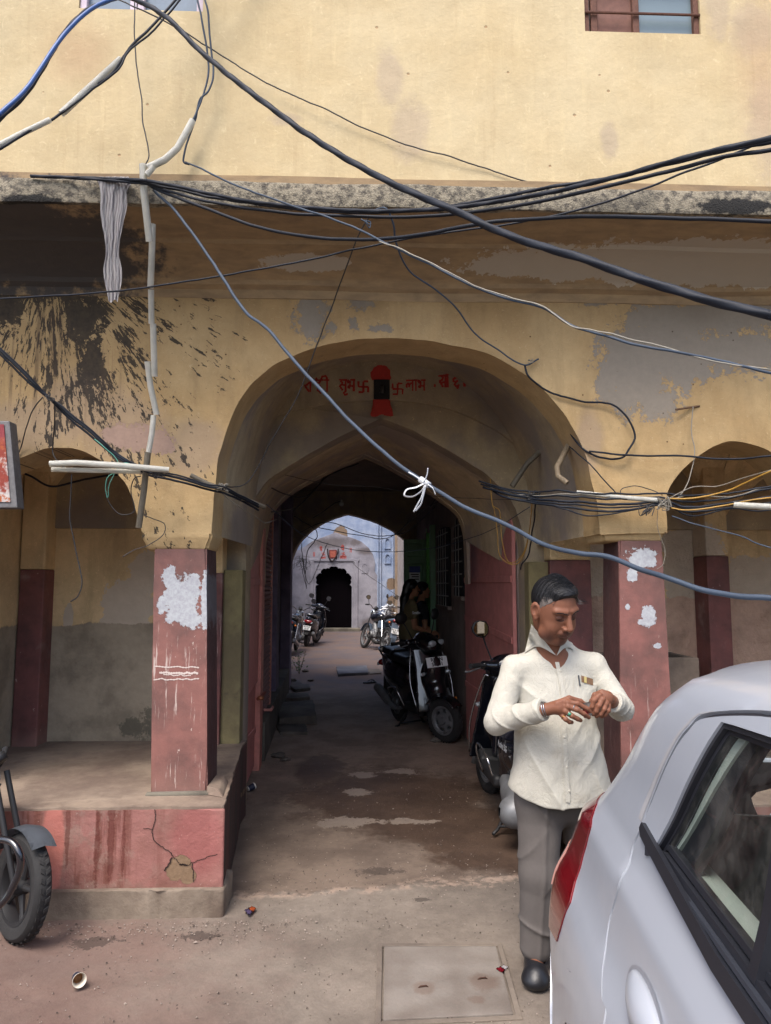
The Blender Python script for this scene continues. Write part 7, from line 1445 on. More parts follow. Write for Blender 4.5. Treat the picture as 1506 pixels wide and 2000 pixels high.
# head frame: face turned to the picture's right and bowed
HC = H(1083, 1190, 3.05); HM = rotm(0, 0, R(24)) @ rotm(R(25), 0, 0) @ rotm(0, R(-5), 0)     # columns = head axes in local space (face looks along -y)
HS = 1.06
def hp(x, y, z): return HC + HM @ (np.array((x, y, z)) * HS)
def sd_head(P):
    Q = ((P - HC) @ HM) / HS; X, Y, Z = Q[..., 0], Q[..., 1], Q[..., 2]; Qs = Q.copy(); Qs[..., 0] = np.abs(X)
    d = sd_ell(Q, (0, .014, .036), (.077, .097, .092)); d = smin(d, sd_ell(Q, (0, -.024, -.022), (.072, .068, .088)), .03)
    d = smin(d, sd_ell(Q, (0, -.036, -.080), (.050, .045, .038)), .03); d = smin(d, sd_ell(Q, (0, -.064, -.104), (.026, .022, .020)), .022)
    d = smin(d, sd_ell(Qs, (.040, -.052, -.050), (.028, .026, .030)), .02); d = smin(d, sd_ell(Qs, (.045, -.030, -.085), (.030, .036, .030)), .02); d = smin(d, sd_ell(Q, (0, -.035, -.112), (.042, .040, .020)), .02)      # cheeks, jowls
    d = smin(d, sd_cap(Qs, (.012, -.084, .030), (.050, -.070, .030), .0105, .009), .014)                                                             # brow
    d = smax(d, -sd_ell(Qs, (.034, -.098, .006), (.021, .017, .012)), .012)                                                                        # sockets
    d = smin(d, sd_ell(Qs, (.033, -.0735, .004), (.0165, .013, .0125)), .004)                                                                      # lids
    d = smax(d, -sd_cap(Qs, (.018, -.0905, -.0015), (.047, -.080, -.003), .0016), .003)                                                            # lid line
    d = smin(d, sd_cap(Q, (0, -.088, .012), (0, -.112, -.032), .0095, .0135), .010); d = smin(d, sd_ell(Qs, (.0155, -.098, -.037), (.010, .0125, .009)), .006)
    d = smax(d, -sd_ell(Qs, (.008, -.107, -.047), (.0045, .006, .004)), .003)
    d = smax(d, -sd_cap(Qs, (.024, -.096, -.040), (.040, -.082, -.066), .0030, .002), .008)                                                         # nasolabial fold
    d = smin(d, sd_ell(Q, (0, -.088, -.060), (.030, .014, .014)), .012)
    d = smin(d, sd_cap(Qs, (0, -.100, -.0635), (.021, -.090, -.069), .0062, .0036), .004); d = smin(d, sd_cap(Qs, (0, -.098, -.0755), (.018, -.090, -.0735), .0072, .004), .004)
    d = smax(d, -sd_cap(Qs, (0, -.106, -.0695), (.025, -.091, -.0715), .0013), .0025); d = smax(d, -sd_cap(Qs, (0, -.098, -.088), (.014, -.092, -.086), .003), .006)
    for s_ in (.5,): d = smax(d, -sd_cap(Qs, (.006, -.094, .030), (.005, -.0935, .018), .0016), .003)                                                # frown
    e = sd_ell(Qs, (.083, .014, -.004), (.011, .023, .036), rotm(R(-12), 0, R(-18))); e = smax(e, -sd_ell(Qs, (.093, .008, .002), (.010, .013, .020)), .005); e = smin(e, sd_ell(Qs, (.082, .004, -.032), (.008, .010, .012)), .006)
    return smin(d, e, .006) * HS
neck0, neck1 = HC + HM @ np.array((0, .045, -.06)), H(1082, 1290, 3.15)
shL, shR = H(1004, 1304, 3.15), H(1160, 1300, 3.15)
elL, elR = H(972, 1408, 3.08), H(1212, 1382, 3.06)
wrL, wrR = H(1066, 1386, 2.90), H(1192, 1368, 2.92)
hipL, hipR = H(1055, 1560, 3.16), H(1132, 1560, 3.2)
knL, knR = H(1052, 1705, 3.12), H(1150, 1700, 3.22)
anL, anR = np.array(atz(1047, 1850, .09) - man_at), np.array((.27, .30, .09))
def finger(P, pts, r0, r1, k=.004): n = len(pts); return chain(P, pts, [r0 + (r1 - r0) * i / (n - 1) for i in range(n)], k)
YH = 2.87
# his right hand (picture left): back of the hand to the viewer, fingers pointing right round the packet
def hand_a(P):
    d = smin(sd_cap(P, wrL, H(1088, 1381, 2.88), .024, .027), sd_ell(P, H(1098, 1383, 2.875), (.036, .020, .030), rotm(0, R(8), 0)), .012)
    F = [([H(1108, 1372, 2.868), H(1128, 1374, 2.855), H(1146, 1384, 2.860), H(1158, 1394, 2.872)], .0112, .0082), ([H(1108, 1380, 2.862), H(1127, 1386, 2.846), H(1140, 1394, 2.852), H(1150, 1401, 2.868)], .0116, .0082),
         ([H(1104, 1389, 2.864), H(1117, 1398, 2.848), H(1128, 1404, 2.856), H(1134, 1407, 2.872)], .0112, .0080), ([H(1097, 1396, 2.870), H(1105, 1405, 2.856), H(1112, 1410, 2.862), H(1117, 1411, 2.876)], .0102, .0074),
         ([H(1088, 1374, 2.868), H(1112, 1364, 2.880), H(1134, 1370, 2.892), H(1152, 1384, 2.892)], .0130, .0092)]
    for p, a, b_ in F: d = smin(d, finger(P, p, a, b_), .0045)
    for c in (H(1108, 1372, 2.862), H(1109, 1380, 2.856), H(1105, 1389, 2.858)): d = smin(d, np.linalg.norm(P - c, axis=-1) - .0112, .006)
    return d
def hand_b(P):
    d = smin(sd_cap(P, wrR, H(1186, 1362, 2.90), .024, .026), sd_ell(P, H(1181, 1364, 2.885), (.031, .021, .033), rotm(0, R(-30), 0)), .012)
    F = [([H(1170, 1358, 2.872), H(1160, 1368, 2.856), H(1157, 1380, 2.858), H(1161, 1389, 2.866)], .0118, .0084), ([H(1176, 1366, 2.865), H(1170, 1378, 2.850), H(1165, 1389, 2.856), H(1160, 1395, 2.868)], .0116, .0082),
         ([H(1183, 1374, 2.868), H(1180, 1385, 2.854), H(1173, 1395, 2.860), H(1165, 1399, 2.872)], .0110, .0078), ([H(1189, 1378, 2.876), H(1188, 1388, 2.862), H(1182, 1396, 2.868), H(1175, 1400, 2.880)], .0098, .0070),
         ([H(1176, 1352, 2.886), H(1162, 1358, 2.892), H(1156, 1370, 2.892), H(1158, 1382, 2.888)], .0125, .0090)]
    for p, a, b_ in F: d = smin(d, finger(P, p, a, b_), .0045)
    for c in (H(1171, 1358, 2.866), H(1177, 1366, 2.860), H(1184, 1374, 2.862)): d = smin(d, np.linalg.norm(P - c, axis=-1) - .0112, .006)
    return d
def sd_body(P):
    d = smin(sd_head(P), sd_cap(P, neck0, neck1, .058, .066), .02)
    d = smin(d, smin(sd_ell(P, (-.01, .03, 1.16), (.155, .085, .17)), smin(sd_ell(P, (-.01, .02, .95), (.15, .10, .16)), sd_ell(P, (-.01, .04, .76), (.145, .10, .13)), .04), .04), .03)
    for a, b_, c in ((shL, elL, wrL), (shR, elR, wrR)): d = smin(d, smin(sd_cap(P, a, b_, .045, .037), sd_cap(P, b_, c, .038, .025), .01), .03)
    for a, b_, c in ((hipL, knL, anL), (hipR, knR, anR)): d = smin(d, smin(sd_cap(P, a, b_, .068, .048), sd_cap(P, b_, c, .046, .034), .02), .04)
    for a, v in ((anL, (-.03, -.115)), (anR, (.05, -.11))): d = smin(d, smin(sd_cap(P, (a[0], a[1] + .02, .045), (a[0] + v[0], a[1] + v[1], .030), .034, .030), sd_cap(P, a, (a[0], a[1], .05), .034, .034), .01), .02)
    d = smin(d, hand_a(P), .006); return smin(d, hand_b(P), .006)
ax_ = [np.concatenate([np.arange(-.34, -.13, .008), np.arange(-.13, .27, .0028), np.arange(.27, .42, .008)]), np.concatenate([np.arange(-.40, -.19, .0028), np.arange(-.19, .06, .0042), np.arange(.06, .46, .010)]), np.concatenate([np.arange(-.01, .22, .006), np.arange(.22, 1.0, .012), np.arange(1.0, 1.68, .0028)])]
HL = lambda x, y, z, a, b_, c: (*hp(x, y, z), a, b_, c)
SK1 = skin_material('brown_weathered_skin', srgb(140, 92, 70), srgb(84, 54, 46), [HL(.0, -.09, -.07, .042, .035, .03), HL(-.05, -.05, -.085, .03, .04, .03), HL(.05, -.05, -.085, .03, .04, .03), HL(.034, -.085, .006, .024, .02, .014), HL(-.034, -.085, .006, .024, .02, .014), HL(0, -.08, -.11, .03, .03, .018)])
iso_obj(sd_body, None, None, .004, 'body', SK1, man, axes=ax_) if False else None
V_, F_ = iso(sd_body, (0, 0, 0), (1, 1, 1), .0035, 1, axes=ax_)
me = bpy.data.meshes.new('body'); me.vertices.add(len(V_)); me.vertices.foreach_set('co', V_.ravel()); me.loops.add(F_.size); me.loops.foreach_set('vertex_index', F_.ravel()); me.polygons.add(len(F_)); me.polygons.foreach_set('loop_start', np.arange(0, F_.size, 4)); me.update(calc_edges=True); me.validate(); link('body', me, SK1, man, True)
# lips, eyebrows, lashes, hair
def on_head(x, z, y0=-.16, off=0.0):
    """walk from the front to the skin at head coordinates (x,z)"""
    y = y0; best = (9, y0)
    for _ in range(60):
        d = float(sd_head(np.array([hp(x, y, z)]))[0])
        if d < best[0]: best = (d, y)
        y += max(d / HS * .8, .0002)
        if d < .0005 or y > .02: break
    y = best[1]
    return Vector(hp(x, y - off, z))
HAIRB = Mat('black_combed_hair', .5, spec=.3); hL = HAIRB.loc()
hc = HAIRB.mix(HAIRB.step(HAIRB.noise(160, 3, .6, vec=HAIRB.vmath('MULTIPLY', hL, (.3, 1, 1))), .4, .6), srgb(14, 14, 17), srgb(30, 30, 34))
grey_ = HAIRB.blobs([HL(-.075, -.025, .028, .018, .035, .038), HL(-.070, -.045, .055, .016, .022, .02), HL(.070, -.045, .05, .02, .03, .03)], .5, 60, -.2, .4, vec=hL)
hc = HAIRB.mix(HAIRB.math('MULTIPLY', grey_, .8), hc, srgb(142, 132, 126)); HAIRB.color(hc); HAIRB.bump(HAIRB.noise(240, 3, .7, vec=HAIRB.vmath('MULTIPLY', hL, (.25, .6, 1.4))), .8, .003); HAIRB = HAIRB.m
def sd_hair(P):
    Q = ((P - HC) @ HM) / HS; X, Y, Z = Q[..., 0], Q[..., 1], Q[..., 2]; Qs = Q.copy(); Qs[..., 0] = np.abs(X)
    d = sd_ell(Q, (0, .018, .038), (.0815, .101, .096)); d = smin(d, sd_ell(Q, (.006, -.022, .094), (.060, .056, .028)), .02)
    d = d + .0008 * np.sin(Y * 330 + 9 * np.sin(X * 30) + 30 * Z) + .0006 * np.sin(Y * 760 + X * 90)
    hairline = Z - (.058 + .20 * np.maximum(0, -Y - .045) - .22 * np.maximum(0, .05 - np.abs(X)) * (Y < -.02) * .3 - 1.15 * np.clip(Y + .048, -.1, .2) * (np.abs(X) > 0))
    return smax(d, -hairline, .006) * HS
iso_obj(sd_hair, tuple(HC - .15), tuple(HC + .16), .0035, 'hair', HAIRB, man, proj=1)
b_ = bmesh.new()
for k in range(260):        # combed strands that break the outline
    x0 = rnd.uniform(-.07, .05); y0 = rnd.uniform(-.060, .06); pts = []
    for t in np.linspace(0, 1, 6):
        x = x0 + .075 * t; y = y0 - .012 * t; rr = max(1e-3, 1 - (x / .083) ** 2 - ((y - .018) / .103) ** 2); z = .040 + .099 * math.sqrt(rr) + .0012 + .005 * (y < -.02) + .003 * math.sin(t * 3 + k)
        pts.append(Vector(hp(x, y, z)))
    tube_bm(b_, pts, [.0005, .0006, .0006, .0005, .0004, .0002], 4)
fin(b_, 'hair_strands', HAIRB, man, world=False)
for s_ in (-1, 1):
    b_ = bmesh.new()
    for k in range(26):
        t = k / 25; x = s_ * (.012 + .040 * t); z = .0235 + .008 * math.sin(t * 2.4) - .004 * t + rnd.uniform(-.0022, .0022); p = on_head(x, z, off=.0004); q_ = on_head(x + s_ * .006, z + .0022, off=.0012); tube_bm(b_, [p, q_], [.0013, .0006], 4)
    fin(b_, 'eyebrow', simple('dark_brow_hair', srgb(34, 29, 28), .9) if s_ < 0 else bpy.data.materials['dark_brow_hair'], man, world=False)
    b_ = bmesh.new(); tube_bm(b_, [on_head(s_ * (.017 + .030 * t), -.0025 - .0035 * math.sin(math.pi * t), off=.0002) for t in np.linspace(0, 1, 9)], [.0006] + [.0013] * 7 + [.0006], 6)
    fin(b_, 'eyelashes', simple('black_lashes', srgb(22, 16, 14), .7) if s_ < 0 else bpy.data.materials['black_lashes'], man, world=False)
# shirt
tz = [.66, .74, .82, .92, 1.0, 1.10, 1.20, 1.27, 1.33]
tx = [(-.233, .228), (-.225, .215), (-.208, .190), (-.195, .165), (-.192, .160), (-.188, .165), (-.200, .175), (-.170, .150), (-.100, .085)]
ty = [(-.150, .155), (-.150, .150), (-.148, .142), (-.142, .135), (-.132, .130), (-.112, .128), (-.082, .125), (-.045, .12), (.0, .11)]
def tab(z, col, w_): return np.interp(z, tz, [q[w_] for q in col])
def sd_torso(P):
    Z = P[..., 2]; xl, xr_ = tab(Z, tx, 0), tab(Z, tx, 1); yf, yb = tab(Z, ty, 0), tab(Z, ty, 1); cx, cy = (xl + xr_) / 2, (yf + yb) / 2 + .02; a, b_ = (xr_ - xl) / 2, (yb - yf) / 2
    q = (np.abs((P[..., 0] - cx) / a) ** 2.3 + np.abs((P[..., 1] - cy) / b_) ** 2.3) ** (1 / 2.3); d = (q - 1) * np.minimum(a, b_)
    hem = Z - (.678 + .06 * np.clip(np.abs(P[..., 0]) / .235, 0, 1) ** 3); return smax(smax(d, -hem, .006), Z - 1.345, .02)
def seg_t(P, a, b_): ab = b_ - a; return np.clip(((P - a) @ ab) / (ab @ ab), 0, 1)
def ridge(x, p=2.0): return (1 - np.abs(np.sin(x))) ** p
def sd_shirt(P):
    d = smin(sd_torso(P), sd_cap(P, shL, shR, .046), .04); nk = neck1 + np.array((0, .015, -.005)); d = smin(d, smin(sd_cap(P, nk, shL, .058, .047), sd_cap(P, nk, shR, .058, .047), .03), .03)
    d = smin(d, sd_cap(P, neck1 + np.array((0, .012, -.03)), neck1 + np.array((0, .006, .045)), .080, .067), .02); d = smax(d, P[..., 2] - 1.350 - .35 * P[..., 1], .006)
    for a, b_, c, cut_, s_ in ((shL, elL, wrL, .93, 1), (shR, elR, wrR, .80, 2)):
        up_ = sd_cap(P, a, b_, .050, .054); e = c + (b_ - c) * (1 - cut_); fo = sd_cap(P, b_, e, .053, .042)
        t = seg_t(P, a, b_); t2 = seg_t(P, b_, e); q = P[..., 1] * 26 + P[..., 0] * 9 * (1 if s_ == 1 else -1)
        up_ = up_ - .006 * ridge(t * 2.6 + q * .8 + s_, 3) * np.clip(t * 1.6 - .35, 0, 1); fo = fo - .007 * ridge(t2 * 4.2 - q * .5 + P[..., 2] * 26 + s_, 3) * (1 - t2 * .55)
        endc = ((P - e) @ ((e - b_) / np.linalg.norm(e - b_))); fo = smax(fo, endc - .004, .004); d = smin(d, smin(up_, fo, .012), .016)
    w_ = nsin(P, 11, .4) * .0040 + nsin(P * np.array((1, 1, .6)), 27, 2.0) * .0022 + nsin(P, 60, 3.0) * .0009 * (np.abs(P[..., 0]) > .17)
    X, Z = P[..., 0], P[..., 2]; warp = .5 * np.sin(Z * 9 + X * 4)
    fold = -.015 * ridge(X * 13 + Z * 4.5 + warp + .7, 4) * np.clip((1.02 - Z) * 3.2, 0, 1) * np.clip(np.abs(X - .02) * 7, .1, 1)
    arm = -.006 * ridge((X * .8 + Z) * 15 + .4, 4) * np.exp(-((X + .16) / .07) ** 2 - ((Z - 1.13) / .09) ** 2) - .006 * ridge((-X * .8 + Z) * 15, 4) * np.exp(-((X - .14) / .07) ** 2 - ((Z - 1.13) / .09) ** 2)
    pull = -.009 * ridge((X * 1.25 - Z) * 17 + .3, 2) * np.exp(-((X - .09) / .09) ** 2 - ((Z - .93) / .13) ** 2)
    d = d + w_ + fold + arm + pull
    vx = P[..., 0] - np.interp(P[..., 2], [1.26, 1.33], [-.006, -.012]); vneck = np.abs(vx) - np.clip((P[..., 2] - 1.322) * .60, -.05, .06); vn = np.maximum(np.maximum(vneck, P[..., 1] - .02), 1.322 - P[..., 2]); d = smax(d, -vn, .004)
    d = smax(d, -(sd_cap(P, neck0, neck1 + np.array((0, .0, .075)), .063, .060)), .004)
    return d
def shirt_mat():
    m = Mat('cream_checked_shirt_cloth', .85, spec=.25); L = m.loc(); s = m.sep(L); base = m.mix(m.step(m.noise(4, 5, .6, vec=L), .3, .7), srgb(206, 202, 188), srgb(194, 190, 178))
    lx = m.step(m.math('ABSOLUTE', m.math('SINE', m.math('MULTIPLY', s[0], 95))), .985, 1.0); lz = m.step(m.math('ABSOLUTE', m.math('SINE', m.math('MULTIPLY', s[2], 78))), .99, 1.0)
    c = m.mix(m.math('MULTIPLY', m.math('MAXIMUM', lx, lz), .07), base, srgb(176, 160, 128)); st = m.blobs([(-.05, -.14, .90, .03, .05, .025), (.02, -.14, .86, .025, .05, .03), (.05, -.15, .72, .05, .05, .02)], .4, 25, -.3, .6, vec=L); c = m.mix(m.math('MULTIPLY', st, .25), c, srgb(170, 156, 136)); m.color(c)
    m.bump(m.noise(14, 7, .72, vec=m.vmath('MULTIPLY', L, (1, 1, .7)), dist=1.4), .85, .010); m.bump(m.noise(320, 2, .5, vec=L), .15, .0008); return m.m
SHIRT = shirt_mat(); iso_obj(sd_shirt, (-.36, -.34, .62), (.42, .30, 1.42), .0046, 'shirt', SHIRT, man, proj=1)
def on_shirt(px, py, Y0=2.7, off=0.0, f=None):
    f = f or sd_shirt; o = np.array((0, 0, CAM_H)) - np.array(man_at); d = np.array(ray(px, py)); d /= np.linalg.norm(d); t = Y0 * 1.0; best = (9, t)
    for _ in range(80):
        v = float(f(np.array([o + d * t]))[0])
        if v < best[0]: best = (v, t)
        t += max(v * .7, .0004)
        if v < .0006 or t > 4.2: break
    t = best[1]
    return Vector(o + d * (t - off))
def flap(name, pts, off=.004, mat=SHIRT, th=.002, n=10, parent=man, f=None, lift=0.0):
    """small cloth piece lying on the shirt: corner pixels a,b,c,d"""
    a, b2, c, d = [np.array(p, float) for p in pts]; b_ = bmesh.new()
    grid_bm(b_, lambda u, v: on_shirt(*((a * (1 - u) + b2 * u) * (1 - v) + (d * (1 - u) + c * u) * v), off=off + lift * v, f=f), np.linspace(0, 1, n), np.linspace(0, 1, n))
    return fin(b_, name, mat, parent, smooth=True, world=False)
sdc = lambda P: smin(sd_shirt(P), sd_cap(P, neck0 - np.array((0, 0, .02)), neck1, .062, .070), .012)
flap('collar', [(1038, 1219), (1086, 1280), (1050, 1259), (1025, 1275)], .005, f=sdc, n=12, lift=.010); flap('collar', [(1104, 1240), (1087, 1281), (1108, 1259), (1123, 1273)], .005, f=sdc, n=12, lift=.010)
bk = bmesh.new(); nb_ = neck1 + np.array((0, .0, .045)); rg_ = []
for a in np.linspace(R(-35), R(215), 22):
    p = nb_ + np.array((math.cos(a) * .074, math.sin(a) * .072 + .005, -.010 * math.cos(2 * a))); rg_.append([Vector(p + np.array((0, 0, -.03))), Vector(p + np.array((0, 0, .022)) * 1.0 - np.array((math.cos(a), math.sin(a), 0)) * .004)])
loft_bm(bk, rg_, closed=False); bmesh.ops.solidify(bk, geom=bk.faces, thickness=.003); fin(bk, 'collar_band', SHIRT, man, smooth=True, world=False)
for seg_ in ([(1084, 1293), (1092, 1293), (1103, 1342), (1095, 1344)], [(1095, 1344), (1103, 1342), (1106, 1372), (1098, 1372)]): flap('placket', seg_, .006, n=8)
flap('placket', [(1097, 1412), (1106, 1412), (1114, 1568), (1105, 1566)], .006, n=16)
flap('pocket', [(1122, 1322), (1166, 1336), (1160, 1392), (1120, 1378)], .004, n=9)
CARD = simple('brown_card_edges', srgb(130, 98, 70), .6, var=.4, scale=60); b0 = on_shirt(1131, 1328, off=.006)
flap('pocket_card', [(1135, 1319), (1158, 1326), (1159, 1339), (1136, 1332)], .006, CARD, .004, 5); flap('pocket_card', [(1141, 1321), (1146, 1322), (1146, 1334), (1141, 1333)], .010, simple('pale_card', srgb(206, 186, 120), .6), .003, 4)
tube('pen', [on_shirt(1130, 1319, off=.007), on_shirt(1133, 1340, off=.007)], .0035, simple('steel_pen', srgb(90, 90, 92), .3, .8), man, 8, world=False)
BUT = simple('pearl_button', srgb(214, 208, 192), .3)
for px_, py_ in ((1094, 1310), (1103, 1440), (1108, 1498), (1112, 1545)):
    p = on_shirt(px_, py_, off=.006); b_ = bmesh.new(); lathe_bm(b_, [(0, -.0015), (.0052, -.001), (.0055, .001), (.003, .0014), (0, .001)], 14, Matrix.Translation(p) @ Matrix.Rotation(R(90), 4, 'X')); fin(b_, 'button', BUT, man, smooth=True, world=False)
# trousers
def sd_trousers(P):
    d = smin(sd_ell(P, (-.01, .03, .74), (.165, .118, .15)), sd_cap(P, hipL, hipR, .11), .03)
    a = smin(sd_cap(P, hipL, knL, .100, .078), sd_cap(P, knL, anL + np.array((.0, .01, .0)), .078, .066), .03); b_ = smin(sd_cap(P, hipR, knR, .098, .078), sd_cap(P, knR, anR, .078, .066), .03)
    d = smin(d, smin(a, b_, .012), .03); Z = P[..., 2]
    d = d + nsin(P * np.array((1, 1, .4)), 13, 1.0) * .004 - .010 * ridge(Z * 26 + 11 * P[..., 0], 4) * np.exp(-((Z - .17) / .07) ** 2) - .008 * ridge(Z * 14 - P[..., 0] * 16, 4) * np.exp(-((Z - .44) / .10) ** 2) - .007 * ridge(Z * 12 + P[..., 0] * 14, 4) * np.exp(-((Z - .66) / .07) ** 2)
    crease = -.006 * np.exp(-((P[..., 0] - (hipL[0] * .5 + anL[0] * .5) - (Z - .35) * (hipL[0] - anL[0]) / .6) / .010) ** 2) * (P[..., 1] < .0); d = d + crease
    return smax(smax(d, .052 + .12 * (P[..., 1] - anL[1]) * (P[..., 0] < .08) - Z, .006), Z - .9, .01)
def trou_mat():
    m = Mat('grey_brown_trouser_cloth', .9); L = m.loc(); c = m.mul(1.0, m.mix(m.noise(5, 5, .6, vec=L), srgb(108, 101, 97), srgb(92, 87, 84)), m.grey(m.noise(60, 4, .6, vec=L), .9, 1.08)); m.color(c); m.bump(m.noise(11, 5, .6, vec=L), .4, .008); m.bump(m.noise(400, 2, .5, vec=L), .15, .0006); return m.m
iso_obj(sd_trousers, (-.30, -.30, .04), (.45, .50, .92), .0065, 'trousers', trou_mat(), man, proj=1)
# shoes
LEA = simple('black_leather_slipper', srgb(30, 31, 36), .42, var=.2, scale=14, bump=.2, spec=.5)
for a, v in ((anL, np.array((-.030, -.115))), (anR, np.array((.05, -.12)))):
    def f_sh(P, a=a, v=v):
        t_ = (a[0] + v[0], a[1] + v[1]); d = smin(sd_cap(P, (a[0] + .004, a[1] + .045, .038), (t_[0], t_[1], .034), .043, .049), sd_ell(P, (t_[0] - .004, t_[1] - .008, .027), (.055, .054, .033)), .02)
        d = smax(d, .004 - P[..., 2], .004); u = v / np.linalg.norm(v); sd2 = (P[..., 0] - a[0]) * u[0] + (P[..., 1] - a[1]) * u[1]; return smax(d, -sd_ell(P, (a[0] + u[0] * .020, a[1] + u[1] * .020, .086), (.046, .074, .058)), .004)
    iso_obj(f_sh, (min(a[0], a[0] + v[0]) - .09, a[1] + v[1] - .10, -.005), (max(a[0], a[0] + v[0]) + .09, a[1] + .11, .12), .005, 'shoe', LEA, man)
# bangles, rings, packet
for px_, r_b in ((1062, .030), (1066, .0295)):
    c = Vector(H(px_, 1385, 2.895)); ax3 = Vector(H(1088, 1381, 2.88) - wrL).normalized(); b_ = bmesh.new(); u_ = ax3.orthogonal().normalized(); w3 = ax3.cross(u_)
    tube_bm(b_, [c + (u_ * math.cos(t) + w3 * math.sin(t)) * r_b for t in np.linspace(0, 2 * math.pi, 33)], .0022, 8, cap=False); fin(b_, 'bangle', CHR, man, smooth=True, world=False)
def ringo(px_, py_, Y, r_b, ax3, mat, stone=None):
    c = Vector(H(px_, py_, Y)); ax3 = Vector(ax3).normalized(); u_ = ax3.orthogonal().normalized(); w3 = ax3.cross(u_); b_ = bmesh.new(); tube_bm(b_, [c + (u_ * math.cos(t) + w3 * math.sin(t)) * r_b for t in np.linspace(0, 2 * math.pi, 21)], .0016, 6, cap=False); o = fin(b_, 'ring', mat, man, smooth=True, world=False)
    if stone: s = bmesh.new(); lathe_bm(s, [(0, -.002), (.0075, -.002), (.007, .002), (0, .004)], 14, Matrix.Translation(c + Vector((0, -.0125, .0))) @ Matrix.Rotation(R(90), 4, 'X')); q_ = fin(s, 'stone', stone, None, smooth=True, world=False); q_.parent = o
GOLD = simple('gold_ring', srgb(200, 150, 70), .25, .95)
ringo(1121, 1382, 2.852, .0116, H(1127, 1386, 2.846) - H(1108, 1380, 2.862), CHR); ringo(1111, 1394, 2.855, .0114, H(1117, 1398, 2.848) - H(1104, 1389, 2.864), CHR, simple('green_stone', srgb(60, 140, 110), .2)); ringo(1101, 1401, 2.863, .0106, H(1105, 1405, 2.856) - H(1097, 1396, 2.870), GOLD)
pk = thing('packet', 'small torn red and silver sachet between the fingers of the man in cream', 'packet', tuple(Vector(H(1152, 1385, 2.87)) + man_at))
def sheet(pts, name, mat, parent, amp=.004, n=9, f=40):
    a, b2, c, d = [np.array(at(*p)) for p in pts]; b_ = bmesh.new()
    def fn(u, v):
        p = (a * (1 - u) + b2 * u) * (1 - v) + (d * (1 - u) + c * u) * v; return (p[0], p[1] + amp * math.sin(u * 7 + v * 3) , p[2] + amp * .5 * math.sin(v * 9 + u * 4))
    grid_bm(b_, fn, np.linspace(0, 1, n), np.linspace(0, 1, n)); bmesh.ops.solidify(b_, geom=b_.faces, thickness=.0006); return fin(b_, name, mat, parent, smooth=True)
FOIL = simple('silver_foil_film', srgb(176, 170, 166), .3, .4, var=.3, scale=60); REDF = simple('red_printed_foil', srgb(160, 36, 52), .35, .1, var=.4, scale=90)
sheet([(1136, 1376, 2.862), (1150, 1370, 2.862), (1168, 1378, 2.864), (1152, 1402, 2.864)], 'film', FOIL, pk); sheet([(1138, 1386, 2.858), (1148, 1386, 2.857), (1151, 1401, 2.858), (1140, 1402, 2.858)], 'printed_end', REDF, pk, .003)
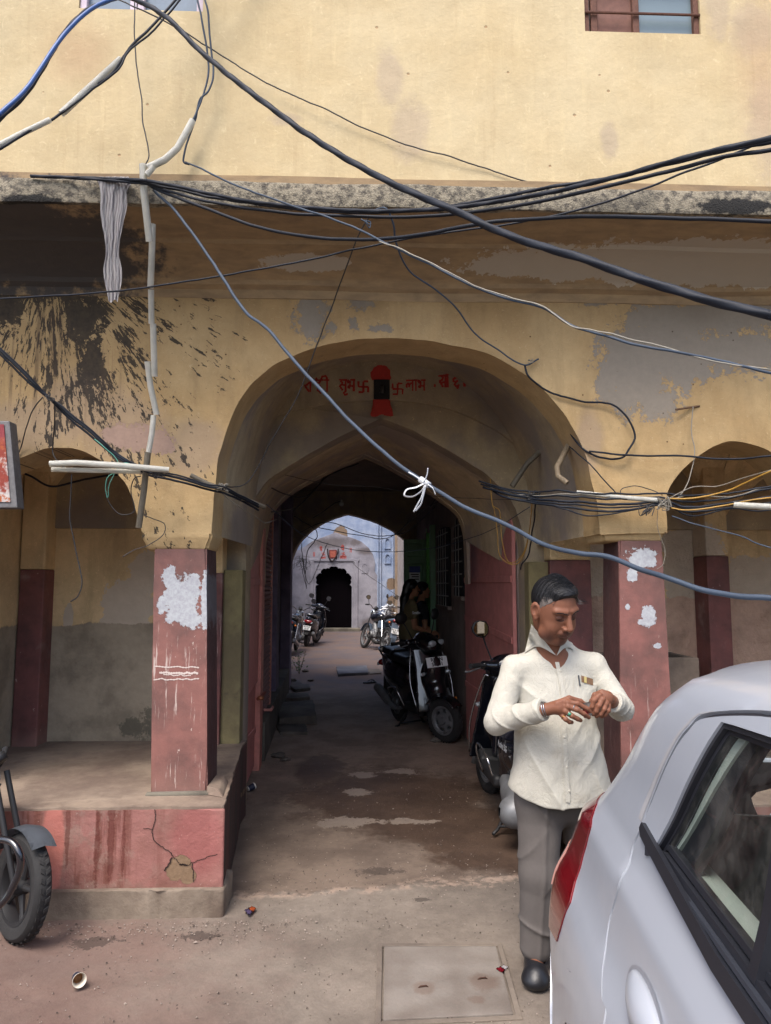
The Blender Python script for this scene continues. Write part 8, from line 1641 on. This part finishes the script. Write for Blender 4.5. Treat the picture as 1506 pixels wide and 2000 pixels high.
# ---- two women at the green door, deep in the passage
KM[0] = 1.5
def woman(label, loc, rz, top, hairlen, skinm, sc=1.0, arm_fwd=True, bag=False):
    r_ = thing('person', label, 'person', loc, rz)          # local: faces +x, left side +y
    hd = np.array((.035, 0, 1.545)); el, wr = {1: (np.array((.02, -.17, 1.05)), np.array((.24, -.14, .98)))}.get(1)
    def body(P):
        Q = P - hd; Qs = Q.copy(); Qs[..., 1] = np.abs(Q[..., 1])
        d = smin(sd_ell(Q, (-.012, 0, .022), (.088, .070, .088)), sd_ell(Q, (.028, 0, -.03), (.055, .055, .075)), .02); d = smin(d, sd_ell(Q, (.062, 0, -.088), (.022, .02, .018)), .02); d = smin(d, sd_cap(Q, (.085, 0, .005), (.104, 0, -.030), .008, .011), .008)
        d = smin(d, sd_cap(Qs, (.086, 0, -.056), (.080, .018, -.058), .008, .005), .006); d = smin(d, sd_cap(Qs, (.086, 0, -.066), (.078, .016, -.065), .008, .005), .005); d = smax(d, -sd_ell(Qs, (.094, .030, .004), (.014, .018, .011)), .008); d = smin(d, sd_ell(Qs, (-.006, .070, -.014), (.018, .008, .028)), .005)
        d = smin(d, sd_cap(P, hd + np.array((-.01, 0, -.06)), (-.01, 0, 1.36), .045, .052), .02); d = smin(d, sd_ell(P, (0, 0, 1.2), (.09, .15, .18)), .04); d = smin(d, sd_ell(P, (-.01, 0, .92), (.11, .16, .17)), .05)
        for s_ in (-1, 1):
            w_ = wr if arm_fwd else np.array((.05, -.2, .80)); a = np.array((0, s_ * .16, 1.32)); e2 = el * (1, 1, 1) if s_ < 0 else el * (1, -1, 1); w2 = w_ if s_ < 0 else w_ * (1, -1, 1)
            d = smin(d, smin(sd_cap(P, a, e2, .042, .036), sd_cap(P, e2, w2, .034, .022), .01), .03); dr_ = (w2 - e2) / np.linalg.norm(w2 - e2); pm = w2 + dr_ * .05; d = smin(d, sd_ell(P, pm, (.042, .014, .034)), .012)
            for k in range(4): b0 = pm + dr_ * .03 + np.array((0, 0, .022 - .015 * k)); d = smin(d, chain(P, [b0, b0 + dr_ * .03, b0 + dr_ * .05 + np.array((0, 0, -.018))], [.0085, .0078, .0062], .003), .004)
            b0 = pm + np.array((0, 0, .03)); d = smin(d, chain(P, [b0, b0 + dr_ * .035 + np.array((0, -s_ * .012, .008)), b0 + dr_ * .055 + np.array((0, -s_ * .015, -.004))], [.010, .009, .007], .003), .005)
            d = smin(d, chain(P, [(-.01, s_ * .085, .85), (.01, s_ * .085, .46), (-.02, s_ * .085, .08)], [.085, .052, .034], .01), .03); d = smin(d, sd_cap(P, (-.03, s_ * .085, .035), (.13, s_ * .09, .025), .03, .026), .01)
        return d
    iso_obj(body, (-.24, -.32, 0), (.38, .32, 1.68), .0085, 'body', skinm, r_, proj=1)
    def shirt(P):
        d = smin(sd_ell(P, (0, 0, 1.21), (.115, .175, .20)), sd_ell(P, (-.01, 0, .98), (.135, .18, .20)), .06)
        for s_ in (-1, 1): e2 = el if s_ < 0 else el * (1, -1, 1); a = np.array((0, s_ * .15, 1.33)); d = smin(d, smax(sd_cap(P, a, e2, .058, .062), (P - (a + (e2 - a) * .62)) @ ((e2 - a) / np.linalg.norm(e2 - a)), .004), .03)
        d = smin(d, sd_cap(P, (0, -.12, 1.36), (0, .12, 1.36), .042), .03); d = d + nsin(P, 18, 1.3) * .006; d = smax(d, .84 - P[..., 2], .004); return smax(d, -sd_cap(P, (-.01, 0, 1.36), (.02, 0, 1.6), .058), .004)
    iso_obj(shirt, (-.25, -.32, .78), (.3, .32, 1.5), .010, 'shirt', top, r_, proj=1)
    def tr(P):
        d = sd_ell(P, (-.01, 0, .85), (.125, .17, .14))
        for s_ in (-1, 1): d = smin(d, chain(P, [(-.01, s_ * .085, .82), (.01, s_ * .088, .46), (-.02, s_ * .088, .10)], [.10, .078, .06], .02), .02)
        return smax(smax(d, .09 - P[..., 2], .004), P[..., 2] - .9, .01)
    iso_obj(tr, (-.2, -.28, .06), (.2, .28, .95), .012, 'trousers', simple('black_leggings', srgb(22, 22, 26), .8) if 'black_leggings' not in bpy.data.materials else bpy.data.materials['black_leggings'], r_, proj=1)
    def hair(P):
        Q = P - hd; d = smax(sd_ell(Q, (-.016, 0, .028), (.096, .078, .094)), -( .032 + .9 * np.maximum(-Q[..., 0] - .0, 0) * -1 - 0 * Q[..., 2] + (-Q[..., 2]) * 0 - np.maximum(0, 0)) * 0 - 1, .01)
        cutp = Q[..., 0] * .85 - Q[..., 2] * .62 - .018; d = smax(sd_ell(Q, (-.016, 0, .028), (.097, .079, .095)), cutp, .008)
        if hairlen: d = smin(d, chain(Q, [(-.07, 0, .0), (-.105, -.01, -.14), (-.12, -.02, -.34), (-.125, -.03, -hairlen)], [.055, .06, .055, .03], .02), .03)
        else: d = smin(d, sd_ell(Q, (-.095, 0, -.01), (.045, .05, .045)), .01)
        return d + .003 * np.sin(Q[..., 1] * 180 + Q[..., 2] * 20)
    iso_obj(hair, (-.25, -.14, .85), (.2, .14, 1.7), .008, 'hair', simple('black_hair', srgb(18, 16, 18), .4) if 'black_hair' not in bpy.data.materials else bpy.data.materials['black_hair'], r_, proj=1)
    for s_ in (-1, 1):
        b_ = bmesh.new(); tube_bm(b_, [Vector(hd + np.array((.090 - .010 * t, s_ * (.018 + .026 * t), .004 - .003 * math.sin(t * 3)))) for t in np.linspace(0, 1, 5)], .003, 6); fin(b_, 'eye', bpy.data.materials['black_lashes'], r_, world=False)
        b_ = bmesh.new(); tube_bm(b_, [Vector(hd + np.array((.088 - .010 * t, s_ * (.014 + .032 * t), .028 + .003 * math.sin(t * 3)))) for t in np.linspace(0, 1, 5)], .003, 6); fin(b_, 'eyebrow', bpy.data.materials['black_lashes'], r_, world=False)
        b_ = bmesh.new(); box(b_, -.09, .15, s_ * .088 - .04, s_ * .088 + .04, .0, .022, .01, 2); fin(b_, 'sandal', MBLK, r_, world=False)
    return r_
SKW = skin_material('light_brown_skin', srgb(158, 112, 86), srgb(100, 66, 50))
w1 = at(800, 1160, 9.35); w1_ = woman('long haired woman in olive brown t-shirt standing in the passage facing the green door', (w1.x, 9.35, 0), R(12), simple('olive_brown_tshirt', srgb(98, 88, 62), .9, var=.15), .48, SKW, bag=True)
me = text_mesh('Smile', .05, extr=.001, bold=.001); o = link('sleeve_print', me, PLATE, w1_); o.matrix_local = Matrix.Translation((.02, -.236, 1.235)) @ Matrix.Rotation(R(90), 4, 'X')
w2 = at(822, 1165, 9.75); woman('woman with tied up hair in black top standing behind the long haired woman', (w2.x, 9.78, -.03), R(8), simple('black_top', srgb(30, 30, 36), .9), 0, SKW)
KM[0] = .76
bg_ = thing('carrier_bag', 'thin pale plastic bag with red fruit hanging from the long haired woman\'s hand', 'bag', (w1.x - .04, 9.12, .40))
BAGM = simple('thin_pale_plastic', srgb(190, 180, 182), .3, spec=.6)
bx, by = w1.x - .14, 9.08
iso_obj(lambda P: smin(sd_ell(P, (bx, by, .50), (.085, .07, .12)), sd_cap(P, (bx, by, .60), (bx + .02, by + .01, .74), .03, .012), .04) + .006 * np.sin(P[..., 2] * 60 + P[..., 0] * 50), (bx - .15, by - .13, .34), (bx + .15, by + .13, .80), .010, 'film', BAGM, bg_, world=True)
for k in range(4): lump('fruit', (bx + (-.03 if k % 2 else .03), by - .045, .44 + .05 * (k // 2)), (.036, .036, .036), simple('red_fruit', srgb(150, 50, 40), .4) if k == 0 else bpy.data.materials['red_fruit'], bg_, k, .02, sub=2)
# ================================================================== litter and loose stones
STONE = cement_material('loose_grey_stone', srgb(128, 118, 108), srgb(92, 84, 76), .7, .5)
def slab(label, px, Z, th, mat=STONE, name='stone_slab', cat='stone slab', group=None, bev=.012):
    q_ = [atz(*p, 0) for p in px]; c = sum(q_, Vector()) / len(q_); b_ = bmesh.new(); pts = []
    for i in range(len(q_)):
        a, d = q_[i], q_[(i + 1) % len(q_)]
        for t in np.linspace(0, 1, 7)[:-1]: p = a.lerp(d, t); pts.append((p.x + rnd.uniform(-.008, .008), p.y + rnd.uniform(-.012, .012)))
    solid_poly(b_, pts[::-1], Z - .01, Z + th, bev); o = fin(b_, name, mat, None, angle=50); tag(o, label, cat, group); return o
slab('large flat stone slab at the left foot of the passage wall', [(541, 1385), (612, 1380), (617, 1412), (545, 1418)], .0, .085, bev=.014); slab('thin cracked slab in front of the large stone slab', [(538, 1418), (598, 1418), (600, 1434), (548, 1434)], .0, .025)
slab('flat grey stone lying crossways in the middle of the passage floor', [(657, 1306), (716, 1304), (720, 1318), (660, 1321)], .0, .045, cement_material('blue_grey_flagstone', srgb(126, 128, 136), srgb(100, 102, 110), .4, .2))
slab('pale thin slab beside the flat grey stone', [(718, 1308), (742, 1308), (745, 1316), (722, 1317)], .0, .012)
for i, q_ in enumerate(([(555, 1336), (585, 1334), (592, 1342), (560, 1348)], [(566, 1344), (602, 1340), (606, 1348), (576, 1352)], [(548, 1362), (600, 1360), (606, 1368), (552, 1372)])):
    slab(['broken slab piece nearest the purple pillar foot', 'broken slab piece leaning out over the passage floor by the pillar', 'long low slab piece between the pillar and the large stone slab'][i], q_, 0, .03 + .01 * i)
for i, (px_, py_, r, d) in enumerate(((596, 1312, .05, 'first small lump of rubble at the pillar foot'), (607, 1330, .04, 'second small lump of rubble at the pillar foot'), (570, 1330, .06, 'dark rubble lump against the passage wall'), (543, 1478, .05, 'chipped stone lying by the red door post'), (557, 1485, .035, 'flat chip of plaster by the red door post'), (852, 1448, .05, 'flat chip beside the front wheel of the plated scooter'), (770, 1340, .05, 'rubble lump behind the plated scooter'), (905, 1240, .1, 'grey rubble lump near the far motorcycle'))):
    p = atz(px_, py_, 0); tag(lump('rubble', (p.x, p.y, r * .3), (r * 1.3, r, r * .5), STONE, None, i + 2.0, .35, f=4), d, 'rubble')
p = atz(760, 1262, 0); b_ = bmesh.new(); grid_bm(b_, lambda u, v: (p.x - .1 + .75 * u, p.y - .6 + 1.1 * v + .2 * math.sin(u * 5), .012 + .02 * abs(math.sin(u * 9 + v * 7)) * math.sin(math.pi * u) * math.sin(math.pi * v)), np.linspace(0, 1, 14), np.linspace(0, 1, 14)); bmesh.ops.solidify(b_, geom=b_.faces, thickness=.004); tag(fin(b_, 'plastic_sheet', simple('pale_grey_plastic_sheet', srgb(150, 156, 168), .5), None, smooth=True), 'crumpled pale plastic sheet on the ground behind the plated scooter', 'plastic sheet')
# sandal
sdl = thing('sandal', 'dark lone sandal lying on the passage floor', 'sandal', tuple(atz(722, 1334, 0)), R(35))
b_ = bmesh.new(); solid_poly(b_, [(.13 * math.cos(a) * (1 if math.cos(a) > 0 else 1), .045 * math.sin(a) * (1.15 if math.cos(a) > 0 else .8)) for a in np.linspace(0, 2 * math.pi, 24)[:-1]], .003, .022, .004); fin(b_, 'sole', MBLK, sdl, world=False)
for s_ in (-1, 1): tube('strap', spline([(.10, 0, .022), (.06, s_ * .02, .05), (.0, s_ * .042, .03), (-.01, s_ * .045, .015)], 5), .006, MBLK, sdl, 6, world=False)
# paper cup
cp_ = thing('paper_cup', 'small paper tea cup lying on its side at the lower left', 'cup', tuple(atz(152, 1925, 0)), R(-60))
cM = Matrix.Translation((0, 0, .027)) @ Matrix.Rotation(R(78), 4, 'Y'); WP = simple('white_cup_paper', srgb(224, 216, 200), .7); b_ = bmesh.new()
lathe_bm(b_, [(0, -.030), (.017, -.030), (.0175, -.031), (.0255, .030), (.0268, .032), (.0262, .034), (.0246, .032), (.0168, -.028), (0, -.028)], 36, cM, cap=False); fin(b_, 'cup_wall', WP, cp_, world=False, angle=50)
b_ = bmesh.new(); lathe_bm(b_, [(.0186, -.024), (.0248, .022)], 36, cM @ Matrix.Scale(1.02, 4), cap=False); fin(b_, 'printed_band', simple('dark_navy_print', srgb(34, 38, 62), .6), cp_, world=False, smooth=True)
b_ = bmesh.new(); lathe_bm(b_, [(.0, -.0275), (.0164, -.0275), (.0205, -.002), (.0202, -.002)], 24, cM, cap=False); fin(b_, 'tea_stain', simple('tea_stain', srgb(178, 128, 80), .5, var=.4, scale=60), cp_, world=False, smooth=True)
cp2 = thing('paper_cup', 'paper cup lying at the foot of the left passage jamb', 'cup', tuple(atz(490, 1545, 0)), R(40)); b_ = bmesh.new(); lathe_bm(b_, [(0, -.030), (.017, -.030), (.0255, .030), (.0262, .034), (.0246, .032), (.0168, -.028), (0, -.028)], 24, cM, cap=False); fin(b_, 'cup_wall', WP, cp2, world=False, angle=50)
b_ = bmesh.new(); lathe_bm(b_, [(.0186, -.024), (.0248, .022)], 24, cM @ Matrix.Scale(1.02, 4), cap=False); fin(b_, 'printed_band', bpy.data.materials['dark_navy_print'], cp2, world=False, smooth=True)
def wrapper(label, px, cols, amp=.006):
    w_ = thing('wrapper', label, 'wrapper', tuple(atz(*px[0], 0))); a, b2, c, d = [np.array(atz(*p, 0)) for p in px]
    for i, (u0, u1, m_) in enumerate(cols):
        b_ = bmesh.new(); grid_bm(b_, lambda u, v: tuple((lambda uu: (a * (1 - uu) + b2 * uu) * (1 - v) + (d * (1 - uu) + c * uu) * v + np.array((0, 0, .004 + amp * abs(math.sin(uu * 8 + v * 5)))))(u0 + (u1 - u0) * u)), np.linspace(0, 1, 6), np.linspace(0, 1, 6)); bmesh.ops.solidify(b_, geom=b_.faces, thickness=.0004); fin(b_, 'film', m_, w_, smooth=True)
OR_ = simple('orange_printed_film', srgb(206, 104, 60), .4, .1, var=.3, scale=60); WF = simple('white_film', srgb(214, 208, 210), .4, var=.1); PUR = simple('violet_printed_film', srgb(120, 104, 140), .4, .2, var=.3, scale=80)
wrapper('orange and silver sweet wrapper near the platform corner', [(477, 1781), (492, 1773), (501, 1777), (486, 1792)], [(0, .5, PUR), (.5, 1, OR_)]); wrapper('red and white sachet wrapper lying on the drain cover', [(968, 1896), (984, 1888), (994, 1893), (980, 1904)], [(0, .55, REDF), (.55, 1, WF)]); wrapper('small red scrap of wrapper behind the man\'s legs', [(1098, 1690), (1105, 1688), (1108, 1694), (1100, 1696)], [(0, 1, REDF)])
# countless crumbs and grit on the street
def grit():
    b_ = bmesh.new(); r2 = random.Random(5)
    for k in range(3600):
        if k < 500: x, y = r2.gauss(-.9, .5), 3.60 - abs(r2.gauss(0, .10))
        elif k < 800: x, y = r2.uniform(-.6, 1.2), r2.gauss(4.0, .16)
        else: x, y = r2.uniform(-2, 1.3), 2.3 + 5.2 * r2.random() ** 1.6
        s = r2.uniform(.0012, .0045) * (1.5 if r2.random() < .06 else 1); a = r2.uniform(0, 6.3); v = [b_.verts.new((x + s * math.cos(a + t) * r2.uniform(.7, 1.5), y + s * math.sin(a + t) * r2.uniform(.7, 1.3), -.001)) for t in (0, 1.6, 3.1, 4.7)]; t_ = b_.verts.new((x, y, s * .9))
        for i in range(4): b_.faces.new((v[i], v[(i + 1) % 4], t_))
    m = Mat('grit_mixed', .9); c = m.mix(m.step(m.noise(31, 2), .42, .58), srgb(74, 62, 54), srgb(160, 146, 134)); m.color(c); tag(fin(b_, 'grit', m.m, None), 'grit and crumbs strewn over the street', 'grit', kind='stuff')
grit()
# withered weeds at the pillar foot
wd = thing('weed', 'small green weed growing at the far left pillar foot', 'plant', tuple(at(588, 1290, 13.0)) [:2] + (0,))
b_ = bmesh.new()
for k in range(60):
    a = rnd.uniform(0, 6.3); h_ = rnd.uniform(.05, .42); r0 = rnd.uniform(.01, .16); c = Vector((wd.location.x - .03 + r0 * math.cos(a), 13.0 + r0 * math.sin(a), h_)); s = rnd.uniform(.02, .045); d = Vector((math.cos(a * 3), math.sin(a * 3), rnd.uniform(-.3, .8))).normalized(); e = d.orthogonal().normalized()
    b_.faces.new([b_.verts.new(v) for v in (c, c + d * s * .6 + e * s * .4, c + d * s * 1.4, c + d * s * .6 - e * s * .4)])
fin(b_, 'leaves', simple('dusty_green_leaf', srgb(74, 100, 56), .7, var=.3), wd)
b_ = bmesh.new()
for k in range(5): tube_bm(b_, [(wd.location.x - .03, 13.0, 0), (wd.location.x - .03 + rnd.uniform(-.12, .12), 13.0 + rnd.uniform(-.1, .1), rnd.uniform(.2, .42))], .004, 5)
fin(b_, 'stems', simple('dry_stem', srgb(104, 96, 62), .8), wd)
# the bucket by the far doorway
bk_ = thing('bucket', 'small pale bucket standing beside the far scalloped doorway', 'bucket', tuple(at(621, 1228, 24.3))[:2] + (.0,)); b_ = bmesh.new(); lathe_bm(b_, [(0, 0), (.10, 0), (.13, .30), (.14, .31), (.125, .30), (.095, .02), (0, .02)], 20, Matrix.Translation(bk_.location), cap=False); fin(b_, 'pail', simple('pale_bucket_plastic', srgb(150, 140, 128), .5), bk_, smooth=True)
